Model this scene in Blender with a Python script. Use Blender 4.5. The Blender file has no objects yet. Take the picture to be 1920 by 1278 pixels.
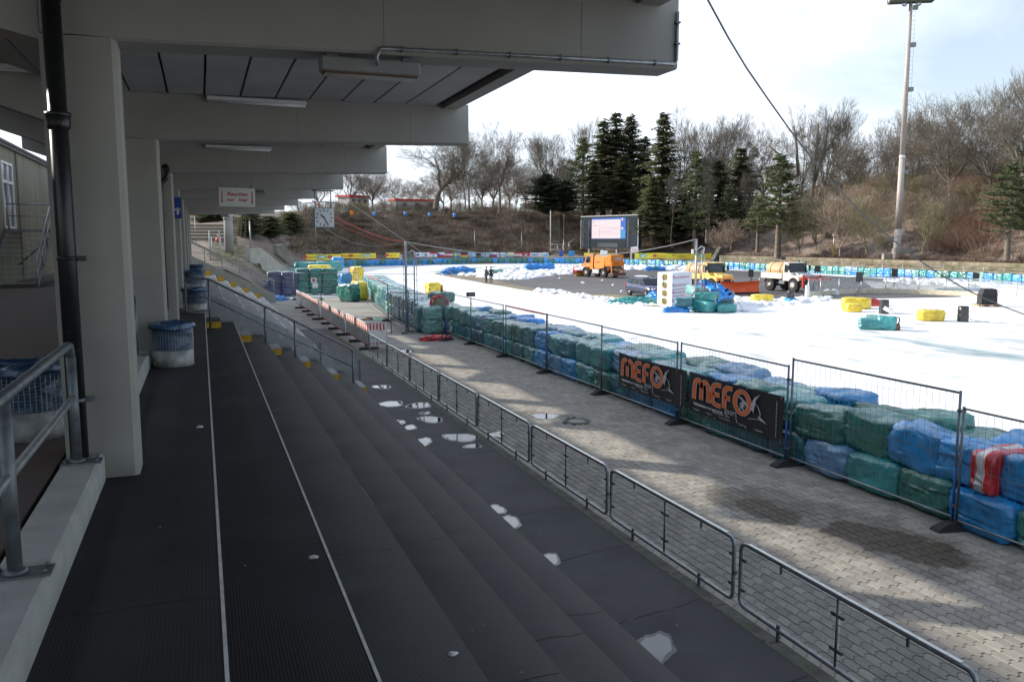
import bpy, math, random
import numpy as np
from mathutils import Vector, Matrix
S = bpy.context.scene
R = math.radians
rnd = random.Random(7)
nrs = np.random.RandomState(11)

# ------------------------------------------------------------------ camera
YAW, PITCH, FPX = 20.5, 6.95, 1550.0
cd = bpy.data.cameras.new('camera'); cam = bpy.data.objects.new('camera', cd)
S.collection.objects.link(cam); S.camera = cam
cd.sensor_width = 36; cd.lens = FPX/1920*36; cd.clip_end = 3000; cd.clip_start = .05
cam.location = (0, 0, 0); cam.rotation_euler = (R(90-PITCH), 0, R(-YAW))

# ------------------------------------------------------------------ world
SUN_AZ, SUN_EL = -50.0, 23.6          # azimuth from +Y towards +X, elevation
w = bpy.data.worlds.new('World'); S.world = w; w.use_nodes = True
nt = w.node_tree; N = nt.nodes; L = nt.links; N.clear()
out = N.new('ShaderNodeOutputWorld'); bg = N.new('ShaderNodeBackground')
sky = N.new('ShaderNodeTexSky'); sky.sky_type = 'NISHITA'; sky.sun_disc = False
sky.sun_elevation = R(SUN_EL); sky.sun_rotation = R(SUN_AZ)
sky.air_density = 1.15; sky.dust_density = 0.6; sky.ozone_density = 1.6
tc = N.new('ShaderNodeTexCoord')
mp = N.new('ShaderNodeMapping'); mp.inputs['Scale'].default_value = (1.0, 1.0, 2.6); mp.inputs['Location'].default_value=(3.1,1.7,.2)
n1 = N.new('ShaderNodeTexNoise'); n1.inputs['Scale'].default_value = 1.9; n1.inputs['Detail'].default_value = 9; n1.inputs['Roughness'].default_value = .55; n1.inputs['Distortion'].default_value = .35
L.new(tc.outputs['Generated'], mp.inputs[0]); L.new(mp.outputs[0], n1.inputs[0])
# the thin cloud veil is densest on the sun's side of the sky
dot = N.new('ShaderNodeVectorMath'); dot.operation = 'DOT_PRODUCT'
dot.inputs[1].default_value = (math.sin(R(SUN_AZ+20)), math.cos(R(SUN_AZ+20)), 0.0)
L.new(tc.outputs['Generated'], dot.inputs[0])
ma = N.new('ShaderNodeMath'); ma.operation = 'MULTIPLY_ADD'; ma.inputs[1].default_value = .42; ma.inputs[2].default_value = -.07
L.new(dot.outputs['Value'], ma.inputs[0])
ad = N.new('ShaderNodeMath'); ad.operation = 'ADD'; L.new(n1.outputs[0], ad.inputs[0]); L.new(ma.outputs[0], ad.inputs[1])
cr = N.new('ShaderNodeMapRange'); cr.inputs['From Min'].default_value = .47; cr.inputs['From Max'].default_value = .72
cr.inputs['To Min'].default_value = .24; cr.inputs['To Max'].default_value = 1.0
L.new(ad.outputs[0], cr.inputs['Value'])
mx = N.new('ShaderNodeMix'); mx.data_type = 'RGBA'
mx.inputs[7].default_value = (9.6, 10.4, 11.6, 1)
L.new(cr.outputs[0], mx.inputs[0])
gn = N.new('ShaderNodeMix'); gn.data_type = 'RGBA'; gn.blend_type = 'ADD'; gn.inputs[0].default_value = 1; gn.inputs[7].default_value = (1.0, 1.1, 1.5, 1)   # thin high haze
L.new(sky.outputs[0], gn.inputs[6]); L.new(gn.outputs[2], mx.inputs[6])
L.new(mx.outputs[2], bg.inputs[0]); bg.inputs[1].default_value = 0.11
L.new(bg.outputs[0], out.inputs[0])

sl = bpy.data.lights.new('sun', 'SUN'); sl.energy = 5.0; sl.angle = R(.6); sl.color = (1, .93, .82)
so = bpy.data.objects.new('sun', sl); S.collection.objects.link(so)
so.rotation_euler = (R(90-SUN_EL), 0, R(180-SUN_AZ)); so.location = (-60, 60, 60)
S.view_settings.view_transform = 'Standard'; S.view_settings.look = 'None'
S.view_settings.gamma = 1; S.view_settings.use_curve_mapping = False
S.view_settings.exposure = 0.35

# ------------------------------------------------------------------ geometry of the view, used to place things on the ground
_p, _y = R(PITCH), R(YAW)
FW = Vector((math.sin(_y)*math.cos(_p), math.cos(_y)*math.cos(_p), -math.sin(_p)))
RT = Vector((math.cos(_y), -math.sin(_y), 0)); UP = RT.cross(FW)
def ray(px, py): return FW + RT*((px-960)/FPX) - UP*((py-639)/FPX)
def az_(px, py, z): d = ray(px, py); return d*(z/d.z)
def ad_(px, py, D): d = ray(px, py); return d*(D/math.hypot(d.x, d.y))
def aty(px, py, Y): d = ray(px, py); return d*(Y/d.y)
def atx(px, py, X): d = ray(px, py); return d*(X/d.x)
def proj(P):
    P = Vector(P); d = P.dot(FW)
    if d < .05: return None
    return 960+FPX*P.dot(RT)/d, 639-FPX*P.dot(UP)/d
def zat(px, py, D): return ad_(px, py, D).z

W0, GP, GI = -1.92, -4.35, -4.42       # walkway, paving and ice levels
GA = -4.30                              # asphalt at the foot of the terrace

# ------------------------------------------------------------------ materials
MATS = {}
def mat(name, col, rough=.6, metal=0, var=.12, vs=3.0, bump=0, bs=30, spec=.5, island=0, detail=5, stretch=None, bump2=None, obj_rand=0, trans=0, alpha=None, coat=0, col2=None, c2scale=2, c2thr=.5, c2soft=.1, emit=0, distort=0, rotz=0):
    if name in MATS: return MATS[name]
    m = bpy.data.materials.new(name); m.use_nodes = True
    nt = m.node_tree; N = nt.nodes; L = nt.links
    b = N['Principled BSDF']
    b.inputs['Roughness'].default_value = rough; b.inputs['Metallic'].default_value = metal
    b.inputs['Specular IOR Level'].default_value = spec
    if coat: b.inputs['Coat Weight'].default_value = coat; b.inputs['Coat Roughness'].default_value = .15
    if trans: b.inputs['Transmission Weight'].default_value = trans
    tc = N.new('ShaderNodeTexCoord'); vec = tc.outputs['Object']
    if obj_rand:
        oi = N.new('ShaderNodeObjectInfo'); va = N.new('ShaderNodeVectorMath'); va.operation = 'MULTIPLY_ADD'
        cmb = N.new('ShaderNodeCombineXYZ')
        for i in range(3): L.new(oi.outputs['Random'], cmb.inputs[i])
        va.inputs[1].default_value = (37, 53, 71); L.new(cmb.outputs[0], va.inputs[0]); L.new(vec, va.inputs[2]); vec = va.outputs[0]
    if stretch:
        mp = N.new('ShaderNodeMapping'); mp.inputs['Scale'].default_value = stretch; mp.inputs['Rotation'].default_value=(0,0,rotz); L.new(vec, mp.inputs[0]); vec = mp.outputs[0]
    col = tuple(col)+(1,) if len(col) == 3 else col
    cur = None
    n = N.new('ShaderNodeTexNoise'); n.inputs['Scale'].default_value = vs; n.inputs['Detail'].default_value = detail; n.inputs['Distortion'].default_value = distort
    L.new(vec, n.inputs[0])
    hsv = N.new('ShaderNodeHueSaturation'); hsv.inputs['Color'].default_value = col
    mr = N.new('ShaderNodeMapRange'); mr.inputs['From Min'].default_value = .3; mr.inputs['From Max'].default_value = .7
    mr.inputs['To Min'].default_value = 1-var; mr.inputs['To Max'].default_value = 1+var
    L.new(n.outputs[0], mr.inputs['Value']); val = mr.outputs[0]
    if island or obj_rand:
        if island: g = N.new('ShaderNodeNewGeometry'); src = g.outputs['Random Per Island']
        else: src = oi.outputs['Random']
        k = island or obj_rand
        m2 = N.new('ShaderNodeMapRange'); m2.inputs['To Min'].default_value = 1-k; m2.inputs['To Max'].default_value = 1+k
        L.new(src, m2.inputs['Value'])
        mu = N.new('ShaderNodeMath'); mu.operation = 'MULTIPLY'; L.new(val, mu.inputs[0]); L.new(m2.outputs[0], mu.inputs[1]); val = mu.outputs[0]
    L.new(val, hsv.inputs['Value']); cur = hsv.outputs[0]
    if col2:
        n2 = N.new('ShaderNodeTexNoise'); n2.inputs['Scale'].default_value = c2scale; n2.inputs['Detail'].default_value = 7; L.new(vec, n2.inputs[0])
        r2 = N.new('ShaderNodeMapRange'); r2.inputs['From Min'].default_value = c2thr-c2soft; r2.inputs['From Max'].default_value = c2thr+c2soft
        L.new(n2.outputs[0], r2.inputs['Value'])
        mx = N.new('ShaderNodeMix'); mx.data_type = 'RGBA'; L.new(r2.outputs[0], mx.inputs[0]); L.new(cur, mx.inputs[6]); mx.inputs[7].default_value = tuple(col2)+(1,)
        cur = mx.outputs[2]
    L.new(cur, b.inputs['Base Color'])
    if emit:
        L.new(cur, b.inputs['Emission Color']); b.inputs['Emission Strength'].default_value = emit; L.remove(b.inputs['Base Color'].links[0]); b.inputs['Base Color'].default_value = (.02, .02, .02, 1); b.inputs['Specular IOR Level'].default_value = .1
    if bump:
        nb = N.new('ShaderNodeTexNoise'); nb.inputs['Scale'].default_value = bs; nb.inputs['Detail'].default_value = 6; nb.inputs['Distortion'].default_value = distort*2; L.new(vec, nb.inputs[0])
        bp = N.new('ShaderNodeBump'); bp.inputs['Strength'].default_value = min(1, bump); bp.inputs['Distance'].default_value = .02*max(1, bump)
        L.new(nb.outputs[0], bp.inputs['Height']); L.new(bp.outputs[0], b.inputs['Normal'])
    if alpha is not None: b.inputs['Alpha'].default_value = alpha
    m['nodes_ok'] = 1
    MATS[name] = m; return m

def film(name, col, rough=.27, var=.28):
    """shiny crumpled plastic sheeting"""
    if name in MATS: return MATS[name]
    m = mat(name, col, rough=rough, var=var, vs=2.2, obj_rand=.18, spec=.8, coat=.25)
    nt = m.node_tree; N = nt.nodes; L = nt.links; b = N['Principled BSDF']
    tc = N.new('ShaderNodeTexCoord'); oi = N.new('ShaderNodeObjectInfo')
    va = N.new('ShaderNodeVectorMath'); va.operation = 'MULTIPLY_ADD'; cmb = N.new('ShaderNodeCombineXYZ')
    for i in range(3): L.new(oi.outputs['Random'], cmb.inputs[i])
    va.inputs[1].default_value = (17, 29, 41); L.new(cmb.outputs[0], va.inputs[0]); L.new(tc.outputs['Object'], va.inputs[2])
    mp = N.new('ShaderNodeMapping'); mp.inputs['Scale'].default_value = (1.0, .55, 2.4); mp.inputs['Rotation'].default_value = (.5, .5, .4)
    L.new(va.outputs[0], mp.inputs[0])
    a = N.new('ShaderNodeTexNoise'); a.inputs['Scale'].default_value = 1.7; a.inputs['Detail'].default_value = 3.5; a.inputs['Distortion'].default_value = 1.1
    a.noise_type = 'RIDGED_MULTIFRACTAL'; L.new(mp.outputs[0], a.inputs[0])
    v = N.new('ShaderNodeTexVoronoi'); v.feature = 'DISTANCE_TO_EDGE'; v.inputs['Scale'].default_value = 2.6; L.new(va.outputs[0], v.inputs[0])
    s = N.new('ShaderNodeMath'); s.operation = 'MULTIPLY_ADD'; s.inputs[1].default_value = .9
    L.new(v.outputs[0], s.inputs[0]); L.new(a.outputs[0], s.inputs[2])
    bp = N.new('ShaderNodeBump'); bp.inputs['Strength'].default_value = .85; bp.inputs['Distance'].default_value = .10
    L.new(s.outputs[0], bp.inputs['Height']); L.new(bp.outputs[0], b.inputs['Normal'])
    return m

concrete = mat('painted_concrete', (.37, .362, .33), .75, var=.13, vs=.7, bump=.10, bs=70, detail=8, col2=(.27, .262, .235), c2scale=.55, c2thr=.63, c2soft=.2)
concrete2 = mat('raw_concrete', (.30, .29, .265), .8, var=.2, vs=2.5, bump=.4, bs=70, col2=(.17,.16,.14), c2scale=1.3, c2thr=.62, c2soft=.1)
soffitm = mat('soffit_board', (.46, .455, .46), .8, var=.12, vs=1.2, bump=.2, bs=80, obj_rand=.05)
slotm = mat('joint_backing_steel', (.05, .045, .04), .8)  # dark steel backing seen through the soffit joints
kerbm = mat('kerb_concrete', (.40, .40, .375), .8, var=.14, vs=4, bump=.5, bs=90)
galv = mat('galvanised_steel', (.33, .35, .37), .42, metal=.75, var=.25, vs=14, bump=.12, bs=60)
galvd = mat('dull_galvanised_steel', (.16, .18, .19), .5, metal=.6, var=.25, vs=14)
alu = mat('bright_aluminium', (.62, .62, .58), .35, metal=.7, var=.12, vs=10)
blackpipe = mat('black_cast_iron', (.012, .013, .014), .32, var=.4, vs=20, col2=(.12,.11,.10), c2scale=28, c2thr=.72, c2soft=.06)
rubber = mat('dark_rubber', (.03, .03, .032), .85, var=.3, vs=8, bump=.3, bs=60)
white = mat('white_paint', (.78, .78, .76), .5, var=.05)
whitel = mat('white_enamel_lamp', (.75, .75, .75), .4, var=.04)
red = mat('red_paint', (.55, .035, .03), .5, var=.15)
redm = mat('traffic_red', (.62, .06, .04), .5, var=.1)
yellow = mat('yellow_paint', (.78, .47, .02), .6, var=.25, vs=6)
orange = mat('orange_paint', (.90, .25, .02), .4, var=.08, vs=2)
orangered = mat('plow_orange', (.82, .11, .02), .5, var=.12, vs=2)
cream = mat('cream_paint', (.80, .74, .60), .45, var=.06)
ylw_cab = mat('pale_yellow_paint', (.86, .58, .16), .42, var=.06)
black = mat('black_paint', (.015, .015, .017), .5, var=.2)
dark = mat('dark_grey_paint', (.05, .052, .058), .6, var=.2)
glassd = mat('dark_window_glass', (.07, .085, .10), .12, spec=.8, var=.1)
navy = mat('dark_blue_car_paint', (.025, .035, .10), .25, coat=.6, var=.05)
bluem = mat('sign_blue', (.02, .06, .32), .5)
silverc = mat('silver_metal', (.55, .56, .58), .35, metal=.8, var=.1)
skin = mat('skin', (.55, .33, .24), .55, var=.06)
tankm = mat('tan_tank_plastic', (.52, .33, .17), .5, var=.2, vs=3)
tankw = mat('wooden_tank', (.60, .36, .18), .55, var=.2, vs=4, stretch=(1,1,6))
woodm = mat('pallet_wood', (.45, .30, .17), .75, var=.2, vs=6)
redtarp = film('red_plastic_film', (.60, .02, .02))
F_GREEN = film('green_plastic_film', (.028, .175, .14)); F_GREEN2 = film('teal_plastic_film', (.035, .26, .26))
F_PALE = film('pale_green_plastic_film', (.15, .34, .30)); F_BLUE = film('blue_plastic_film', (.018, .25, .56))
F_LBLUE = film('bright_blue_plastic_film', (.02, .27, .74)); F_NAVY = film('navy_plastic_film', (.010, .024, .10))
F_YEL = film('yellow_plastic_film', (.85, .62, .03)); F_DTEAL = film('dark_teal_plastic_film', (.015, .15, .19))
F_PBLUE = film('pale_blue_plastic_film', (.13, .28, .46))
F_BIN = film('blue_bin_liner', (.012, .065, .15), rough=.4)

def glass_sheet(name, col, a=.25, rough=.08):
    if name in MATS: return MATS[name]
    m = bpy.data.materials.new(name); m.use_nodes = True; N = m.node_tree.nodes; L = m.node_tree.links
    N.clear(); o = N.new('ShaderNodeOutputMaterial'); t = N.new('ShaderNodeBsdfTransparent'); g = N.new('ShaderNodeBsdfPrincipled')
    t.inputs[0].default_value = (.96, .97, .97, 1)
    g.inputs['Base Color'].default_value = tuple(col)+(1,); g.inputs['Roughness'].default_value = rough
    n = N.new('ShaderNodeTexNoise'); n.inputs['Scale'].default_value = 2.5; n.inputs['Detail'].default_value = 5
    tcn = N.new('ShaderNodeTexCoord'); L.new(tcn.outputs['Object'], n.inputs[0])
    mr = N.new('ShaderNodeMapRange'); mr.inputs['From Min'].default_value=.3; mr.inputs['From Max'].default_value=.7; mr.inputs['To Min'].default_value = a*.6; mr.inputs['To Max'].default_value = a*1.4
    L.new(n.outputs[0], mr.inputs['Value'])
    mx = N.new('ShaderNodeMixShader'); L.new(mr.outputs[0], mx.inputs[0]); L.new(t.outputs[0], mx.inputs[1]); L.new(g.outputs[0], mx.inputs[2]); L.new(mx.outputs[0], o.inputs[0])
    MATS[name] = m; return m
def leafy(m, k=.35):
    nt = m.node_tree; N = nt.nodes; L = nt.links; b = N['Principled BSDF']; o = [n for n in N if n.type == 'OUTPUT_MATERIAL'][0]
    t = N.new('ShaderNodeBsdfTranslucent'); L.new(b.inputs['Base Color'].links[0].from_socket, t.inputs[0]); x = N.new('ShaderNodeMixShader'); x.inputs[0].default_value = k
    L.new(b.outputs[0], x.inputs[1]); L.new(t.outputs[0], x.inputs[2]); L.new(x.outputs[0], o.inputs[0]); return m
acrylic = glass_sheet('scratched_acrylic', (.35, .38, .40), .10)
acrylic2 = glass_sheet('dusty_acrylic', (.40, .41, .42), .5)

# ------------------------------------------------------------------ mesh builder
class MB:
    def __init__(s): s.v = []; s.f = []; s.mi = []; s.m = 0; s.sm = []
    def add(s, vs, fs, smooth=False):
        o = len(s.v); s.v.extend([tuple(a) for a in vs]); s.f.extend([tuple(i+o for i in f) for f in fs])
        s.mi.extend([s.m]*len(fs)); s.sm.extend([smooth]*len(fs)); return s
    def box(s, x0, x1, y0, y1, z0, z1, M=None, bev=0):
        if bev:
            b = min(bev, (x1-x0)*.45, (y1-y0)*.45, (z1-z0)*.45)
            vs = []
            for x, sx in ((x0, 1), (x1, -1)):
                for y, sy in ((y0, 1), (y1, -1)):
                    for z, sz in ((z0, 1), (z1, -1)):
                        vs += [(x, y+sy*b, z+sz*b), (x+sx*b, y, z+sz*b), (x+sx*b, y+sy*b, z)]
            if M: vs = [M @ Vector(a) for a in vs]
            I = lambda i, j, k, a: (i*4+j*2+k)*3+a
            fs = []
            for i in (0, 1):
                fs.append((I(i,0,0,0), I(i,0,1,0), I(i,1,1,0), I(i,1,0,0)) if i == 0 else (I(i,0,0,0), I(i,1,0,0), I(i,1,1,0), I(i,0,1,0)))
                fs.append((I(0,i,0,1), I(1,i,0,1), I(1,i,1,1), I(0,i,1,1)) if i == 0 else (I(0,i,0,1), I(0,i,1,1), I(1,i,1,1), I(1,i,0,1)))
                fs.append((I(0,0,i,2), I(0,1,i,2), I(1,1,i,2), I(1,0,i,2)) if i == 0 else (I(0,0,i,2), I(1,0,i,2), I(1,1,i,2), I(0,1,i,2)))
            for j in (0, 1):
                for k in (0, 1):
                    fs.append((I(0,j,k,1), I(1,j,k,1), I(1,j,k,2), I(0,j,k,2)))
                    fs.append((I(j,0,k,0), I(j,1,k,0), I(j,1,k,2), I(j,0,k,2)))
                    fs.append((I(j,k,0,0), I(j,k,1,0), I(j,k,1,1), I(j,k,0,1)))
            for i in (0, 1):
                for j in (0, 1):
                    for k in (0, 1): fs.append((I(i,j,k,0), I(i,j,k,1), I(i,j,k,2)))
            return s.add(vs, fs)
        vs = [(x, y, z) for x in (x0, x1) for y in (y0, y1) for z in (z0, z1)]
        if M: vs = [M @ Vector(a) for a in vs]
        return s.add(vs, [(0,1,3,2), (4,6,7,5), (0,4,5,1), (2,3,7,6), (0,2,6,4), (1,5,7,3)])
    def tube(s, pts, r, n=8, cap=True, closed=False, r2=None):
        pts = [Vector(p) for p in pts]; m = len(pts); vs = []; prev = None
        for i, p in enumerate(pts):
            if closed: d = pts[(i+1) % m]-pts[i-1]
            else: d = pts[min(i+1, m-1)]-pts[max(i-1, 0)]
            if d.length < 1e-9: d = Vector((0, 0, 1))
            d.normalize()
            if prev is None:
                a = Vector((0, 0, 1)) if abs(d.z) < .9 else Vector((1, 0, 0)); u = d.cross(a).normalized()
            else:
                u = (prev - d*prev.dot(d))
                u = u.normalized() if u.length > 1e-6 else d.orthogonal().normalized()
            prev = u; v = d.cross(u)
            rr = r[i] if isinstance(r, (list, tuple)) else (r if r2 is None else r+(r2-r)*i/(m-1))
            for k in range(n):
                t = 2*math.pi*k/n; vs.append(p+(u*math.cos(t)+v*math.sin(t))*rr)
        fs = []
        for i in range(m if closed else m-1):
            for k in range(n):
                j = (i+1) % m; fs.append((i*n+k, i*n+(k+1) % n, j*n+(k+1) % n, j*n+k))
        if cap and not closed: fs.append(tuple(range(n))[::-1]); fs.append(tuple((m-1)*n+k for k in range(n)))
        return s.add(vs, fs, n > 4)
    def lathe(s, prof, n=20, c=(0, 0, 0), sx=1, M=None, smooth=True):
        vs = []; m = len(prof)
        for r_, z in prof:
            for k in range(n):
                t = 2*math.pi*k/n; a = Vector((c[0]+r_*math.cos(t)*sx, c[1]+r_*math.sin(t), c[2]+z)); vs.append(M @ a if M else a)
        fs = [(i*n+k, i*n+(k+1) % n, (i+1)*n+(k+1) % n, (i+1)*n+k) for i in range(m-1) for k in range(n)]
        if prof[0][0] > 1e-5: fs.append(tuple(range(n))[::-1])
        if prof[-1][0] > 1e-5: fs.append(tuple((m-1)*n+k for k in range(n)))
        return s.add(vs, fs, smooth)
    def prism(s, poly, d, M=None):
        """polygon in XY extruded by d in Z"""
        n = len(poly); vs = [(x, y, 0) for x, y in poly]+[(x, y, d) for x, y in poly]
        if M: vs = [M @ Vector(a) for a in vs]
        return s.add(vs, [tuple(range(n))[::-1], tuple(range(n, 2*n))]+[(i, (i+1) % n, n+(i+1) % n, n+i) for i in range(n)])
    def mesh(s, name, mats):
        me = bpy.data.meshes.new(name); me.from_pydata(s.v, [], s.f)
        if not isinstance(mats, (list, tuple)): mats = [mats]
        for m in mats: me.materials.append(m)
        me.polygons.foreach_set('material_index', s.mi); me.polygons.foreach_set('use_smooth', s.sm); me.update(); return me
    def build(s, name, mats, parent=None, loc=None, **tags):
        return obj(name, s.mesh(name, mats), parent, loc, **tags)
def obj(name, me, parent=None, loc=None, rot=None, scale=None, label=None, cat=None, group=None, kind=None):
    o = bpy.data.objects.new(name, me); S.collection.objects.link(o)
    if parent: o.parent = parent
    if loc is not None: o.location = loc
    if rot is not None: o.rotation_euler = rot
    if scale is not None: o.scale = scale if hasattr(scale, '__len__') else (scale,)*3
    if label: o['label'] = label
    if cat: o['category'] = cat
    if group: o['group'] = group
    if kind: o['kind'] = kind
    return o
def thing(name, label, cat, loc=(0, 0, 0), rz=0, group=None, scale=None):
    return obj(name, None, None, loc, (0, 0, rz), scale, label, cat, group)
def dup(root, loc, rz=0, label=None, group=None, scale=None, rot=None):
    c = root.copy(); S.collection.objects.link(c); c.location = loc; c.rotation_euler = rot if rot is not None else (0, 0, rz)
    if scale is not None: c.scale = scale if hasattr(scale, '__len__') else (scale,)*3
    if label: c['label'] = label
    if group: c['group'] = group
    def rec(src, par):
        for ch in list(src.children):
            d = ch.copy(); S.collection.objects.link(d); d.parent = par; rec(ch, d)
    rec(root, c); return c
def np_mesh(name, V, F, mats, smooth=False):
    """V (n,3), F (m,k) numpy arrays -> mesh"""
    me = bpy.data.meshes.new(name); k = F.shape[1]; nf = len(F)
    me.vertices.add(len(V)); me.vertices.foreach_set('co', V.astype(np.float32).ravel())
    me.loops.add(nf*k); me.loops.foreach_set('vertex_index', F.astype(np.int32).ravel())
    me.polygons.add(nf); me.polygons.foreach_set('loop_start', np.arange(0, nf*k, k, dtype=np.int32))
    me.polygons.foreach_set('loop_total', np.full(nf, k, dtype=np.int32))
    if smooth: me.polygons.foreach_set('use_smooth', np.ones(nf, dtype=bool))
    for m in (mats if isinstance(mats, (list, tuple)) else [mats]): me.materials.append(m)
    me.update(calc_edges=True); me.validate(); return me
def T(x, y, z, rz=0, rx=0, ry=0, s=1): return Matrix.Translation((x, y, z)) @ Matrix.Rotation(rz, 4, 'Z') @ Matrix.Rotation(ry, 4, 'Y') @ Matrix.Rotation(rx, 4, 'X') @ Matrix.Scale(s, 4)
def rrect(x0, x1, y0, y1, r, n=4):
    P = []
    for cx, cy, a in ((x1-r, y1-r, 0), (x0+r, y1-r, 90), (x0+r, y0+r, 180), (x1-r, y0+r, 270)):
        for k in range(n+1): t = R(a+90*k/n); P.append((cx+r*math.cos(t), cy+r*math.sin(t)))
    return P
def text(name, body, size, M, m, parent, align='LEFT', depth=.001, sx=1, shear=0, space=1, bold=0):
    cu = bpy.data.curves.new('t', 'FONT'); cu.body = body; cu.size = size; cu.extrude = depth; cu.align_x = align; cu.shear = shear; cu.space_character = space; cu.resolution_u = 3; cu.offset = bold
    to = bpy.data.objects.new('t', cu); S.collection.objects.link(to)
    dg = bpy.context.evaluated_depsgraph_get(); me = bpy.data.meshes.new_from_object(to.evaluated_get(dg)); me.name = name
    bpy.data.objects.remove(to); bpy.data.curves.remove(cu)
    me.transform(M @ Matrix.Diagonal((sx, 1, 1, 1))); me.materials.clear(); me.materials.append(m)
    return obj(name, me, parent)
# ================================================================== GROUND, TERRACE, ROOF
# rubber-matted terrace treads
def wear_and_shade(m):  # pale nosing wear plus riser-foot shade, both put into the colour
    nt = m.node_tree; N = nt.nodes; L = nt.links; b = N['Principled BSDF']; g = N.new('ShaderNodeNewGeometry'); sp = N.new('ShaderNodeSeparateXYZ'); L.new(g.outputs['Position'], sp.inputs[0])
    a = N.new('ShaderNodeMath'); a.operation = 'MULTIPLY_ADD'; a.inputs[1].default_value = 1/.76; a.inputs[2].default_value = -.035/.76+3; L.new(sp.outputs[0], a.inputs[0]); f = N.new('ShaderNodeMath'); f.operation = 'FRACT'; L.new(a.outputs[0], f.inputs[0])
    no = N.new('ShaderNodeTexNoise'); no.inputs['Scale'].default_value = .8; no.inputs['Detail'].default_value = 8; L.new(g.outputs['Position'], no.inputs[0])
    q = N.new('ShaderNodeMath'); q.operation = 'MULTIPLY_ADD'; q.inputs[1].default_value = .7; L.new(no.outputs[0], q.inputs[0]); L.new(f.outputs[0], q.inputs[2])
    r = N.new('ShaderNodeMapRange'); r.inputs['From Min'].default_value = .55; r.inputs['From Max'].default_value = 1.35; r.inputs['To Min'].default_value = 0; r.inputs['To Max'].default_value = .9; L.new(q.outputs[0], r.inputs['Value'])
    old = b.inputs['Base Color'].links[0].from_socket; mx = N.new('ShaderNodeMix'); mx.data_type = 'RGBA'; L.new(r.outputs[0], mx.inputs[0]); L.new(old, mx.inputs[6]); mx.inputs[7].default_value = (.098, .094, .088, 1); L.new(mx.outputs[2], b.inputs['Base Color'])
def ribbed(name, col, scale=60, rough=.8, var=.35, dirt=(.07, .066, .06)):
    m = mat(name, col, rough=rough, var=var, vs=1.1, detail=8, col2=dirt, c2scale=.9, c2thr=.66, c2soft=.16)
    nt = m.node_tree; N = nt.nodes; L = nt.links; b = N['Principled BSDF']
    tc = N.new('ShaderNodeTexCoord'); wv = N.new('ShaderNodeTexWave'); wv.inputs['Scale'].default_value = scale; wv.bands_direction = 'X'; wv.inputs['Distortion'].default_value = .4
    L.new(tc.outputs['Object'], wv.inputs[0]); ns = N.new('ShaderNodeTexNoise'); ns.inputs['Scale'].default_value = 130; L.new(tc.outputs['Object'], ns.inputs[0])
    a = N.new('ShaderNodeMath'); a.operation = 'ADD'; L.new(wv.outputs[0], a.inputs[0]); L.new(ns.outputs[0], a.inputs[1])
    bp = N.new('ShaderNodeBump'); bp.inputs['Strength'].default_value = .22; bp.inputs['Distance'].default_value = .004; L.new(a.outputs[0], bp.inputs['Height']); L.new(bp.outputs[0], b.inputs['Normal'])
    return m
matm = ribbed('ribbed_rubber_mat', (.012, .012, .014), 16, dirt=(.035, .033, .031))
matm2 = ribbed('worn_shaded_rubber_mat', (.034, .033, .036), 16, var=.4, dirt=(.075, .072, .068))
wear_and_shade(matm2)
asph = mat('dark_asphalt', (.047, .046, .049), .75, var=.3, vs=1.3, detail=9, bump=.5, bs=160, col2=(.075, .072, .07), c2scale=.8, c2thr=.6, c2soft=.2)
greystep = mat('dusty_grey_concrete', (.33, .325, .315), .8, var=.18, vs=1.5, bump=.3, bs=80)
stripm = mat('pale_edge_strip', (.62, .61, .58), .6, var=.15, vs=9)

H, WD = .3935, .76
def sx_(i): return .035+WD*i
YS0, YM, YS1 = -3.0, 25.3, 62.0
terr = thing('terrace', None, None); del_keys = None
terr['kind'] = 'structure'
for i in range(6):
    x1 = sx_(i); x0 = -1.05 if i == 0 else sx_(i-1)
    z1 = W0-H*i
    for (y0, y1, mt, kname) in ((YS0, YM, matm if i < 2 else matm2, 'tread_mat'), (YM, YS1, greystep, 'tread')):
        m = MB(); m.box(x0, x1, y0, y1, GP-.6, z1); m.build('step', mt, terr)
    # nosing strips
    st = MB(); st2 = MB()
    if i < 2: st.box(x1-.016, x1+.003, YS0, YM-.02, z1-.02, z1+.004)
    elif i == 2:
        for a, b in ((8.2, 8.9), (10.4, 11.6), (14.0, 17.2)): st2.box(x1-.008, x1+.003, a, b, z1-.015, z1+.003)
    if i >= 0:
        y = 27.0
        while y < 58: st.box(x1-.05, x1+.003, y, y+2.6, z1-.03, z1+.004); y += 3.2+rnd.random()*.8
    if st.v: st.build('edge_strip', stripm, terr)
    if st2.v: st2.build('worn_strip', mat('worn_strip', (.17, .17, .165), .7), terr)
# transverse joints in the mats
jm = MB()
for i in range(6):
    x1 = sx_(i)-.02; x0 = -.79 if i == 0 else sx_(i-1)+.005; z = W0-H*i+.0025
    y = 1.7+.6*((i*37) % 5)
    while y < 25:
        pts = []; n = 7
        for k in range(n+1): pts.append((x0+(x1-x0)*k/n, y+(.03*rnd.uniform(-1, 1) if k else 0)-.04*k/n))
        for a, b in zip(pts, pts[1:]):
            if rnd.random() < .75: jm.add([(a[0], a[1]-.004, z), (b[0], b[1]-.004, z), (b[0], b[1]+.004, z), (a[0], a[1]+.004, z)], [(0, 1, 2, 3)])
        y += 2.9
jm.build('mat_joint', mat('joint_dark', (.008, .008, .009), .9), terr)

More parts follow.
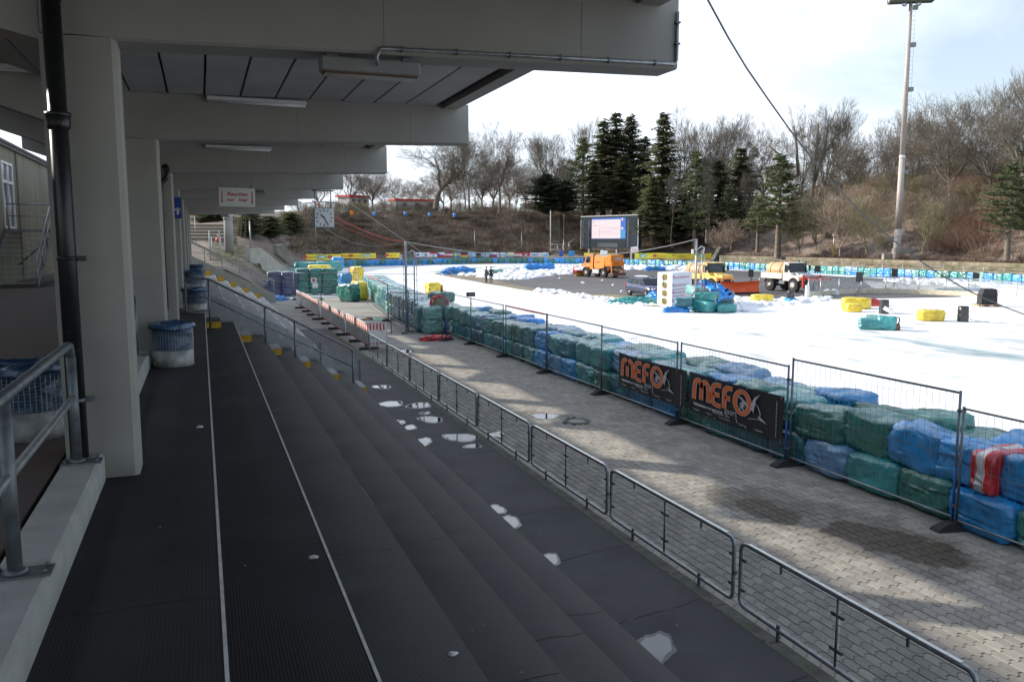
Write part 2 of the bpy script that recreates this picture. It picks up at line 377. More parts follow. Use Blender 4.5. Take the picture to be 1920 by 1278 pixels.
# asphalt strip at the foot
XC = 5.50
g = MB(); g.box(sx_(5)-.05, XC, YS0, 41.0, GP-.3, GA); o = g.build('asphalt_walk', asph); o['kind'] = 'structure'
jm = MB(); y = 2.2
while y < 40:
    n = 12; x0, x1 = sx_(5)+.3, XC-.03; sk = -.55
    pts = [(x0+(x1-x0)*k/n, y-sk*k/n*.4+rnd.uniform(-.025, .025)) for k in range(n+1)]
    for a, b in zip(pts, pts[1:]):
        if rnd.random() < .85: jm.add([(a[0], a[1]-.006, GA+.002), (b[0], b[1]-.006, GA+.002), (b[0], b[1]+.006, GA+.002), (a[0], a[1]+.006, GA+.002)], [(0, 1, 2, 3)])
    y += 1.9
jm.build('asphalt_joint', MATS['joint_dark'], o)
kb = thing('edge_kerb', None, None); kb['kind'] = 'structure'
y = YS0; km = mat('mossy_kerb_stone', (.13, .125, .10), .9, var=.3, vs=5, bump=.5, col2=(.09, .11, .045), c2scale=4, c2thr=.55, c2soft=.1)
seg = MB(); seg.box(XC+.0, XC+.05, 0, .985, GP-.3, GA+.004, bev=.006); seg.box(XC+.062, XC+.24, 0, .985, GP-.3, GP+.012, bev=.01)
sme = seg.mesh('kerb_stone', km)
while y < 41: obj('kerb_stone', sme, kb, (0, y, 0)); y += 1.0

# ---------------------------------------------------------------- pavers (interlocking zigzag blocks)
pavm = mat('concrete_paver', (.30, .275, .235), .85, var=.16, vs=1.6, detail=8, bump=.4, bs=120, island=.16)
def wet_mask(m, blobs, wetcol=(.05, .042, .028), edge=.5):
    nt = m.node_tree; N = nt.nodes; L = nt.links; b = N['Principled BSDF']
    g = N.new('ShaderNodeNewGeometry'); no = N.new('ShaderNodeTexNoise'); no.inputs['Scale'].default_value = 2.2; no.inputs['Detail'].default_value = 7; L.new(g.outputs['Position'], no.inputs[0])
    acc = None
    for (cx, cy, ax, ay, ang, amt) in blobs:
        mp = N.new('ShaderNodeMapping'); mp.vector_type = 'TEXTURE'; mp.inputs['Location'].default_value = (cx, cy, GP); mp.inputs['Rotation'].default_value = (0, 0, ang); mp.inputs['Scale'].default_value = (ax, ay, 1)
        L.new(g.outputs['Position'], mp.inputs[0]); le = N.new('ShaderNodeVectorMath'); le.operation = 'LENGTH'; L.new(mp.outputs[0], le.inputs[0])
        s = N.new('ShaderNodeMath'); s.operation = 'MULTIPLY_ADD'; s.inputs[1].default_value = 1.3; s.inputs[2].default_value = -.65; L.new(no.outputs[0], s.inputs[0])
        a = N.new('ShaderNodeMath'); a.operation = 'ADD'; L.new(le.outputs['Value'], a.inputs[0]); L.new(s.outputs[0], a.inputs[1])
        r = N.new('ShaderNodeMapRange'); r.inputs['From Min'].default_value = 1+.08; r.inputs['From Max'].default_value = 1-.12; r.inputs['To Max'].default_value = amt; L.new(a.outputs[0], r.inputs['Value'])
        if acc is None: acc = r.outputs[0]
        else:
            q = N.new('ShaderNodeMath'); q.operation = 'MAXIMUM'; L.new(acc, q.inputs[0]); L.new(r.outputs[0], q.inputs[1]); acc = q.outputs[0]
    old = b.inputs['Base Color'].links[0].from_socket
    mx = N.new('ShaderNodeMix'); mx.data_type = 'RGBA'; mx.blend_type = 'MULTIPLY'; L.new(acc, mx.inputs[0]); L.new(old, mx.inputs[6]); mx.inputs[7].default_value = (.26, .21, .14, 1)
    L.new(mx.outputs[2], b.inputs['Base Color'])
    rr = N.new('ShaderNodeMapRange'); rr.inputs['To Min'].default_value = b.inputs['Roughness'].default_value; rr.inputs['To Max'].default_value = .55; L.new(acc, rr.inputs['Value']); L.new(rr.outputs[0], b.inputs['Roughness'])
wet = []
for (a, b_, ax, amt) in (((1330, 905), (1500, 985), .6, .6), ((1385, 930), (1495, 985), .42, 1), ((1540, 975), (1845, 1070), .55, 1), ((1330, 905), (1860, 1085), .95, .45), ((980, 690), (1080, 690), .5, .3), ((965, 775), (1060, 780), .4, .5), ((700, 655), (780, 668), .5, .5)):
    A, B = az_(*a, GP), az_(*b_, GP); C = (A+B)/2; d = B-A
    wet.append((C.x, C.y, d.length/2, ax, math.atan2(d.y, d.x), amt))
wet_mask(pavm, wet)
PW, PL = .146, .212; am = .023
def paver_poly(x, y, j=0):
    g = .0045
    prof = [(0, -am), (.30, -am), (.46, am), (.86, am), (1.0, -am)]
    top = [(x+g+(PW-2*g)*u, y+PL-g+v) for u, v in prof]; bot = [(x+g+(PW-2*g)*u, y+g+v) for u, v in prof]
    return bot+top[::-1]
def paver_add(m, x, y, dz=0):
    P = paver_poly(x, y); n = len(P); cx = x+PW/2; cy = y+PL/2
    inn = [(cx+(a-cx)*.93, cy+(b-cy)*.955) for a, b in P]
    vs = [(a, b, dz) for a, b in inn]+[(a, b, dz-.006) for a, b in P]+[(a, b, dz-.03) for a, b in P]
    fs = [tuple(range(n))]
    for r in range(2): fs += [(r*n+i, (r+1)*n+i, (r+1)*n+(i+1) % n, r*n+(i+1) % n) for i in range(n)]
    m.add(vs, fs)
pave = MB(); pave.add([(XC+.2, YS0, GP-.012), (11.9, YS0, GP-.012), (11.9, 64, GP-.012), (XC+.2, 64, GP-.012)], [(0, 1, 2, 3)])
pav = pave.build('paving', mat('paving_joint_sand', (.028, .025, .018), .95, var=.4, vs=3, col2=(.035, .045, .02), c2scale=1.5, c2thr=.6, c2soft=.1), kind='structure')
cells = []
nx = int((11.3-(XC+.25))/PW)+1
for ix in range(nx):
    off = 0
    for iy in range(int(31/PL)):
        x = XC+.25+ix*PW; y = 2.2+iy*PL
        q = proj((x+PW/2, y+PL/2, GP))
        vis = q and -60 < q[0] < 1980 and -40 < q[1] < 1320
        if not vis: continue
        cells.append((x, y, abs(q[0]-960)+abs(q[1]-639) if False else math.hypot(x, y)))
manh = (az_(1082, 789, GP))
cells = [c for c in cells if (c[0]+PW/2-manh.x)**2+(c[1]+PL/2-manh.y)**2 > .36**2]
vis_in = [c for c in cells if (lambda q: 0 < q[0] < 1920 and 0 < q[1] < 1278)(proj((c[0]+PW/2, c[1]+PL/2, GP)))]
vis_in.sort(key=lambda c: c[2]); near = set((c[0], c[1]) for c in vis_in[:300])
pm = []
for k in range(3):
    m = MB(); paver_add(m, 0, 0); pm.append(m.mesh('paver', pavm))
pavm1 = mat('concrete_paver_single', (.30, .275, .235), .85, var=.12, vs=3.6, detail=8, bump=.4, bs=120, obj_rand=.16); wet_mask(pavm1, wet)
for me in pm: me.materials[0] = pavm1
rest = MB()
for c in cells:
    dz = rnd.uniform(-.003, .003)+GP
    if (c[0], c[1]) in near: obj('paver', rnd.choice(pm), pav, (c[0], c[1], dz), (0, 0, rnd.uniform(-.008, .008)))
    else: paver_add(rest, c[0], c[1], dz)
rest.build('pavers', pavm, pav, kind='stuff')
# farther paving: plain slab in the same tone, pattern too small to tell
m = MB(); m.add([(XC+.2, 2.2+int(31/PL)*PL, GP-.004), (13.6, 33.0, GP-.004), (13.6, 64, GP-.004), (-1, 64, GP-.004), (-1, 41, GP-.004), (XC+.2, 41, GP-.004)], [(0, 1, 2, 3, 4, 5)])
farp = mat('far_paving', (.30, .285, .255), .85, var=.2, vs=1.0, detail=10, bump=.3, bs=60, col2=(.21, .195, .17), c2scale=.5, c2thr=.58, c2soft=.12); wet_mask(farp, wet)
m.build('paving_far', farp, kind='structure')
m = MB()
for k in range(9):
    y = 41.2+k*2.4
    m.box(-1, 9.8, y, y+.018, GP-.004, GP-.001)
m.build('slab_joint', MATS['joint_dark'], bpy.data.objects['paving_far'])
# manhole
mh = thing('manhole', 'round concrete manhole cover in an iron ring set in the block paving', 'manhole', (manh.x, manh.y, GP))
m = MB(); m.lathe([(.0, .002), (.2, .002), (.22, -.001)], 28); m.build('cover', concrete2, mh)
m = MB(); m.lathe([(.225, -.01), (.225, .006), (.25, .008), (.26, 0)], 28); m.lathe([(.27, -.01), (.27, .003), (.34, .004), (.345, -.01)], 28); m.build('ring', dark, mh)

# ---------------------------------------------------------------- puddles
water = bpy.data.materials.new('still_water'); water.use_nodes = True
b = water.node_tree.nodes['Principled BSDF']; b.inputs['Base Color'].default_value = (.012, .012, .012, 1); b.inputs['Roughness'].default_value = .015; b.inputs['Specular IOR Level'].default_value = 1.0; b.inputs['IOR'].default_value = 1.6
wetm = mat('wet_asphalt', (.022, .021, .022), .28, var=.3, vs=5)
def puddle(px, py, rx, ry, z, flat=False, ring=True, seed=0):
    """irregular thin sheet of water; flat: one straight side against the last step"""
    A, B = az_(px-rx, py, z), az_(px+rx, py, z); C = (A+B)/2; wx = abs(B.x-A.x)/2; wxy = (B-A).length/2
    f1, f2 = az_(px, py-ry, z), az_(px, py+ry, z); wy = abs(f1.y-f2.y)/2
    r_ = random.Random(seed+int(px)); pts = []; n = 54
    ph = [r_.uniform(0, 6) for _ in range(6)]
    for k in range(n):
        t = 2*math.pi*k/n; q = 1+.13*math.sin(2*t+ph[0])+.09*math.sin(3*t+ph[1])+.05*math.sin(5*t+ph[2])+.035*math.sin(9*t+ph[3])+.02*math.sin(14*t+ph[4])
        ix, iy = px+rx*math.cos(t)*q, py+ry*math.sin(t)*q
        P = az_(ix, iy, z)
        pts.append((max(P.x, sx_(5)+.004) if z == GA else P.x, P.y))
    m = MB(); m.add([(a, b_, z+.0035) for a, b_ in pts], [tuple(range(n))[::-1]])
    cx_, cy_ = sum(p[0] for p in pts)/n, sum(p[1] for p in pts)/n; e = MB(); e.add([(max(cx_+(a-cx_)*1.12+(.02 if a > cx_ else -.02), sx_(5)+.004) if z == GA else cx_+(a-cx_)*1.12, cy_+(b_-cy_)*1.12+(.03 if b_ > cy_ else -.03), z+.002) for a, b_ in pts], [tuple(range(n))[::-1]]); eo = e.build('wet_edge', wetm, kind='structure')
    if eo.data.polygons[0].normal.z < 0: eo.data.flip_normals()
    o = m.build('puddle', water, kind='structure')
    if o.data.polygons[0].normal.z < 0: o.data.flip_normals()
for i, (a, b_, c, d) in enumerate([(716, 725, 14, 3), (733, 757, 22, 4.2), (786, 760, 20, 4.5), (797, 774, 9, 2), (808, 786, 19, 5.5), (749, 791, 8, 4), (769, 801, 9, 4.2), (795, 828, 11, 7),
        (865, 820, 27, 7), (886, 836, 15, 3), (932, 955, 13, 7), (957, 980, 16, 11), (1033, 1048, 14, 9), (1228, 1218, 30, 28)]): puddle(a, b_, c, d, GA, seed=i)
for i, (a, b_, c, d) in enumerate([(1022, 780, 26, 4.5), (932, 814, 13, 4), (762, 658, 18, 2.2), (700, 598, 26, 2.5), (616, 636, 22, 3.5), (645, 684, 16, 3), (590, 632, 14, 2)]): puddle(a, b_, c, d, GP+.003, seed=i+50)

# ---------------------------------------------------------------- rear concourse
m = MB(); m.box(-7.3, -1.11, YS0-3, 75, W0-.3, -1.72); 
conc = mat('brown_grey_asphalt', (.085, .078, .072), .85, var=.3, vs=2, detail=9, bump=.8, bs=110, col2=(.11, .075, .06), c2scale=.5, c2thr=.5, c2soft=.2)
m.build('concourse', conc, kind='structure')
m = MB(); m.box(-1.11, -1.08, YS0, 62, W0-.3, -1.74); m.build('kerb_gap', mat('gap_dirt', (.03, .025, .02), .95), kind='structure')

# ---------------------------------------------------------------- concrete frames (pillar and beams)
BY = [7.29+6.8*k for k in range(-2, 8)]; BT = .40
def zb(x): return 1.535+.026*(x+.55)          # underside of the front cantilever
zs = 2.235
def zsof(x): return 2.235+.012*x if x > -1.6 else 2.216+.32*(-1.6-x)
XR = -4.8
slotm2 = mat('formwork_line', (.20, .195, .175), .9)
def frame(y, label, first=False):
    t = thing('roof_portal', label, 'roof frame', (0, y, 0), group='concrete frames carrying the grandstand roof')
    m = MB(); c = .035
    P = [(-1.08, 0), (-.55-c, 0), (-.55, c), (-.55, BT-c), (-.55-c, BT), (-1.08, BT)]
    m.prism(P, zb(-.55)+.02-(W0-.15), T(0, 0, W0-.15)); m.build('pillar', concrete, t)
    m = MB(); xs = (-1.07, 4.46); c = .02
    vs = []
    for x in xs:
        b0, t0 = zb(x), zsof(x)+.04
        vs += [(x, 0, t0), (x, 0, b0+c), (x, c, b0), (x, BT-c, b0), (x, BT, b0+c), (x, BT, t0)]
    m.add(vs, [(i, i+6, (i+1) % 6+6, (i+1) % 6) for i in range(6)]+[(5, 4, 3, 2, 1, 0), (6, 7, 8, 9, 10, 11)])
    m.build('cantilever_beam', concrete, t)
    for x in (1.55, 3.42): m = MB(); m.box(x-.003, x+.003, -.0015, 0, zb(x)+.02, 2.2); m.build('formwork_joint', slotm2, t)
    m = MB()
    vs = []
    for x in (-1.075, -1.9, XR+.1, ):
        b0 = zb(-1.07)-.02+(.32*(-1.3-x) if x < -1.3 else 0); t0 = zsof(x)+.04
        if x == XR+.1: b0 = t0-.62
        vs += [(x, 0.002, t0), (x, 0.002, b0), (x, BT-.002, b0), (x, BT-.002, t0)]
    m.add(vs, [(a+i, a+(i+1) % 4, a+4+(i+1) % 4, a+4+i) for a in (0, 4) for i in range(4)]+[(3, 2, 1, 0), (8, 9, 10, 11)])
    m.build('rear_beam', concrete, t)
    return t
fl = ['concrete frame over the photographer, out of view behind', 'concrete frame just behind the viewpoint', 'nearest concrete frame, its pillar behind the black drainpipe', 'second concrete frame from the viewpoint, beside the near waste bin', 'third concrete frame, its beam in front of the smoking sign', 'fourth concrete frame, carrying the smoking sign and the clock', 'fifth concrete frame, directly behind the clock', 'sixth concrete frame from the viewpoint', 'seventh concrete frame, last but one', 'farthest concrete frame at the end of the grandstand']
frames = []
for i, y in enumerate(BY): frames.append(frame(y, fl[i]))
# ---------------------------------------------------------------- roof
roof = thing('grandstand_roof', 'flat grey grandstand roof with soffit boards between the concrete beams', 'roof')
JX = [-.38+.53*k for k in range(0, 9)]
pj = [-1.55]+JX+[4.06, 4.24]
for bi in range(len(BY)-1):
    y0, y1 = BY[bi]+BT+.012, BY[bi+1]-.012
    xs = [-1.44, -.91]+JX
    for a, b_ in zip(xs, xs[1:]):
        m = MB(); g_ = .016
        vs = [(x, y, z+d) for d in (0, .07) for x, z in ((a+g_, zsof(a)), (b_-g_, zsof(b_))) for y in (y0, y1)]
        m.add(vs, [(0, 2, 3, 1), (4, 5, 7, 6), (0, 4, 6, 2), (1, 3, 7, 5), (0, 1, 5, 4), (2, 6, 7, 3)])
        m.build('soffit_panel', soffitm, roof)
    m = MB(); m.box(-1.5, 3.98, y0-.01, y1+.01, zs+.09, zs+.12); m.build('joint_backing', slotm, roof)
    m = MB(); m.box(4.0, 4.25, y0-.01, y1+.01, 2.24, 2.5); m.build('edge_board', concrete, roof)
    # rear soffit: sloping boards
    n = 6
    for k in range(n):
        a = -1.5-(abs(XR)-1.5)*k/n; b_ = -1.5-(abs(XR)-1.5)*(k+1)/n
        m = MB(); vs = [(x, y, zsof(x)+d) for d in (0, .07) for x in (b_+.014, a-.014) for y in (y0, y1)]
        m.add(vs, [(0, 2, 3, 1), (4, 5, 7, 6), (0, 4, 6, 2), (1, 3, 7, 5), (0, 1, 5, 4), (2, 6, 7, 3)]); m.build('rear_soffit_panel', soffitm, roof)
m = MB(); ye = BY[-1]+BT+.1; ys = BY[0]
m.box(-1.5, 4.24, ys, ye, 2.36, 2.52)
vs = [(x, y, z) for y in (ys, ye) for x, z in ((-1.498, 2.36), (XR, zsof(XR)+.12), (XR, zsof(XR)+.28), (-1.498, 2.52))]
m.add(vs, [(0, 1, 2, 3), (7, 6, 5, 4), (0, 4, 5, 1), (1, 5, 6, 2), (2, 6, 7, 3), (3, 7, 4, 0)])
m.build('roof_deck', mat('roof_felt', (.06, .06, .062), .9), roof)

# ---------------------------------------------------------------- kerb upstands and railings
for bi in range(2, 10):
    y0 = (BY[bi-1]+BT+.03) if bi > 2 else .9; y1 = BY[bi]-.03
    if bi == 9: pass
    kt = MB()
    kt.box(-1.08, -.80, y0 if bi > 2 else -2, y1, W0-.1, -1.70, bev=.025)
    o = kt.build('kerb_upstand', kerbm, label='pale concrete kerb ' + ['beneath the nearest railing, in front of the first pillar', 'between the first and second pillars, beside the waste bin', 'between the second and third pillars', 'between the third and fourth pillars', 'between the fourth and fifth pillars', 'between the fifth and sixth pillars', 'between the sixth and seventh pillars', 'before the last pillar'][bi-2], cat='kerb', group='concrete kerbs between the pillars')
rl = ['nearest steel tube railing on the concrete kerb, left edge', 'steel tube railing behind the near waste bin, between first and second pillars', 'steel tube railing between the second and third pillars', 'steel tube railing between the third and fourth pillars']
def railing(ya, yb, label):
    t = thing('railing', label, 'railing', (-.96, ya, -1.70), group='tube railings on the kerb')
    Lr = yb-ya; zt = .92; zm = .51
    m = MB(); m.tube([(0, -.35 if ya < 3 else .0, zt)]+[(0, Lr-.12, zt), (0, Lr-.05, zt-.012), (0, Lr-.012, zt-.05), (0, Lr, zt-.12)], .033, 12)
    m.build('top_rail', MATS['dull_galvanised_steel'], t)
    m = MB(); m.tube([(0, 0.03, zm), (0, Lr-.03, zm)], .026, 10); m.build('mid_rail', galv, t)
    ys = [0.0]+([2.1+.0] if ya < 3 and False else [])+[Lr]
    if ya < 3: ys = [4.69-ya, Lr]
    for y in ys:
        m = MB(); m.tube([(0, y, .012), (0, y, zt-(.10 if y == Lr else .03))], .036, 14); m.build('post', galvd, t)
        m = MB(); m.box(-.11, .17, y-.075, y+.075, 0, .012); m.lathe([(.06, .012), (.06, .025), (.043, .035)], 14, (0, y, 0))
        for a, b_ in ((-.08, -.05), (.14, -.05), (-.08, .05), (.14, .05)): m.lathe([(.011, .012), (.011, .03), (0, .032)], 6, (a, y+b_, 0))
        m.build('base_plate', galvd, t)
railing(1.2, 6.98, rl[0]); railing(8.4, 13.3, rl[1]); railing(15.2, 20.1, rl[2]); railing(22.0, 26.9, rl[3])

# ---------------------------------------------------------------- drainpipe
dp = thing('drainpipe', 'black cast iron drainpipe with collars in front of the nearest pillar', 'drainpipe', (0, 0, 0))
px_, py_ = -.965, 7.16
m = MB(); m.tube([(px_, py_, -1.71), (px_, py_, 1.93)], .066, 18); m.build('pipe', blackpipe, dp)
for z in (.92, 1.86):
    m = MB(); m.lathe([(.067, -.10), (.078, -.09), (.086, -.06), (.086, .0), (.092, .005), (.092, .03), (.067, .035)], 18, (px_, py_, z)); m.build('collar', blackpipe, dp)
m = MB(); m.tube([(px_, py_, 1.89), (px_+.01, py_, 2.0), (px_+.06, py_, 2.08), (px_+.14, py_+.02, 2.1), (px_+.22, py_+.12, 2.12), (px_+.25, py_+.3, 2.14)], .07, 16)
m.build('elbow', blackpipe, dp)
for z in (-.14, -1.24):
    m = MB(); m.lathe([(.068, -.014), (.073, -.014), (.073, .014), (.068, .014)], 16, (px_, py_, z)); m.box(px_+.065, px_+.13, py_-.01, py_+.02, z-.02, z+.02); m.box(px_-.01, px_+.01, py_, py_+.2, z-.01, z+.01); m.build('clamp', galvd if z < -1 else blackpipe, dp)
for k, i in enumerate((3,)):
    t = thing('drainpipe', 'black drainpipe elbow at the head of the third pillar', 'drainpipe', (0, 0, 0))
    y = BY[4]-.12
    m = MB(); m.tube([(-.72, y, 1.7), (-.66, y, 1.62), (-.64, y, 1.5), (-.7, y, 1.38), (-.8, y, 1.28), (-.83, y, .8), (-.83, y, -1.6)], .066, 14); m.build('pipe', blackpipe, t)

# ---------------------------------------------------------------- lamps under the roof
def tube_lamp(x0, x1, y, z, label):
    t = thing('fluorescent_lamp', label, 'lamp', ((x0+x1)/2, y, z), group='fluorescent lamps on the beams'); L2 = (x1-x0)/2
    m = MB(); m.box(-L2, L2, -.05, .05, -.01, .05, bev=.008); m.build('housing', whitel, t)
    m = MB(); m.tube([(-L2+.02, -.02, -.03), (L2-.02, -.02, -.03)], .022, 10); m.build('cover', mat('lamp_diffuser', (.7, .71, .72), .3), t)
tube_lamp(.18, 1.69, BY[3]-.08, 2.17, 'white fluorescent lamp along the top of the second beam')
tube_lamp(.2, 1.67, BY[4]-.08, 2.14, 'white fluorescent lamp along the top of the third beam')
tube_lamp(-3.3, -1.75, BY[3]-.08, 2.45, 'white fluorescent lamp under the rear roof at the left edge')
fb = thing('floodlight', 'long grey box floodlight fixed beneath the nearest beam', 'floodlight', (1.45, 7.42, 1.5))
m = MB(); m.box(-.43, .43, -.10, .10, -.07, .05, bev=.012); m.build('housing', mat('grey_lamp_housing', (.25, .25, .25), .5), fb)
m = MB(); m.box(-.40, .40, -.085, .085, -.09, -.069); m.build('lamp_cover', mat('brown_lamp_glass', (.12, .07, .05), .25), fb)
for x in (-.33, .33):
    m = MB(); m.box(x-.05, x+.05, -.06, .03, .05, .085); m.box(x-.02, x+.02, -.03, .01, .085, .10); m.build('bracket', galvd, fb)
ct = thing('cable_conduit', 'grey cable conduit along the lower edge of the nearest beam', 'conduit', (0, 7.27, 0))
m = MB(); m.tube([(1.49, .012, zb(1.5)-.10), (1.48, 0, zb(1.5)-.03), (1.52, 0, zb(1.5)+.045), (2.9, 0, zb(2.9)+.045), (4.42, 0, zb(4.4)+.045), (4.44, 0, zb(4.4)+.08), (4.44, 0, 2.2)], .016, 8); m.build('tube', galv, ct)
for x in (1.7, 2.2, 2.7, 3.2, 3.7, 4.2):
    m = MB(); m.box(x-.008, x+.008, -.02, .018, zb(x)+.02, zb(x)+.07); m.build('clip', galvd, ct)
for z in (1.9, 2.1):
    m = MB(); m.box(4.415, 4.465, -.02, .018, z-.008, z+.008); m.build('clip', galvd, ct)
# small boxes under farther beams
for i, (x, y) in enumerate(((1.8, BY[5]+BT+.3), (1.5, BY[9]+BT+.1))):
    t = thing('floodlight', ['small grey box lamp beside the smoking sign', 'grey box lamp under the farthest beam'][i], 'floodlight', (x, y, 1.52))
    m = MB(); m.box(-.25, .25, -.08, .08, -.1, .0, bev=.01); m.build('housing', MATS['grey_lamp_housing'], t)
    m = MB(); m.box(-.2, .2, -.02, .02, 0, .09); m.build('bracket', galvd, t)

# ---------------------------------------------------------------- signs and clock
sg = thing('smoking_sign', 'white sign with red lettering and two red arrows hung from a beam', 'sign', (1.13, BY[5]-.06, 1.33))
m = MB(); m.box(-.54, .54, 0, .012, -.29, .29, M=Matrix.Rotation(R(1), 4, 'Y')); m.build('board', white, sg)
RX = Matrix.Rotation(R(90), 4, 'X')
TT = lambda x, z, y=-.002: Matrix.Rotation(R(1), 4, 'Y') @ T(x, y, z) @ RX
text('lettering', 'Rauchen', .145, TT(0, .05), redm, sg, 'CENTER', sx=1.25, shear=.25, bold=.004); text('lettering', 'nur', .135, TT(-.20, -.12), redm, sg, 'CENTER', sx=1.25, shear=.25, bold=.004); text('lettering', 'hier', .135, TT(.17, -.12), redm, sg, 'CENTER', sx=1.25, shear=.25, bold=.004)
for x in (-.45, .45):
    m = MB(); m.prism([(-.016, -.12), (-.016, .18), (.016, .18), (.016, -.12), (.04, -.12), (0, -.19), (-.04, -.12)], .002, TT(x, 0)); m.build('arrow', redm, sg)
for x in (-.45, 0, .45):
    m = MB(); m.tube([(x, .01, .28), (x, .03, .40)], .006, 5); m.build('hook', galvd, sg)
ck = thing('clock', 'square white clock hung on two tubes below the fourth beam', 'clock', (3.83, BY[5]+.24, .73))
m = MB(); m.box(-.325, .325, -.07, .07, -.32, .32, bev=.02); m.build('case', mat('clock_case', (.45, .46, .47), .4), ck)
m = MB(); m.box(-.295, .295, -.078, -.068, -.29, .29); m.build('dial', mat('clock_dial', (.72, .73, .75), .4), ck)
for k in range(12):
    a = math.pi*2*k/12; big = k % 3 == 0
    m = MB(); m.box(-.014, .014, -.082, -.078, .205 if big else .215, .275, M=Matrix.Rotation(a, 4, 'Y')); m.build('hour_mark', black, ck)
m = MB(); m.box(-.019, .019, -.086, -.083, -.05, .15, M=Matrix.Rotation(R(-50), 4, 'Y')); m.build('hour_hand', black, ck)
m = MB(); m.box(-.014, .014, -.09, -.087, -.06, .25, M=Matrix.Rotation(R(152), 4, 'Y')); m.build('minute_hand', black, ck)
for x in (-.27, .24):
    m = MB(); m.tube([(x, 0, .30), (x, 0, .90)], .018, 8); m.build('tube', galv, ck)
m = MB(); m.box(-.36, .34, -.05, .05, .86, .90); m.build('bracket', galvd, ck)
bs = thing('blue_sign', 'small dark blue sign on the fourth pillar', 'sign', (-.57, BY[5]-.05, .98))
m = MB(); m.box(-.20, .06, -.01, .01, -.32, .32); m.build('board', bluem, bs)
m = MB(); m.box(-.08, -.02, -.014, -.011, -.2, .0); m.box(-.14, .02, -.014, -.011, -.08, -.03); m.build('emblem', white, bs)

# ---------------------------------------------------------------- rear wall building
hs = thing('rear_building', 'long rendered building behind the grandstand with a tall white window', 'building', (0, 0, 0))
rend = mat('grey_green_render', (.235, .22, .16), .85, var=.25, vs=1.2, bump=.3, bs=40, stretch=(1, 1, .25))
m = MB(); m.box(-7.55, -7.3, 5, 38.3, -1.9, 3.88); m.box(-7.55, -7.3, 40.4, 75, -1.9, 3.88); m.box(-7.55, -7.3, 38.3, 40.4, -1.9, .46); m.box(-7.55, -7.3, 38.3, 40.4, 3.15, 3.88); m.build('wall', rend, hs)
m = MB(); m.box(-7.75, -7.15, 5, 75, 3.88, 3.98); m.box(-7.28, -7.2, 5, 75, 3.74, 3.88); m.build('roof_edge', mat('dark_fascia', (.10, .10, .095), .7), hs)
m = MB(); m.box(-14, -7.56, 5, 75, 3.5, 3.86); m.build('roof', MATS['roof_felt'], hs)
m = MB(); m.box(-14, -13.8, 5, 75, -1.9, 3.5); m.build('rear_wall', rend, hs)
wf = MB()
for (a, b_, c, d) in ((38.3, 40.4, .46, .56), (38.3, 40.4, 3.05, 3.15), (38.3, 38.4, .56, 3.05), (40.28, 40.4, .56, 3.05), (39.3, 39.38, .56, 3.05), (38.4, 40.28, 2.28, 2.40)):
    wf.box(-7.36, -7.26, a, b_, c, d)
wfo = wf.build('window', white, hs)
m = MB(); m.box(-7.33, -7.32, 38.4, 40.3, .56, 3.05); m.build('pane', glassd, wfo)
for y in (41.2, 30, 20, 50):
    m = MB(); m.box(-7.3, -7.24, y, y+.12, -1.7, 3.74); m.build('pilaster', rend, hs)
# posts between wall and roof
# staircase with landing
stc = thing('steel_staircase', 'grey steel staircase with railings up to the landing at the left edge', 'staircase', (0, 0, 0))
n = 11
for k in range(n):
    y = 34.2+k*.34; z = -1.72+(k+1)*.192
    m = MB(); m.box(-7.12, -5.62, y, y+.27, z-.035, z); m.build('tread', galv, stc)
for x in (-7.15, -5.6):
    m = MB(); m.add([(x+dx, y, z) for dx in (-.02, .02) for y, z in ((34.0, -1.72), (34.3, -1.72), (38.1, .25), (38.1, .42), (37.9, .42))], [(0, 1, 2, 3, 4), (9, 8, 7, 6, 5)]+[(i, i+5, (i+1) % 5+5, (i+1) % 5) for i in range(5)]); m.build('stringer', galvd, stc)
m = MB(); m.box(-7.28, -5.3, 38.1, 41.5, .36, .42); m.build('landing', galvd, stc)
for x in (-5.6,):
    m = MB(); m.tube([(x, 34.1, -.72), (x, 38.0, 1.42), (x, 38.2, 1.42)], .03, 8); m.tube([(x, 34.1, -1.2), (x, 38.0, .92)], .02, 6); m.build('handrail', galv, stc)
    for y in (34.1, 35.4, 36.7, 38.0):
        zz = -1.72+(y-34.1)*.55; m = MB(); m.tube([(x, y, zz), (x, y, zz+1.0)], .028, 8); m.build('post', galv, stc)
m = MB(); m.tube([(-7.15, 38.0, 1.42), (-5.3, 38.0, 1.42), (-5.3, 41.5, 1.42)], .026, 8); m.tube([(-7.15, 38.0, .95), (-5.3, 38.0, .95), (-5.3, 41.5, .95)], .02, 8); m.build('landing_rail', galv, stc)
for x, y in ((-7.1, 38), (-5.3, 38), (-5.3, 39.8), (-5.3, 41.5)):
    m = MB(); m.tube([(x, y, .42), (x, y, 1.42)], .024, 8); m.build('landing_post', galv, stc)
for a, b_ in (((-5.35, 41, .36), (-5.35, 41, -1.72)), ((-5.35, 38.2, .36), (-5.35, 38.2, -1.72)), ((-6.9, 38.2, -1.0), (-5.5, 38.4, .3))):
    m = MB(); m.tube([a, b_], .035, 6); m.build('support', galvd, stc)
def bench(x, y, label):
    t = thing('bench', label, 'bench', (x, y, -1.72))
    m = MB(); m.box(-.9, .9, -.25, .25, .42, .47); m.build('seat', woodm, t)
    for s in (-.8, .8):
        m = MB(); m.box(s-.03, s+.03, -.22, .22, 0, .42); m.build('leg', galvd, t)
bench(-6.3, 44.5, 'low wooden bench beyond the steel staircase')
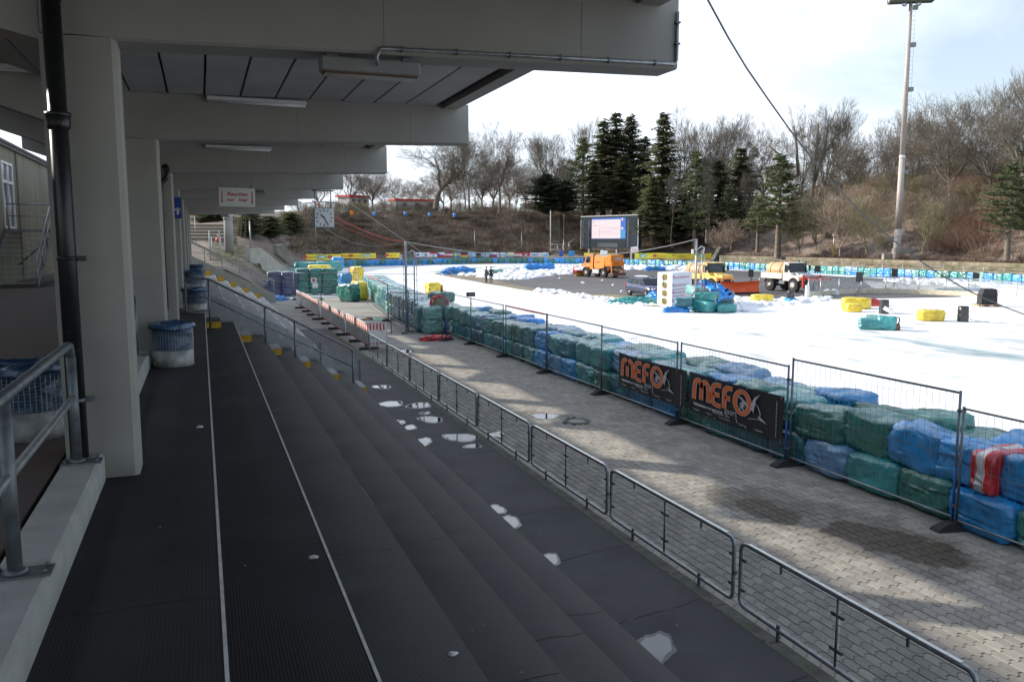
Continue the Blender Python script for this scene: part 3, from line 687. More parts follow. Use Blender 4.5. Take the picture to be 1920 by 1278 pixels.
# ================================================================== BINS
binlow = mat('galvanised_sheet', (.30, .30, .29), .55, metal=.35, var=.4, vs=7, bump=.15, bs=30)
def make_bin(label, loc, s=1.0, copy=None):
    if copy: return dup(copy, loc, rnd.uniform(0, 6), label, scale=s)
    t = thing('waste_bin', label, 'waste bin', loc, 0, 'wire waste bins with blue liners', s)
    r = .30; hh = .66
    m = MB(); m.lathe([(r-.005, 0), (r, .01), (r, .25), (r-.012, .255), (r-.015, .05), (0, .05)], 32); m.build('base_drum', binlow, t)
    m = MB()
    for k in range(44):
        a = 2*math.pi*k/44; m.tube([(r*math.cos(a), r*math.sin(a), .25), (r*math.cos(a), r*math.sin(a), hh-.02)], .0028, 4, cap=False)
    for k in range(13):
        z = .27+k*.03; m.tube([(r*math.cos(2*math.pi*j/32), r*math.sin(2*math.pi*j/32), z) for j in range(32)], .0028, 4, closed=True)
    m.build('wire_cage', galv, t, kind='stuff')
    m = MB(); n = 40; prof = [(.25, .282), (.32, .285), (.45, .283), (.56, .285), (.60, .30), (.57, .328), (.60, .335), (.645, .325), (.665, .305), (.66, .29), (.60, .262), (.42, .25), (.3, .2), (.26, 0.01)]
    vs = []
    for i, (z, rr) in enumerate(prof):
        for k in range(n):
            a = 2*math.pi*k/n; q = rnd.uniform(-1, 1)*(.012 if i > 3 else .004)+(.012*math.sin(7*a+i*1.3)+.008*math.sin(13*a+i*2) if i > 3 else .003*math.sin(11*a+i))
            vs.append(((rr+q)*math.cos(a), (rr+q)*math.sin(a), z+(rnd.uniform(-1, 1)*.008+.012*math.sin(3*a+i*.5) if i > 3 else 0)))
    m.add(vs, [(i*n+k, i*n+(k+1) % n, (i+1)*n+(k+1) % n, (i+1)*n+k) for i in range(len(prof)-1) for k in range(n)], True)
    m.build('bin_liner', F_BIN, t)
    return t
P = az_(325, 688, W0)
b0 = make_bin('wire waste bin with blue liner beside the second pillar on the terrace', (P.x, P.y+.22, W0))
make_bin('wire waste bin with blue liner on the concourse, behind the nearest railing', tuple(az_(50, 826, -1.72)+Vector((0, .2, 0))), 1.0, copy=b0)
make_bin('wire waste bin with blue liner directly behind the stair handrail', (-.22, 23.6, W0), copy=b0)
make_bin('waste bin with blue liner beside the fifth pillar, above the far steps', (-.28, 33.5, W0), 1.2, b0)
make_bin('farthest waste bin with a tall blue liner at the end of the terrace', (-.28, 42.5, W0), 1.15, b0)
# small plastic cup by the bin
cp = thing('plastic_cup', 'clear crushed plastic cup on the mat beside the near waste bin', 'cup', (-.72, P.y+.1, W0))
m = MB(); m.lathe([(.045, 0), (.045, .06), (.05, .07), (.055, .16), (.05, .162), (.04, .01)], 12, sx=.8); m.build('cup', glass_sheet('clear_plastic', (.6, .6, .6), .3), cp)

# ================================================================== STAIR HANDRAIL
YR = 22.6
hr = thing('stair_handrail', 'dark steel stair handrail descending the terrace with four posts', 'handrail', (0, YR, 0))
zt = lambda i: W0-H*i
posts = [(.14, zt(1)), (1.5, zt(3)), (2.25, zt(4)), (3.78, GA)]
top = lambda x: -.96-(x-.12)*(1.70/3.02)*.93
rh = mat('painted_steel_rail', (.17, .185, .20), .4, metal=.5, var=.2, vs=12)
m = MB(); m.tube([(-.42, 0, -1.02), (-.38, 0, -.98), (.08, 0, -.98), (.16, 0, -1.0), (3.70, 0, -2.93), (3.76, 0, -2.98), (3.78, 0, -3.05)], .03, 10); m.build('top_rail', rh, hr)
m = MB(); m.tube([(-.40, 0, -1.45), (.05, 0, -1.45), (3.78, 0, -3.46)], .02, 8); m.build('mid_rail', rh, hr)
for x, z in posts:
    zz = -.98-(max(0, x-.12))*.546
    m = MB(); m.tube([(x, 0, z), (x, 0, zz)], .027, 8); m.build('post', rh, hr)
m = MB(); m.tube([(-.42, 0, -1.0), (-.42, 0, -1.80), (-.02, 0, -1.80), (.14, 0, -1.80)], .026, 8); m.build('end_frame', rh, hr)

# yellow half steps in the aisle
for i in range(6):
    x0 = sx_(i)+.01; z0 = W0-H*(i+1) if i < 5 else GA
    t = thing('half_step', ['topmost', 'second', 'third', 'fourth', 'fifth', 'lowest'][i]+' yellow-fronted half step in the aisle behind the handrail', 'step', (x0, 22.95, z0), group='yellow half steps in the near aisle')
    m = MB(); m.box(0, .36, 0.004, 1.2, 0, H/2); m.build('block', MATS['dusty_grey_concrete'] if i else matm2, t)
    m = MB(); m.box(-.002, .365, -.004, .004, .02, H/2-.012); m.box(.361, .366, 0.006, 1.2, .02, H/2-.012); m.build('yellow_front', mat('worn_yellow_paint', (.66, .38, .02), .7, var=.3, vs=12, col2=(.45, .33, .1), c2scale=9, c2thr=.65), t)
for i in range(5):
    x0 = sx_(i)+.01; z0 = W0-H*(i+1)
    t = thing('half_step', ['topmost', 'second', 'third', 'fourth', 'lowest'][i]+' yellow half step against the far end parapet', 'step', (x0, 58.2, z0), group='yellow half steps beside the end parapet')
    m = MB(); m.box(0, .36, 0.004, 2.0, 0, H/2); m.build('block', MATS['dusty_grey_concrete'], t)
    m = MB(); m.box(-.002, .52, -.004, .004, .0, H/2+.1); m.box(.521, .526, 0, 1.6, .0, H/2+.1); m.build('yellow_front', MATS['worn_yellow_paint'], t)

# glass balustrade on the far side of the near aisle (scratched acrylic)
gb = thing('acrylic_balustrade', 'dusty acrylic balustrade on grey posts behind the stair handrail', 'balustrade', (0, 24.7, 0))
for k, (x0, x1) in enumerate(((.12, 1.62), (1.66, 3.15), (3.2, 4.3))):
    za, zb_ = zt(1)-.1-(x0-.1)*.515, zt(1)-.1-(x1-.1)*.515
    m = MB(); m.add([(x, y, z+d) for y in (0, .008) for x, z in ((x0, za), (x1, zb_)) for d in (0.15, .95)], [(0, 2, 3, 1), (4, 5, 7, 6), (0, 1, 5, 4), (2, 6, 7, 3), (1, 3, 7, 5), (0, 4, 6, 2)]); m.build('pane', acrylic2, gb)
    m = MB(); m.box(x1+.01, x1+.05, -.02, .03, zb_-.3, zb_+1.02); m.build('post', galvd, gb)
    for q in (.3, .8):
        x = x0+(x1-x0)*q; z = za+(zb_-za)*q; m = MB(); m.box(x-.06, x+.06, -.02, .02, z+.08, z+.17); m.build('bracket', galvd, gb)

# ================================================================== END PARAPET
ep = thing('end_parapet', 'sloping concrete parapet with a glazed rail at the far end of the terrace', 'parapet', (0, 60.4, 0))
pl = lambda x: -1.06-(x+.6)*.505   # top of the concrete
pts = [(-1.0, -2.6), (-1.0, -.86), (4.75, pl(4.75)), (4.75, GP-.3), (3.4, GP-.3)]
m = MB(); m.prism(pts, .35, RX); m.build('concrete_wall', concrete2 if False else mat('parapet_concrete', (.34, .335, .29), .8, var=.15, vs=2, bump=.3, bs=50), ep)
for k in range(5):
    x0, x1 = -.9+k*1.12, -.9+(k+1)*1.12-.05
    m = MB(); m.add([(x, y, pl(x)+d) for y in (-.19, -.18) for x in (x0, x1) for d in (.02, .84)], [(0, 2, 3, 1), (4, 5, 7, 6), (0, 1, 5, 4), (2, 6, 7, 3), (1, 3, 7, 5), (0, 4, 6, 2)]); m.build('pane', acrylic, ep)
    m = MB(); m.box(x1+.0, x1+.05, -.21, -.15, pl(x1)-.1, pl(x1)+.86); m.build('post', galv, ep)
m = MB(); m.prism([(-1.0, pl(-1.0)+.84), (-1.0, pl(-1)+1.02), (4.75, pl(4.75)+1.0), (4.75, pl(4.75)+.82)], .22, RX @ Matrix.Translation((0, 0, .06))); m.build('cap_rail', mat('beige_rail', (.36, .34, .30), .6), ep)

# ================================================================== CROWD BARRIERS ALONG THE WALK
XB = 5.72
def make_barrier():
    t = thing('barrier', '', 'barrier', (XB, 0, GP), 0, 'tubular steel barriers with clear panels along the walk')
    Lb = 3.12; r = .025; z0, z1 = .13, .88; c = .09
    pts = []
    for cy, cz, a in ((Lb-c, z1-c, 0), (c, z1-c, 90), (c, z0+c, 180), (Lb-c, z0+c, 270)):
        for k in range(5): tt = R(a+90*k/4); pts.append((0, cy+c*math.cos(tt), cz+c*math.sin(tt)))
    m = MB(); m.tube(pts, r, 10, closed=True); m.build('frame', galv, t)
    m = MB(); m.box(-.022, .022, .14, Lb-.14, z1+.022, z1+.030); m.build('top_cap', alu, t)
    m = MB()
    y = .28
    while y < Lb-.2: m.lathe([(.006, z1+.03), (.005, z1+.034), (0, z1+.035)], 6, (0, y, 0)); y += .33
    m.build('rivets', white, t, kind='stuff')
    m = MB(); m.tube([(0, Lb/2, z0+.02), (0, Lb/2, z1-.02)], .014, 6); m.build('centre_post', galvd, t)
    for a, b_ in ((.05, Lb/2-.04), (Lb/2+.04, Lb-.05)):
        m = MB(); m.box(.004, .010, a, b_, z0+.05, z1-.05); m.build('clear_panel', acrylic, t)
    for y in (Lb/2-.05, Lb/2+.05, .055, Lb-.055):
        for z in (.32, .68):
            m = MB(); m.box(-.008, .016, y-.035, y+.035, z-.018, z+.018); m.lathe([(.007, 0), (.007, .006), (0, .007)], 6, M=T(-.009, y, z, ry=R(-90))); m.build('clip', galvd, t)
    for y in (.7, Lb-.7):
        m = MB(); m.box(-.018, .006, y-.022, y+.022, -.04, z0+.06, bev=.004); m.build('foot', galvd, t)
        m = MB(); m.box(-.005, .012, y-.012, y+.012, z1-.11, z1-.02); m.build('clip', galvd, t)
    m = MB(); m.box(-.02, .02, -.05, 0.005, .45, .50); m.build('link', galvd, t)
    return t
br0 = make_barrier()
names = ['barrier cut by the bottom right corner', 'barrier at the bottom right, second from the corner', 'third barrier from the bottom right corner', 'fourth barrier from the bottom right corner', 'fifth barrier, beside the large oval puddle', 'sixth barrier from the near end', 'seventh barrier from the near end', 'eighth barrier, opposite the foot of the handrail', 'ninth barrier, beside the red and white boards']
for k in range(9):
    y = 1.33+3.255*k
    lab = 'tubular steel '+names[k]
    if k == 0: br0.location = (XB, y, GP); br0['label'] = lab
    else: dup(br0, (XB, y, GP), 0, lab)

# ================================================================== RED-WHITE ROAD BARRIER BOARDS
rw_r = mat('barrier_red', (.60, .05, .03), .5, var=.12, vs=5); rw_w = mat('barrier_white', (.80, .78, .74), .5, var=.08, vs=5, col2=(.5, .47, .42), c2scale=2, c2thr=.68, c2soft=.1)
def make_board():
    t = thing('barrier_board', '', 'barrier', (0, 0, GP), 0, 'red and white plastic fence boards')
    Lb = 2.35
    m = MB(); m.box(-.02, .02, .03, Lb-.03, .40, .72, bev=.01); m.build('mid_panel', rw_w, t)
    m = MB(); m.box(-.015, .015, .03, Lb-.03, .16, .40); m.build('lower_panel', rw_w, t)
    for k in range(12):
        y = .04+k*(Lb-.08)/12; w_ = (Lb-.08)/12
        m = MB(); m.box(-.024, .024, y, y+w_-.001, .72, .97); m.build('stripe', rw_r if k % 2 == 0 else rw_w, t)
    for k in range(12):
        y = .04+k*(Lb-.08)/12; w_ = (Lb-.08)/12
        if k % 2 == 0: m = MB(); m.box(-.026, .026, y, y+w_*.8, .12, .2); m.build('lower_stripe', rw_r, t)
    m = MB(); m.tube([(0, .0, .08), (0, 0, 1.0)], .026, 8); m.tube([(0, Lb, .08), (0, Lb, 1.0)], .026, 8)
    m.tube([(0, 0, 1.0), (0, Lb, 1.0)], .022, 8); m.build('frame', mat('plastic_light_grey', (.6, .6, .6), .5), t)
    m = MB(); m.box(-.40, .40, -.12, .12, 0, .10, bev=.05); m.build('rubber_foot', rubber, t)
    m = MB()
    for k in range(9): m.box(-.02, .02, .1+k*.27, .16+k*.27, 1.0, 1.05)
    m.build('pegs', rw_w, t, kind='stuff')
    return t
A = az_(692, 655, GP); B_ = az_(557, 572, GP)
bd0 = make_board(); nb_ = 9; d = (B_-A); ang = math.atan2(-d.x, d.y)
ordn = ['first', 'second', 'third', 'fourth', 'fifth', 'sixth', 'seventh', 'eighth', 'ninth', 'tenth']
sc = d.length/nb_/2.38
for k in range(nb_):
    p = A+d*(k/nb_)+Vector((.06*math.sin(k*2.1), 0, 0)); lab = ordn[k]+' red and white fence board counted from the steel barriers'
    if k == 0: bd0.location = (p.x, p.y, GP); bd0.rotation_euler = (0, 0, ang); bd0.scale = (1, sc, 1); bd0['label'] = lab
    else: dup(bd0, (p.x, p.y, GP), ang+.02*math.sin(k*3), lab, scale=(1, sc, 1))
p = az_(685, 652, GP); dup(bd0, (p.x+.05, p.y+.1, GP), R(-97), 'short red and white fence board standing crosswise at the near end', scale=(1, .36, 1))

# ================================================================== MESH FENCE PANELS
XF = 10.5
wirem = mat('fence_wire', (.26, .27, .28), .5, metal=.5)
postb = mat('blue_painted_post', (.03, .10, .35), .45)
def make_fence(Lf=3.9, blue=True, hz=2.0, nwire=30, top=None):
    t = thing('site_fence', '', 'fence panel', (XF, 0, GP), 0, 'mobile mesh fence panels')
    r = .021
    m = MB(); m.tube([(0, .03, .05), (0, .03, hz)], r, 8); m.build('post', galvd, t)
    m = MB(); m.tube([(0, Lf, .05), (0, Lf, hz)], r, 8); m.build('post', galvd, t)
    if blue: m = MB(); m.tube([(0, .03, .15), (0, .03, .9)], r+.002, 8); m.build('blue_sleeve', postb, t)
    m = MB(); m.tube([(0, .03, hz-.03), (0, Lf, hz-.03)], r*.85, 8); m.build('top_tube', top or galvd, t)
    m = MB(); m.tube([(0, .03, .17), (0, Lf, .17)], r*.85, 8); m.build('bottom_tube', galv, t)
    m = MB()
    for k in range(1, nwire):
        y = .03+(Lf-.03)*k/nwire; j = lambda: rnd.uniform(-.006, .006)
        m.tube([(j(), y+j(), .18), (.008+j(), y+j()*2, hz*.5), (j(), y+j(), hz-.04)], .0032, 3, cap=False)
    for z in (.62, 1.05, 1.5): m.tube([(.004, .03, z), (.006, Lf/2, z-.012), (.004, Lf, z)], .004, 3, cap=False)
    m.build('wire_mesh', wirem, t, kind='stuff')
    for z in (.35, 1.72):
        m = MB(); m.box(-.03, .03, -.07, .05, z-.015, z+.015); m.build('clamp', galvd, t)
    return t
fp0 = make_fence()
def make_base(loc, label, rz=0, copy=None):
    if copy: return dup(copy, loc, rz, label)
    t = thing('fence_foot', label, 'fence foot', loc, rz, 'recycled plastic fence feet')
    m = MB(); P = [(-.36, -.115, 0), (.36, -.115, 0), (.36, .115, 0), (-.36, .115, 0), (-.33, -.09, .05), (.33, -.09, .05), (.33, .09, .05), (-.33, .09, .05), (-.16, -.075, .125), (.16, -.075, .125), (.16, .075, .125), (-.16, .075, .125)]
    m.add(P, [(3, 2, 1, 0)]+[(a+i, a+(i+1) % 4, a+4+(i+1) % 4, a+4+i) for a in (0, 4) for i in range(4)]+[(8, 9, 10, 11)]); m.build('block', rubber, t)
    m = MB(); m.box(-.1, .1, -.035, .035, .1, .127); m.build('slot', black, t)
    return t
fb0 = make_base((XF, 5.0, GP), 'plastic fence foot beyond the right edge of the photo')
joints = [5.0, 8.98, 12.8, 16.75, 20.8, 24.85, 28.9, 32.9, 37.0, 41.0, 45.0]
fn = ['mesh fence panel cut by the right edge of the photo', 'tallest mesh fence panel, in front of the large green and blue bales', 'mesh fence panel carrying the right-hand black banner', 'mesh fence panel carrying the left-hand black banner', 'fifth mesh fence panel from the right edge', 'mesh fence panel with a red ribbon along its top tube', 'seventh mesh fence panel from the right edge', 'eighth mesh fence panel, beside the yellow bale', 'mesh fence panel next to the orange beacon', 'tenth mesh fence panel from the right edge']
for k in range(8):
    y = joints[k]+.03; sc = (joints[k+1]-joints[k]-.04)/3.93; zs_ = 1.06 if k == 1 else (.985 if k else .95)
    if k == 0: fp0.location = (XF, y, GP); fp0['label'] = fn[0]; fp0.scale = (1, sc, zs_); q = fp0
    else: q = dup(fp0, (XF+.03*math.sin(k*1.7), y, GP), .006*math.sin(k*2.3), fn[k], scale=(1, sc, zs_))
    if k in (5,):
        t = obj('ribbon', None); bpy.data.objects.remove(t)
        m = MB(); m.tube([(XF, y+.1, GP+1.965*zs_), (XF-.01, y+1.4, GP+1.955*zs_), (XF, y+3.8*sc, GP+1.965*zs_)], .026, 6); m.build('ribbon', redm, None, label='red ribbon wrapped round the top tube of a fence panel', cat='ribbon')
    make_base((XF+.02, joints[k+1], GP), ordn[k]+' plastic fence foot counted from the right edge of the photo', rnd.uniform(-.15, .15)+R(0), fb0)
# cross panel at the pole and the panels beyond
def seg_panel(a, b_, label, red_top=False, z=GP, h=1.0):
    A, B = az_(*a, z), az_(*b_, z); d = B-A
    q = dup(fp0, (A.x, A.y, z), math.atan2(-d.x, d.y), label, scale=(1, d.length/3.93, h))
    if red_top:
        n_ = Vector((0, 0, 2.0*h)); m = MB(); m.tube([A+Vector((0, 0, 1.97*h)), B+Vector((0, 0, 1.97*h))], .028, 6); m.build('ribbon', redm, None, label='red ribbon on the '+label.replace('mesh fence panel ', 'panel '), cat='ribbon')
    make_base((A.x, A.y, z), 'plastic foot under the '+label, math.atan2(d.y, d.x)+R(90), fb0)
seg_panel((838, 638), (733, 627), 'mesh fence panel standing crosswise beside the lattice pole')
seg_panel((728, 602), (690, 571), 'mesh fence panel with red top tube, left of the lattice pole', True)
seg_panel((767, 625), (728, 603), 'mesh fence panel right behind the lattice pole')
seg_panel((673, 562), (655, 545), 'short mesh fence panel beside the upright yellow bale', True)
seg_panel((602, 562), (672, 560), 'mesh fence panel in front of the stacked green bales')
seg_panel((503, 565), (552, 562), 'mesh fence panel in front of the stacked navy bales')
seg_panel((552, 562), (602, 562), 'mesh fence panel carrying two paper notices')
for i, (px, py) in enumerate(((588, 525), (591, 535))):
    P = az_(602, 562, GP); q = aty(px, py, P.y+.06); m = MB(); m.box(q.x-.2, q.x+.2, q.y-.05, q.y-.045, q.z-.17, q.z+.17)
    o = m.build('notice', white, None, label=['upper paper notice with a red prohibition ring on the green bales', 'lower white paper notice on the green bales'][i], cat='notice')
    if i == 0: m = MB(); m.lathe([(.09, 0), (.12, 0), (.12, .004), (.09, .004)], 16, M=T(q.x, q.y-.052, q.z, rx=R(90))); m.build('ring', redm, o)

# ================================================================== BALES
def bale_mesh(name, L, W, Hh, seed, top_knot=False):
    r = random.Random(seed); nx, ny, nz = 9, 7, 6
    cr = [(Vector((r.uniform(-1, 1), r.uniform(-1, 1), r.uniform(-1, 1))).normalized(), r.uniform(2, 6), r.uniform(0, 6), r.uniform(.006, .016)) for _ in range(9)]
    import bmesh; ph0 = r.uniform(0, 6)
    bm = bmesh.new(); bmesh.ops.create_cube(bm, size=2)
    bmesh.ops.subdivide_edges(bm, edges=bm.edges[:], cuts=8, use_grid_fill=True)
    for v in bm.verts:
        p = v.co.copy(); q = Vector((abs(p.x)**7, abs(p.y)**7, abs(p.z)**7)); n_ = (q.x+q.y+q.z)**(1/7)
        p = p/n_*1.0
        dd = sum(a*1.25*math.sin(k*p.dot(dn)*2+ph) for dn, k, ph, a in cr)
        dd += r.uniform(-.012, .012)+.03*math.sin(p.x*2.3+ph0)*math.sin(p.y*3.1+ph0*2)
        sag = -.05*max(0, p.z)*(1-abs(p.x)) - .02*abs(p.x)*max(0, p.z)
        v.co = Vector((p.x*W/2*(1+dd), p.y*L/2*(1+dd*.8), p.z*Hh/2*(1+dd+sag*.9)+Hh/2))
        if p.y > .85 or p.y < -.85: v.co.y *= 1+r.uniform(-.04, .03)
    me = bpy.data.meshes.new(name); bm.to_mesh(me); bm.free()
    for p in me.polygons: p.use_smooth = True
    me.materials.append(F_GREEN); me.update(); return me
BL, BW, BH = 1.1, .84, .66
BM = [bale_mesh('bale', BL*1.02, BW, BH, 100+i) for i in range(7)]
nbale = [0]; seen = {}
COLN = {F_GREEN: 'green', F_GREEN2: 'teal', F_PALE: 'pale green', F_BLUE: 'blue', F_LBLUE: 'bright blue', F_NAVY: 'navy', F_YEL: 'yellow', F_DTEAL: 'dark teal', F_PBLUE: 'pale blue', redtarp: 'red'}
def bale(loc, m_, where, rz=0, s=(1, 1, 1), rx=0, ry=0, group=None):
    o = bpy.data.objects.new('bale', rnd.choice(BM)); S.collection.objects.link(o); o.location = loc; o.rotation_euler = (rx, ry, rz); o.scale = s
    o.material_slots[0].link = 'OBJECT'; o.material_slots[0].material = m_
    lb = COLN[m_]+' wrapped bale '+where; k_ = seen.get(lb, 0); seen[lb] = k_+1; far = 'far wall' in where
    if k_ and not far: lb += [', next one along', ', third one along', ', fourth one along', ', fifth one along', ', sixth one along', ', seventh one along', ', eighth one along', ', ninth one along'][min(k_-1, 7)]
    o['label'] = lb; o['category'] = 'bale'; o['group'] = 'bales of the far wall' if far else 'wrapped bales near the track'; nbale[0] += 1
    return o
def pick(far=0):
    u = rnd.random()
    if far: return F_GREEN2 if u < .3 else F_PALE if u < .5 else F_GREEN if u < .62 else F_PBLUE if u < .74 else F_BLUE if u < .9 else F_LBLUE
    return F_GREEN if u < .30 else F_GREEN2 if u < .47 else F_DTEAL if u < .55 else F_BLUE if u < .84 else F_PBLUE if u < .92 else F_PALE if u < .98 else F_LBLUE
def zone(y): return 'at the right edge' if y < 8.9 else 'behind the tallest panel' if y < 12.8 else 'behind the right banner' if y < 16.8 else 'behind the left banner' if y < 20.8 else 'left of both banners' if y < 25 else 'behind the red ribbon' if y < 29 else 'right of the yellow bale' if y < 33 else 'beside the beacon'
y = 4.2; k = 0
up_over = {}
while y < 36.5:
    L_ = BL*rnd.uniform(.96, 1.1)
    c = [pick(), pick(), pick()]
    if 6.6 < y < 9.7: c[1] = F_BLUE
    if 9.7 < y < 12.6: c[1] = F_GREEN if y > 10.8 else F_BLUE
    if y < 9: c[2] = F_BLUE
    if 32.6 < y < 33.7: c[1] = F_YEL
    if y > 26: c[0] = F_DTEAL if rnd.random() < .4 else F_GREEN2; c[2] = pick(1)
    if y > 20 and rnd.random() < .6: c[1] = rnd.choice([F_DTEAL, F_GREEN2, F_PALE, F_PBLUE])
    j = lambda a: rnd.uniform(-a, a)
    sy = L_/BL*1.03
    bale((XF+.56+j(.04), y, GP), c[0], 'in the bottom layer, '+zone(y), j(.05), (rnd.uniform(.95, 1.08), sy, .97), j(.03), j(.03))
    bale((XF+.64+j(.06), y+.3+j(.1), GP+.60), c[1], 'in the upper layer, '+zone(y), j(.09), (rnd.uniform(.92, 1.1), sy*rnd.uniform(.96, 1.04), rnd.uniform(.94, 1.1)), j(.08), j(.07))
    bale((XF+1.62+j(.08), y+j(.2), GP+.60), c[2], 'in the rear row, '+zone(y), j(.16), (1.05, sy*rnd.uniform(.96, 1.1), rnd.uniform(.85, 1.15)), j(.12), j(.12))
    y += L_; k += 1
# row beyond the lattice pole, bending left
A = az_(785, 632, GP); path = [(760, 610), (735, 598), (712, 580), (690, 560), (676, 545)]
for a, b_ in zip([(790, 628)]+path, path):
    A, B = az_(*a, GP), az_(*b_, GP); d = B-A; n = max(1, round(d.length/1.22)); rz = math.atan2(-d.x, d.y); nrm = Vector((math.cos(rz), math.sin(rz), 0))
    for i in range(n):
        p = A+d*((i+.5)/n)
        for row in (0, 1):
            for layer in (0, 1):
                if row and not layer: continue
                m_ = rnd.choice([F_PALE, F_PALE, F_GREEN2, F_PBLUE, F_DTEAL, F_GREEN]); q = p+nrm*(.62+.9*row)
                bale((q.x, q.y, GP+.62*layer), m_, 'in the row beyond the lattice pole, %s layer' % ['bottom', 'upper'][layer], rz+rnd.uniform(-.1, .1), (1.1, 1.05, 1.1), rnd.uniform(-.06, .06))
# individual bales
def bpx(px, py, m_, where, z=GP, dz=0, rz=0, s=(1, 1, 1), rx=0, ry=0):
    P = az_(px, py, z); return bale((P.x, P.y, z+dz), m_, where, rz, s, rx, ry)
bpx(795, 622, F_DTEAL, 'standing upright right of the lattice pole', s=(1, .95, 1.9)); bpx(825, 620, F_DTEAL, 'standing upright below the red-edged opening', s=(1, 1, 1.7))
bpx(828, 606, F_GREEN, 'lying above the upright pair at the beacon', dz=1.1, rz=.2, s=(1.2, 1.3, .9))
bpx(812, 578, F_YEL, 'poking up behind the beacon post', dz=.9, s=(1, 1, 1.2))
t = thing('red_ring', 'ragged red plastic ring on the bales beside the beacon post', 'ring', tuple(az_(823, 622, GP)+Vector((-.1, -.5, 1.42))))
m = MB(); m.tube([(.42*math.cos(a*.5236)*(1+.06*math.sin(a*3)), 0, .34*math.sin(a*.5236)) for a in range(12)], [.07+.02*math.sin(i*2.4) for i in range(12)], 8, closed=True); m.build('rim', redtarp, t)
m = MB(); m.lathe([(0, .0), (.33, 0), (.33, .03), (0, .05)], 14, M=T(0, -.0, 0, rx=R(90))); m.build('straw_face', mat('old_straw', (.24, .20, .12), .9, var=.4, vs=20), t)
# end group: green/blue/yellow uprights and stacks
for i, (px, w_) in enumerate(((521, 'left'), (547, 'right'))):
    for l in range(3):
        P = az_(px, 556, GP); bale((P.x, P.y+1.6, GP+.6*l), F_NAVY, 'in the %s of the two navy stacks, %s layer' % (w_, ['bottom', 'middle', 'top'][l]), R(90)+rnd.uniform(-.05, .05), (1.5, 1.9*.62, 1.08))
for i, (px, w_) in enumerate(((574, 'left'), (600, 'middle'), (624, 'right'))):
    for l in range(4):
        P = az_(px, 553, GP); bale((P.x, P.y+1.6, GP+.5*l), F_GREEN if l else F_GREEN, 'in the %s column of the green stack, %s layer' % (w_, ['bottom', 'second', 'third', 'top'][l]), R(90)+rnd.uniform(-.05, .05), (1.3, 1.12, .9))
bpx(648, 545, F_BLUE, 'standing upright right of the green stack', s=(1.2, 1.3, 2.4)); bpx(643, 553, F_GREEN, 'lying at the foot of the upright blue bale', s=(1.3, 1.5, 1.1)); bpx(633, 528, F_BLUE, 'on the heap behind the green stack', dz=1.3, s=(1.4, 1.6, 2.0))
bpx(656, 565, F_GREEN, 'standing alone on the paving in front of the yellow one', s=(1.1, 1.3, 1.95), rz=.5); bpx(674, 562, F_YEL, 'standing upright beside the fence end', s=(1.1, 1.3, 2.1), rz=.2); bpx(670, 538, F_YEL, 'behind the red-topped fence panel', dz=.4, s=(1.3, 1.3, 2.3))
bpx(600, 540, F_YEL, 'under the rear rail behind the green stack', dz=1.6, s=(1.2, 1.8, .8), rz=1.5); bpx(575, 535, F_GREEN2, 'behind the green stack, on the left', dz=1.2, s=(1.5, 2.0, 1.6), rz=1.5); bpx(618, 532, F_GREEN2, 'behind the green stack, on the right', dz=1.2, s=(1.4, 2.2, 1.6), rz=1.5)
m = MB(); rr = random.Random(5)
def crumple(name, loc, sx, sy, sz, m_, label, cat='tarpaulin', seed=0, rz=0, n=14):
    r = random.Random(seed); vs = []; N_ = n*2
    for i in range(n+1):
        for k in range(N_):
            t = math.pi/2*i/n; a = 2*math.pi*k/N_; q = 1+r.uniform(-.12, .12)+.15*math.sin(3*a+seed)+.1*math.sin(5*a+2*i)
            vs.append((sx*math.sin(t)*math.cos(a)*q, sy*math.sin(t)*math.sin(a)*q, max(0, sz*math.cos(t)**.6*(1+r.uniform(-.18, .18))) if i < n else 0))
    b = MB(); b.add(vs, [(i*N_+k, (i+1)*N_+k, (i+1)*N_+(k+1) % N_, i*N_+(k+1) % N_) for i in range(n) for k in range(N_)], True)
    return obj(name, b.mesh(name, m_), None, loc, (0, 0, rz), None, label, cat)
P = az_(515, 563, GP); crumple('tarpaulin', P, .9, .5, .35, F_LBLUE, 'bright blue tarpaulin crumpled at the end of the terrace')
P = az_(508, 552, GP); crumple('tarpaulin', P, .8, .5, .9, F_DTEAL, 'dark teal tarpaulin beside the navy stacks', seed=3)
P = az_(816, 636, GP); crumple('plastic_sack', (P.x, P.y-.25, GP), .7, .35, .22, redtarp, 'crumpled red and white sack at the foot of the fence', 'sack', 4)
# patches on near bales
P = atx(1845, 885, XF+.2); q = bale((XF+.585, P.y, GP+.62), redtarp, 'wedged between two blue ones near the right edge', 0, (1.12, .40, 1.02)); q['label'] = 'red and white wrapped bale wedged between two blue ones near the right edge'
q.data = q.data.copy(); q.data.materials.append(film('dirty_white_film', (.62, .58, .58)))
for p_ in q.data.polygons:
    if -.18 < p_.center.y < .22: p_.material_index = 1
P = az_(1700, 800, GP+.8); crumple('plastic_film', (XF+1.02, P.y, GP+.98), .25, .35, .14, F_YEL, 'scrap of yellow film between the bale rows', 'film', 6)

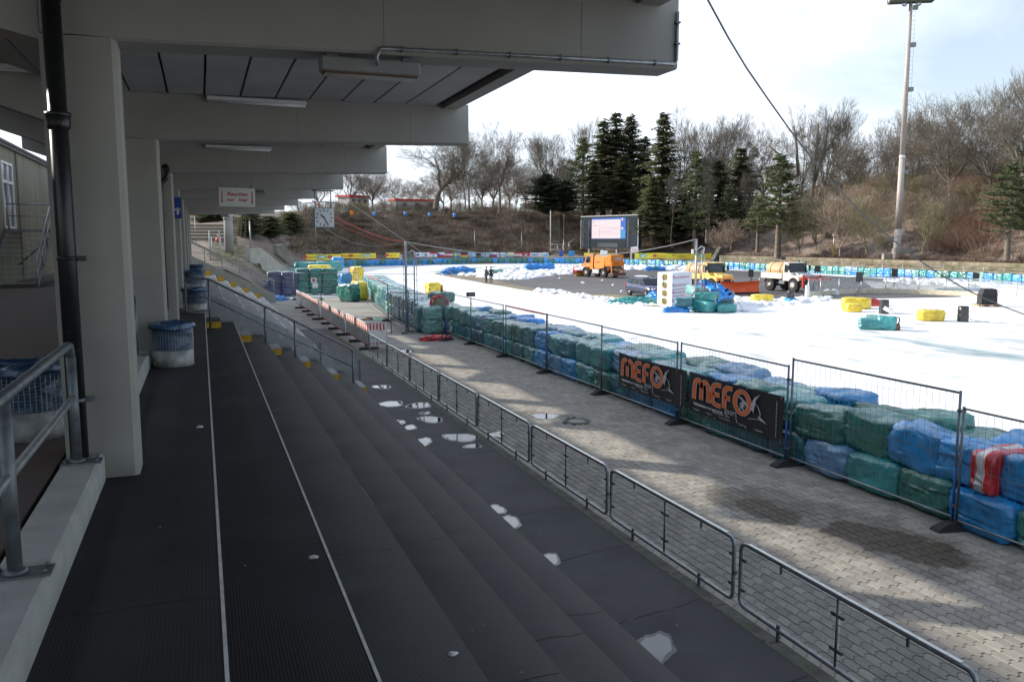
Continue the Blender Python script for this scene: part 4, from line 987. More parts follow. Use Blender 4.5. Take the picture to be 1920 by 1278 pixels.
# ================================================================== BANNERS
bann = mat('black_banner_vinyl', (.014, .013, .016), .5, var=.15, vs=3, bump=.15, bs=6)
bann_o = mat('banner_orange', (.80, .15, .03), .5); bann_g = mat('banner_grey', (.50, .50, .53), .5); bann_k = mat('banner_ink', (.016, .015, .018), .5)
def ribbon_poly(m, pts, w, y, M, closed=False, n=10):
    """flat ribbon with round ends in the local XZ plane at depth y"""
    pts = [Vector((a, b, 0)) for a, b in pts]; ext = []
    for i, p in enumerate(pts):
        a = pts[i-1] if (i or closed) else p; b = pts[(i+1) % len(pts)] if (i < len(pts)-1 or closed) else p
        d = (b-a).normalized(); nrm = Vector((-d.y, d.x, 0)); ext.append((p+nrm*w/2, p-nrm*w/2))
    vs = []; 
    for a, b in ext: vs += [M @ Vector((a.x, y, a.y)), M @ Vector((b.x, y, b.y))]
    L_ = len(ext); fs = [(2*i, 2*i+1, 2*((i+1) % L_)+1, 2*((i+1) % L_)) for i in range(L_ if closed else L_-1)]
    m.add(vs, fs)
def arc(cx, cz, rx, rz, a0, a1, n=10): return [(cx+rx*math.cos(R(a0+(a1-a0)*i/n)), cz+rz*math.sin(R(a0+(a1-a0)*i/n))) for i in range(n+1)]
LET = {
 'm': [[(0, 0), (.02, .5)]+arc(.20, .62, .17, .30, 180, 20, 8)+[(.36, .55), (.36, .05)], [(.36, .6)]+arc(.53, .62, .17, .28, 150, 0, 8)+[(.72, .4), (.72, .02)]],
 'E': [[(1.30, .93), (1.12, .93)]+arc(1.10, .70, .20, .23, 90, 180, 6)+[(.90, .4)]+arc(1.10, .28, .20, .24, 180, 260, 6)+[(1.30, .03)], [(.92, .50), (1.24, .50)]],
 'F': [[(1.80, .93), (1.68, .93)]+arc(1.64, .70, .19, .23, 90, 180, 6)+[(1.45, .35), (1.45, .0)], [(1.47, .48), (1.72, .48)]],
}
def banner(ya, yb, label, zoff=0):
    """ya: left edge (larger y) as seen from the walk"""
    Lb = abs(yb-ya); Hb = .90
    t = thing('banner', label, 'banner', (XF-.05, ya, GP+.44), R(-90), 'black advertising banners on the fence')
    m = MB(); nx, nz = 26, 6; vs = []
    sag = lambda u, v: .012*math.sin(u*9+1)+.01*math.sin(u*4+v*3)
    for y0 in (0, .004):
        for i in range(nx+1):
            for j in range(nz+1): u, v = i/nx, j/nz; vs.append((u*Lb, sag(u, v)+y0-.0, v*Hb-.02*math.sin(u*math.pi)))
    W_ = nz+1; K = (nx+1)*W_
    fs = [(i*W_+j, (i+1)*W_+j, (i+1)*W_+j+1, i*W_+j+1) for i in range(nx) for j in range(nz)]
    m.add(vs, fs+[tuple(K+a for a in f[::-1]) for f in fs], True); m.build('cloth', bann, t)
    M = Matrix.Translation((.26, -.028, .31)) @ Matrix.Scale(.50, 4) @ Matrix.Diagonal((1.62, 1, 1, 1))
    g_ = MB(); o_ = MB()
    for ch, strokes in LET.items():
        for st in strokes: ribbon_poly(g_, [(a*1.0, b_) for a, b_ in st], .205, 0, M)
    for ch, strokes in LET.items():
        for st in strokes: ribbon_poly(o_, st, .155, -.004, M)
    ring = arc(2.22, .48, .30, .46, 0, 350, 28); ribbon_poly(g_, ring, .20, 0, M, True); ribbon_poly(o_, ring, .15, -.004, M, True)
    g_.build('letter_outline', bann_g, t); o_.build('letter', bann_o, t)
    f_ = MB()
    # leaping swordfish: body, fin, tail line and bill
    body = [(1.98, .74), (2.20, .70), (2.42, .52), (2.52, .34), (2.40, .40), (2.28, .44), (2.36, .30), (2.24, .34), (2.34, .14), (2.12, .30), (2.22, .06), (2.10, .16), (2.14, .44), (2.26, .56)]
    f_.add([M @ Vector((a, -.008, b_)) for a, b_ in body], [tuple(range(len(body)))])
    fin = [(2.55, .22), (2.62, .58), (2.72, .84), (2.96, 1.02), (2.80, .78), (2.76, .5), (2.70, .18), (2.64, .3)]
    f_.add([M @ Vector((a, -.008, b_)) for a, b_ in fin], [tuple(range(len(fin)))])
    ribbon_poly(f_, [(2.76, .62), (2.90, .46), (2.98, .24), (2.96, .10)], .03, -.008, M); ribbon_poly(f_, [(2.5, -.10), (2.75, -.03), (2.96, .0)], .025, -.008, M)
    f_.add([M @ Vector((a, -.008, b_)) for a, b_ in ((2.86, .12), (3.0, .1), (3.26, -.10), (2.98, -.02))], [(0, 1, 2, 3)])
    ribbon_poly(f_, [(1.98, -.22), (2.04, -.42)], .03, -.008, M)
    f_.build('fish_emblem', bann_g, t)
    m = MB()
    for k in range(6): a = .62+.13*k; m.add([M @ Vector((a+q, -.005, z)) for q, z in ((0, -.26), (.09, -.26), (.13, -.17), (.04, -.17))], [(0, 1, 2, 3)])
    m.add([M @ Vector((a, -.005, z)) for a, z in ((-.02, -.18), (.05, -.26), (.58, -.26), (.62, -.17), (-.02, -.14))], [(0, 1, 2, 3, 4)]); m.build('tread_stripe', bann_g, t)
    TM = lambda x, z, s=1: Matrix.Translation((x, -.034, z)) @ RX
    fx = Lb/2.45
    text('lettering', 'sport', .20, TM(1.06*fx, .21), bann_g, t, sx=1.05)
    text('lettering', 'Motorcycle Tyres', .088, TM(.74*fx, .135), bann_g, t, sx=1.0)
    for i, (s, x) in enumerate((('Trial Sport', .17), ('Enduro', .55), ('Extreme Enduro', .87), ('Motocross', 1.34), ('Speedway', 1.72))):
        text('lettering', s, .058, TM(x*fx*1.08, .065), bann_g, t)
        if i: m = MB(); m.lathe([(.009, 0), (0, .001)], 6, M=T(x*fx*1.08-.05, -.034, .085, rx=R(90))); m.build('dot', bann_g, t)
    o = text('lettering', 'www.motorcycle-tyres.com', .064, Matrix.Translation((Lb-.16, -.034, .06)) @ RX @ Matrix.Rotation(R(90), 4, 'Z'), bann_g, t)
    for x in (.04, Lb*.33, Lb*.66, Lb-.04):
        for z in (.03, Hb-.03):
            m = MB(); m.lathe([(.012, 0), (.012, .004), (0, .004)], 8, M=T(x, -.03, z, rx=R(90))); m.build('eyelet', silverc, t)
banner(19.72, 16.36, 'left of the two black banners with orange lettering on the fence'); banner(16.25, 12.9, 'right of the two black banners with orange lettering, nearer the viewer')

# ================================================================== LATTICE POLES, BEACON, CABLES
def lattice_pole(px, py_base, py_top, label, z=GP):
    P = az_(px, py_base, z); D = math.hypot(P.x, P.y); top = zat(px, py_top, D)-z
    t = thing('lattice_pole', label, 'pole', (P.x, P.y, z), R(-20))
    m = MB(); m.tube([(0, 0, 0), (0, 0, top)], .06, 10); m.build('main_tube', galv, t)
    for dx in (.38,):
        m = MB(); m.tube([(dx, .1, .1), (dx, .1, top*.86)], .035, 8); m.tube([(dx+.13, .0, .1), (dx+.13, 0, top*.80)], .02, 6); m.build('side_tube', galv, t)
    for k in range(5):
        m = MB(); m.tube([(0, 0, top*(.1+.18*k)), (.38, .1, top*(.1+.18*k))], .02, 6); m.build('rung', galv, t)
    m = MB(); m.tube([(0, 0, top*.85), (.3, 0, top*.90), (.48, 0, top*.88), (.42, 0, top*.80)], .035, 8); m.build('arm', silverc, t)
    m = MB(); m.box(-.30, -.18, -.06, .06, top*.80, top*.86); m.build('box', white, t)
    m = MB(); m.tube([(-.12, -.03, top*.97), (-.1, -.04, top*.6), (-.14, -.05, top*.2)], .014, 6); (m.build('red_wrap', redm, t) if px < 1000 else m.build('brown_wrap', mat('pink_grey', (.42, .33, .30), .6), t))
    return Vector((P.x, P.y, z+top))
PA = lattice_pole(763, 622, 453, 'tall galvanised lattice pole standing among the green bales at the left')
PB = lattice_pole(1303, 584, 448, 'tall galvanised lattice pole by the bale heap on the snow', GI)
def cable(pts, r, m_, label, sag=0, n=24, cat='cable'):
    out_ = []
    for a, b_ in zip(pts, pts[1:]):
        a, b_ = Vector(a), Vector(b_)
        for i in range(n+(b_ == Vector(pts[-1]))):
            u = i/n; p = a.lerp(b_, u); p.z -= sag*4*u*(1-u); out_.append(p)
    m = MB(); m.tube(out_, r, 6); return m.build('cable', m_, None, label=label, cat=cat)
cabm = mat('black_cable', (.03, .033, .04), .5); cabg = mat('grey_cable', (.35, .33, .30), .6); cabr = mat('red_rope', (.55, .09, .05), .7)
mid = ad_(1115, 481, 95); 
cable([PA, PB], .028, cabg, 'grey cable sagging between the two lattice poles', .9)
# heavy cable from the roof to the right
A = aty(1322, -10, 14.0); B = ad_(1990, 612, 42); 
def cab_px(px, py, D): return ad_(px, py, D)
CB = [(1312, -28), (1327, 0), (1365, 70), (1400, 128), (1440, 186), (1480, 242), (1520, 294), (1560, 341), (1600, 383), (1650, 430), (1700, 471), (1760, 513), (1820, 547), (1880, 574), (1920, 589), (1990, 610)]
cable([cab_px(a, b_, 13+1.35*i) for i, (a, b_) in enumerate(CB)], .019, cabm, 'heavy black cable crossing the sky from the roof down to the right edge', 0, 4)
cable([(4.3, 34.6, 1.6), (6.2, 36.0, .6), PA+Vector((-.1, 0, 0))], .022, cabr, 'red rope from the roof edge down to the left lattice pole', .12)
cable([(4.2, 40.8, 1.9), PA+Vector((-.25, .1, -.05))], .016, cabg, 'grey wire from a far beam sagging to the left lattice pole', .9)
cable([(4.3, 28.0, 1.5), az_(885, 538, GI)], .012, cabg, 'thin guy wire from the clock beam down to the snow', 0)
cable([PA+Vector((-.7, 0, -.2)), PA+Vector((-3.2, 2, 1.0))], .02, cabr, 'short red rope slanting up to the left from the lattice pole', .05)
for i, (px, py, D) in enumerate(((1132, 475, 56), (1190, 468, 56))):
    P = ad_(px, py, 57); m = MB(); m.box(-.24, .24, -.01, .01, -.2, .2, M=Matrix.Rotation(R(6-14*i), 4, 'Y')); o = m.build('hanging_sign', white, None, loc=P, label=['white card hanging from the cable above the orange truck', 'white card with pink lettering hanging right of the orange truck'][i], cat='sign'); o.rotation_euler = (0, 0, R(-20))
    if i: m = MB(); [m.box(-.16+.11*k, -.08+.11*k, -.016, -.012, -.06, .06) for k in range(3)]; m.build('pink_print', mat('pale_red', (.8, .3, .32), .5), o)
P = az_(837, 640, GP); t = thing('warning_beacon', 'amber warning beacon on a post beside the bales', 'beacon', (P.x-.1, P.y+.3, GP))
m = MB(); m.tube([(0, 0, 0), (0, 0, 2.15)], .022, 6); m.build('post', galvd, t)
m = MB(); m.lathe([(.06, 2.15), (.06, 2.19), (.05, 2.2)], 10); m.build('socket', black, t)
m = MB(); m.lathe([(.055, 2.2), (.06, 2.3), (.05, 2.42), (0, 2.45)], 12); m.build('amber_lens', mat('amber_plastic', (.9, .32, .02), .2), t)
t = thing('black_box_light', 'small black box lamp at the corner of the fence by the beacon', 'lamp', tuple(Vector((XF, 33.1, GP+2.0))))
m = MB(); m.box(-.15, .2, -.1, .08, 0, .18, bev=.01); m.build('housing', black, t)
m = MB(); m.box(-.12, .17, -.105, -.1, .03, .15); m.build('lens', mat('black_lens', (.06, .07, .07), .15), t)

# ================================================================== LITTER ON THE TERRACE
paper = mat('white_tissue', (.66, .66, .64), .8); leafm = mat('dry_leaf', (.30, .13, .05), .8)
lit = [(588, 1045, 0, 'crumpled white tissue on the second tread'), (849, 1226, 2, 'crumpled white tissue near the bottom edge'), (375, 801, 0, 'small white paper scrap on the top walkway')]
for px, py, i, lab in lit:
    z = W0-H*i+.002
    P = az_(px, py, W0 if i == 0 and px < 400 else W0-H*(1 if px < 600 else 2)); o = crumple('paper_scrap', (P.x, P.y, P.z), .035, .022, .02, paper, lab, 'litter', int(px), n=5)
lm = MB(); r2 = random.Random(3)
for _ in range(150):
    y = r2.uniform(1.5, 16); x = r2.uniform(-.7, 11 if y > 4 else 5.4)
    if x < 4: i = 0 if x < .035 else min(5, int((x-.035)/WD)+1); z = W0-H*i if x < sx_(5) else GA
    elif x < XC: z = GA
    else: z = GP+.003
    s = r2.uniform(.004, .011); a = r2.uniform(0, 6)
    lm.add([(x+s*math.cos(a+k*1.57)*(1.6 if k % 2 else .8), y+s*math.sin(a+k*1.57)*(1.6 if k % 2 else .8), z+.003+.003*(k == 1)) for k in range(4)], [(0, 1, 2, 3)])
lm.build('litter', mat('pale_litter', (.32, .26, .18), .8, island=.6), None, kind='stuff', label='scattered crumbs and dry leaf bits on the terrace and paving', cat='litter')
# ================================================================== SNOW, ICE, INFIELD
def grid_sheet(name, x0, x1, y0, y1, st, zf, m_, kind='structure', smooth=True):
    xs = np.arange(x0, x1+st/2, st); ys = np.arange(y0, y1+st/2, st); X, Y = np.meshgrid(xs, ys, indexing='ij'); Z = zf(X, Y)
    V = np.stack([X, Y, Z], -1).reshape(-1, 3); ny = len(ys); I = (np.arange(len(xs)-1)[:, None]*ny+np.arange(ny-1)[None, :]).reshape(-1)
    F = np.stack([I, I+ny, I+ny+1, I+1], -1); return obj(name, np_mesh(name, V, F, m_, smooth), kind=kind)
ground = MB(); ground.add([(-900, -900, -7.2), (900, -900, -7.2), (900, 900, -7.2), (-900, 900, -7.2)], [(0, 1, 2, 3)]); ground.build('ground', mat('earth', (.10, .085, .06), .9, var=.3, vs=.1), kind='structure')
icem = mat('snow_and_ice', (.86, .865, .875), .55, var=.03, vs=.5, bump=.6, bs=2.2, spec=.4)
def ice_tint():
    m = icem; nt = m.node_tree; N = nt.nodes; L = nt.links; b = N['Principled BSDF']
    g = N.new('ShaderNodeNewGeometry'); mp = N.new('ShaderNodeMapping'); mp.inputs['Rotation'].default_value = (0, 0, R(35)); mp.inputs['Scale'].default_value = (.5, .16, 1); L.new(g.outputs['Position'], mp.inputs[0])
    no = N.new('ShaderNodeTexNoise'); no.inputs['Scale'].default_value = 1.1; no.inputs['Detail'].default_value = 8; no.inputs['Roughness'].default_value = .65; L.new(mp.outputs[0], no.inputs[0])
    # polished ice shows through mostly on the inner lane
    C = az_(1750, 650, GI); mp2 = N.new('ShaderNodeMapping'); mp2.vector_type = 'TEXTURE'; mp2.inputs['Location'].default_value = (C.x+1, C.y-1, GI); mp2.inputs['Rotation'].default_value = (0, 0, R(-30)); mp2.inputs['Scale'].default_value = (14, 7.0, 1); L.new(g.outputs['Position'], mp2.inputs[0])
    le = N.new('ShaderNodeVectorMath'); le.operation = 'LENGTH'; L.new(mp2.outputs[0], le.inputs[0])
    f = N.new('ShaderNodeMapRange'); f.inputs['From Min'].default_value = 1.2; f.inputs['From Max'].default_value = .3; f.inputs['To Max'].default_value = 1; L.new(le.outputs['Value'], f.inputs['Value'])
    r = N.new('ShaderNodeMapRange'); r.inputs['From Min'].default_value = .50; r.inputs['From Max'].default_value = .70; L.new(no.outputs[0], r.inputs['Value'])
    mu = N.new('ShaderNodeMath'); mu.operation = 'MULTIPLY'; L.new(f.outputs[0], mu.inputs[0]); L.new(r.outputs[0], mu.inputs[1])
    old = b.inputs['Base Color'].links[0].from_socket; mx = N.new('ShaderNodeMix'); mx.data_type = 'RGBA'; L.new(mu.outputs[0], mx.inputs[0]); L.new(old, mx.inputs[6]); mx.inputs[7].default_value = (.17, .27, .28, 1); L.new(mx.outputs[2], b.inputs['Base Color'])
    n3 = N.new('ShaderNodeTexNoise'); n3.inputs['Scale'].default_value = 2.4; n3.inputs['Detail'].default_value = 9; n3.inputs['Roughness'].default_value = .7; L.new(mp.outputs[0], n3.inputs[0])
    r3 = N.new('ShaderNodeMapRange'); r3.inputs['From Min'].default_value = .50; r3.inputs['From Max'].default_value = .66; L.new(n3.outputs[0], r3.inputs['Value']); f3 = N.new('ShaderNodeMapRange'); f3.inputs['From Min'].default_value = 2.2; f3.inputs['From Max'].default_value = .7; L.new(le.outputs['Value'], f3.inputs['Value'])
    m3 = N.new('ShaderNodeMath'); m3.operation = 'MULTIPLY'; L.new(r3.outputs[0], m3.inputs[0]); L.new(f3.outputs[0], m3.inputs[1]); x3 = N.new('ShaderNodeMix'); x3.data_type = 'RGBA'; L.new(m3.outputs[0], x3.inputs[0]); L.new(mx.outputs[2], x3.inputs[6]); x3.inputs[7].default_value = (.40, .43, .45, 1); L.new(x3.outputs[2], b.inputs['Base Color'])
ice_tint()
def zsnow(X, Y):
    z = GI+.03*np.sin(X*.9+Y*.3)*np.sin(Y*.7)+.015*np.sin(X*2.3+1)*np.sin(Y*2.9)
    edge = np.clip((13.6-X)/1.6, 0, 1)*np.clip((Y-0)/3, 0, 1); z = z+edge*.22*(1+.3*np.sin(Y*1.7)+.2*np.sin(Y*4.1))
    return np.where(X < 30, z, GI+.006*np.sin(X)*np.sin(Y))
grid_sheet('snow_track', 12.0, 40, -6, 66, .45, zsnow, icem)
m = MB(); m.add([(-16, 66, GI), (300, 66, GI), (300, 330, GI), (-16, 330, GI)], [(0, 1, 2, 3)]); m.add([(40, -60, GI), (300, -60, GI), (300, 66, GI), (40, 66, GI)], [(0, 1, 2, 3)]); m.add([(12, -60, GI), (40, -60, GI), (40, -6, GI), (12, -6, GI)], [(0, 1, 2, 3)])
m.add([(13.5, 64, GI), (13.5, 33, GI), (13.9, 33, GI), (13.9, 66, GI), (-16, 66, GI), (-16, 64, GI)], [(0, 1, 2, 3, 4, 5)])
m.build('snow_field', icem, kind='structure')
def ragged(pix, z, seed=0, amp=1.2, sub=6):
    r = random.Random(seed); out_ = []
    for a, b_ in zip(pix, pix[1:]+pix[:1]):
        for i in range(sub):
            u = i/sub; x = a[0]+(b_[0]-a[0])*u; y = a[1]+(b_[1]-a[1])*u; out_.append((x+r.uniform(-amp, amp)*3, y+r.uniform(-amp, amp)*.5))
    return [az_(x, y, z) for x, y in out_]
def sheet(name, pix, z, m_, seed=0, amp=1.0, kind='structure'):
    P = ragged(pix, z, seed, amp); m = MB(); m.add(P, [tuple(range(len(P)))]); me = m.mesh(name, m_)
    import bmesh; bm = bmesh.new(); bm.from_mesh(me); bmesh.ops.triangulate(bm, faces=bm.faces); bm.normal_update()
    for f in bm.faces:
        if f.normal.z < 0: f.normal_flip()
    bm.to_mesh(me); bm.free(); return obj(name, me, kind=kind)
infield = mat('infield_asphalt', (.085, .082, .085), .7, var=.15, vs=.25, detail=8, bump=.2, bs=20, col2=(.13, .12, .115), c2scale=.12, c2thr=.58, c2soft=.1)
mud = mat('brown_turf', (.20, .165, .115), .9, var=.2, vs=.6, detail=8)
turf = mat('dry_grass', (.27, .235, .12), .9, var=.35, vs=2, detail=9, bump=1, bs=20)
tealice = mat('wet_teal_ice', (.42, .68, .68), .25, var=.1)
sheet('teal_ice', [(790, 512), (840, 505), (940, 498.5), (1100, 498.5), (1230, 500), (1360, 505), (1360, 507), (1100, 502), (900, 507)], GI+.012, tealice, 1, .5)
sheet('infield_turf', [(812, 513), (860, 506), (930, 502.5), (1100, 500.5), (1240, 502), (1420, 508), (1560, 518), (1560, 545), (1420, 556), (1330, 572), (1235, 576), (1120, 562), (1000, 546), (905, 530)], GI+.02, mud, 2, .6)
sheet('infield_asphalt', [(905, 520), (1000, 507), (1150, 502), (1280, 504), (1400, 508), (1500, 514), (1650, 522), (1800, 534), (1800, 556), (1560, 560), (1535, 552), (1420, 561), (1330, 566), (1260, 560), (1175, 556), (1020, 544)], GI+.03, infield, 3, .5)
sheet('dry_grass', [(1030, 546), (1100, 551), (1180, 554), (1245, 560), (1235, 573), (1160, 565), (1090, 558)], GI+.04, turf, 4, .8)
sheet('slush', [(1620, 526), (1760, 528), (1860, 536), (1880, 552), (1760, 548), (1640, 540)], GI+.045, mat('slush', (.55, .54, .52), .5, var=.3, vs=.6), 5, 1.5)
# snow heaps on the infield
def heaps(name, poly, n, smin, smax, seed, z=GI, label=None):
    r = random.Random(seed); V = []; F = []; base = MB()
    xs = [p[0] for p in poly]; ys = [p[1] for p in poly]; cnt = 0
    def inside(x, y):
        c = False; j = len(poly)-1
        for i in range(len(poly)):
            if (poly[i][1] > y) != (poly[j][1] > y) and x < (poly[j][0]-poly[i][0])*(y-poly[i][1])/(poly[j][1]-poly[i][1])+poly[i][0]: c = not c
            j = i
        return c
    while cnt < n:
        x, y = r.uniform(min(xs), max(xs)), r.uniform(min(ys), max(ys))
        if not inside(x, y): continue
        P = az_(x, y, z); s = r.uniform(smin, smax); hh = s*r.uniform(.35, .7); N_ = 8; vs = [(P.x, P.y, z+hh)]
        for lv, (rr, zz) in enumerate(((.45, .85), (.85, .45), (1.15, -.05))):
            for k in range(N_):
                a = 2*math.pi*k/N_+lv*.3; q = rr*s*r.uniform(.75, 1.25); vs.append((P.x+q*math.cos(a), P.y+q*math.sin(a), z+hh*zz*r.uniform(.8, 1.2)))
        fs = [(0, 1+k, 1+(k+1) % N_) for k in range(N_)]+[(1+l*N_+k, 1+(l+1)*N_+k, 1+(l+1)*N_+(k+1) % N_, 1+l*N_+(k+1) % N_) for l in range(2) for k in range(N_)]
        base.add(vs, fs, True); cnt += 1
    return base.build(name, snowm, kind='stuff', label=label, cat='snow')
snowm = mat('piled_snow', (.88, .885, .90), .6, var=.04, bump=.5, bs=6)
heaps('snow_heap', [(862, 516), (905, 512), (1000, 508), (1080, 503), (1110, 505), (1090, 513), (1040, 516), (985, 524), (945, 525), (905, 520)], 330, .25, .75, 1, label='lumpy snow piled on the infield behind the two people')
heaps('snow_heap', [(1170, 500), (1290, 502), (1290, 508), (1180, 506)], 120, .4, .9, 2, label='strip of pushed-up snow behind the orange truck')
heaps('snow_heap', [(1375, 556), (1440, 563), (1500, 560), (1560, 556), (1560, 562), (1470, 572), (1390, 575), (1365, 566)], 170, .15, .45, 3, label='ragged snow bank in front of the orange plough')
heaps('snow_heap', [(872, 509), (960, 501.8), (1100, 500), (1100, 503), (980, 505), (905, 512)], 200, .4, .9, 4, label='ridge of snow along the far edge of the infield')
heaps('snow_heap', [(1640, 523), (1800, 527), (1870, 535), (1860, 541), (1700, 533)], 90, .3, .7, 5, label='thin snow remains behind the rink boards')
heaps('snow_heap', [(1010, 541), (1130, 558), (1230, 573), (1215, 576), (1100, 563), (1000, 546)], 160, .12, .4, 6, label='crumbling snow edge along the dry grass')
m = MB(); r_ = random.Random(9)
for px, py in ((1092, 531), (1095, 532), (1166, 548), (1130, 527), (1050, 523), (1200, 545), (1150, 536)):
    P = az_(px, py, GI); m.lathe([(.16, 0), (.14, .12), (0, .16)], 7, (P.x, P.y, GI+.03))
m.build('snow_lump', snowm, kind='stuff', label='loose snowballs lying on the infield asphalt', cat='snow')

# ================================================================== VEHICLES
tyre = mat('tyre_rubber', (.022, .022, .024), .85, var=.2, vs=20); rim_w = mat('rim_paint', (.62, .60, .55), .5, var=.1)
def wheel(par, x, y, r, w_, rimm=None, name='wheel'):
    """axis along local Y"""
    M = T(x, y, r, rx=R(90))
    o = MB(); o.lathe([(r*.58, -w_/2+.02), (r*.80, -w_/2), (r*.95, -w_/2+.02), (r, -w_/2+.06), (r, w_/2-.06), (r*.95, w_/2-.02), (r*.80, w_/2), (r*.58, w_/2-.02)], 24, M=M)
    for k in range(24):
        a = 2*math.pi*k/24; o.box(-.03, .03, -w_/2+.03, w_/2-.03, r-.01, r+.018, M=T(x, y, r) @ Matrix.Rotation(a, 4, 'Y'))
    t = o.build(name, tyre, par)
    o = MB()
    for s in (-1, 1):
        prof = [(r*.6, s*(w_/2-.02)), (r*.56, s*(w_/2-.08)), (r*.30, s*(w_/2-.07)), (r*.24, s*(w_/2-.01)), (r*.14, s*(w_/2+.0)), (0, s*(w_/2+.01))]
        o.lathe(prof, 18, M=M)
    o.build('rim', rimm or rim_w, t); return t
def extr(m, poly, y0, y1, ins=0):
    """side profile in XZ extruded along Y, optional tuck-in of the top"""
    zs_ = [p[1] for p in poly]; zt_, zb__ = max(zs_), min(zs_)
    f = lambda z: ins*max(0, (z-zb__)/(zt_-zb__))
    n = len(poly); vs = [(x, y0+f(z), z) for x, z in poly]+[(x, y1-f(z), z) for x, z in poly]
    m.add(vs, [tuple(range(n)), tuple(range(n, 2*n))[::-1]]+[(i, n+i, n+(i+1) % n, (i+1) % n) for i in range(n)])
def place(t, px, py, heading, s=1, z=GI+.03):
    """heading: direction the front points, degrees from +Y towards +X"""
    P = az_(px, py, z); t.location = P; t.rotation_euler = (0, 0, R(90-heading)); t.scale = (s,)*3; return P

def unimog(label, cabm_, tank_m, hoodm, front):
    t = thing('utility_truck', label, 'truck')
    # local: x forward, y left; front axle at x=0, rear axle at x=-2.9
    m = MB(); m.box(-4.0, .75, -.42, .42, .72, .95); m.box(-3.3, -2.5, -.75, .75, .45, .62); m.box(-.35, .35, -.75, .75, .45, .62); m.build('chassis', dark, t)
    for x in (0, -2.85):
        for y in (-.84, .84): wheel(t, x, y, .56, .38)
    # cab
    m = MB(); extr(m, [(-1.25, .95), (-.62, .95), (-.55, 1.25), (-.3, 1.42), (-.3, 1.62), (-.55, 1.66), (-.72, 2.42), (-.80, 2.50), (-1.2, 2.52), (-1.25, 2.45)], -.98, .98, .05); m.build('cab', cabm_, t)
    m = MB(); extr(m, [(-.52, .95+.3), (.50, 1.12), (.82, 1.12), (.86, 1.38), (.80, 1.50), (-.52, 1.70)], -.62, .62, .06); m.build('bonnet', hoodm, t)
    for s in (-1, 1):
        m = MB(); a, b_ = (.60, .98) if s > 0 else (-.98, -.60)
        arcp = [(.60*math.cos(R(q)), .56+.60*math.sin(R(q))+.06) for q in range(155, 20, -15)]
        extr(m, [(-.62, 1.0), (-.62, 1.42), (-.1, 1.45), (.55, 1.30), (.62, 1.0)]+[(x, z) for x, z in arcp[::-1]], a, b_); f = m.build('fender', cabm_, t)
        m = MB(); pts = [(.60*math.cos(R(q)), (s*.985), .60+.62*math.sin(R(q))) for q in range(160, 15, -12)]; m.tube(pts, .03, 6); m.build('arch_trim', dark, f)
    m = MB(); m.add([(-.535, y, z) for y, z in ((-.78, 1.74), (.78, 1.74))]+[(-.685, y, 2.36) for y in (.74, -.74)], [(0, 1, 2, 3)]); wv = m.v; m2 = MB(); m2.add([(x+.012, y, z) for x, y, z in wv], [(0, 1, 2, 3), (3, 2, 1, 0)]); m2.build('windscreen', glassd, t)
    m = MB(); 
    for (a, b_) in (((-.52, -.82, 1.70), (-.68, -.78, 2.40)), ((-.52, .82, 1.70), (-.68, .78, 2.40)), ((-.52, -.82, 1.70), (-.52, .82, 1.70)), ((-.68, -.78, 2.40), (-.68, .78, 2.40))): m.tube([a, b_], .035, 5)
    m.build('windscreen_frame', black, t)
    for s in (-1, 1):
        m = MB(); q = .984; m.add([(x, s*(q-.04*(z-.95)/1.55+.004), z) for x, z in ((-.66, 1.66), (-.78, 2.32), (-1.12, 2.32), (-1.12, 1.66))], [(0, 1, 2, 3), (3, 2, 1, 0)]); m.build('side_window', glassd, t)
        m = MB(); m.box(-1.0, -.92, s*.985-.01, s*.985+.01, 1.45, 1.49); m.build('handle', black, t)
        m = MB(); m.tube([(-.55, s*.9, 2.25), (-.35, s*1.18, 2.2)], .015, 5); m.box(-.42, -.34, s*1.18-.13, s*1.18+.10, 1.85, 2.25, bev=.02); m.build('mirror', black, t)
        m = MB(); m.box(.62, .70, s*.72-.06, s*.72+.1, 1.20, 1.30); m.build('indicator', orange, t)
        m = MB(); m.lathe([(.11, 0), (.12, .03), (.10, .06), (0, .07)], 12, M=T(.76, s*.5, 1.02, ry=R(90))); m.build('headlight', silverc, t)
    m = MB(); m.box(.62, .80, -.7, .7, .85, 1.10); m.box(.72, .84, -.95, .95, .62, .85, bev=.03); m.build('bumper', black, t)
    m = MB(); m.box(.81, .83, -.5, .5, 1.14, 1.34); 
    m.build('grille', dark, t)
    m = MB(); m.tube([(-.5, .88, 1.45), (-.62, .93, 2.55)], .06, 8); m.tube([(-.45, .88, 1.45), (-.45, .9, 1.75)], .09, 8); m.build('snorkel', black, t)
    m = MB(); m.lathe([(.07, 2.5), (.07, 2.62), (0, 2.68)], 10, (-1.0, -.5, 0)); m.build('beacon_light', orange, t); m = MB(); m.lathe([(.07, 2.5), (.07, 2.68), (0, 2.7)], 10, (-1.05, .6, 0)); m.build('roof_lamp', dark, t)
    # flatbed
    m = MB(); m.box(-3.9, -1.35, -1.02, 1.02, 1.08, 1.16); m.build('bed_floor', dark, t)
    for (a, b_, c, d_) in ((-3.9, -1.35, -1.04, -1.0), (-3.9, -1.35, 1.0, 1.04), (-3.93, -3.89, -1.04, 1.04), (-1.38, -1.34, -1.04, 1.04)):
        m = MB(); m.box(a, b_, c, d_, 1.10, 1.58)
        if b_-a > 1:
            for zz in (1.18, 1.30, 1.42): m.box(a+.04, b_-.04, c-.008, d_+.008, zz, zz+.06)
        m.build('side_board', cabm_, t)
    m = MB(); m.lathe([(.1, 0), (.62, .02), (.68, .08), (.68, 2.22), (.62, 2.28), (.1, 2.3)], 24, M=T(-3.75, 0, 1.78, ry=R(90))); tk = m.build('tank', tank_m, t)
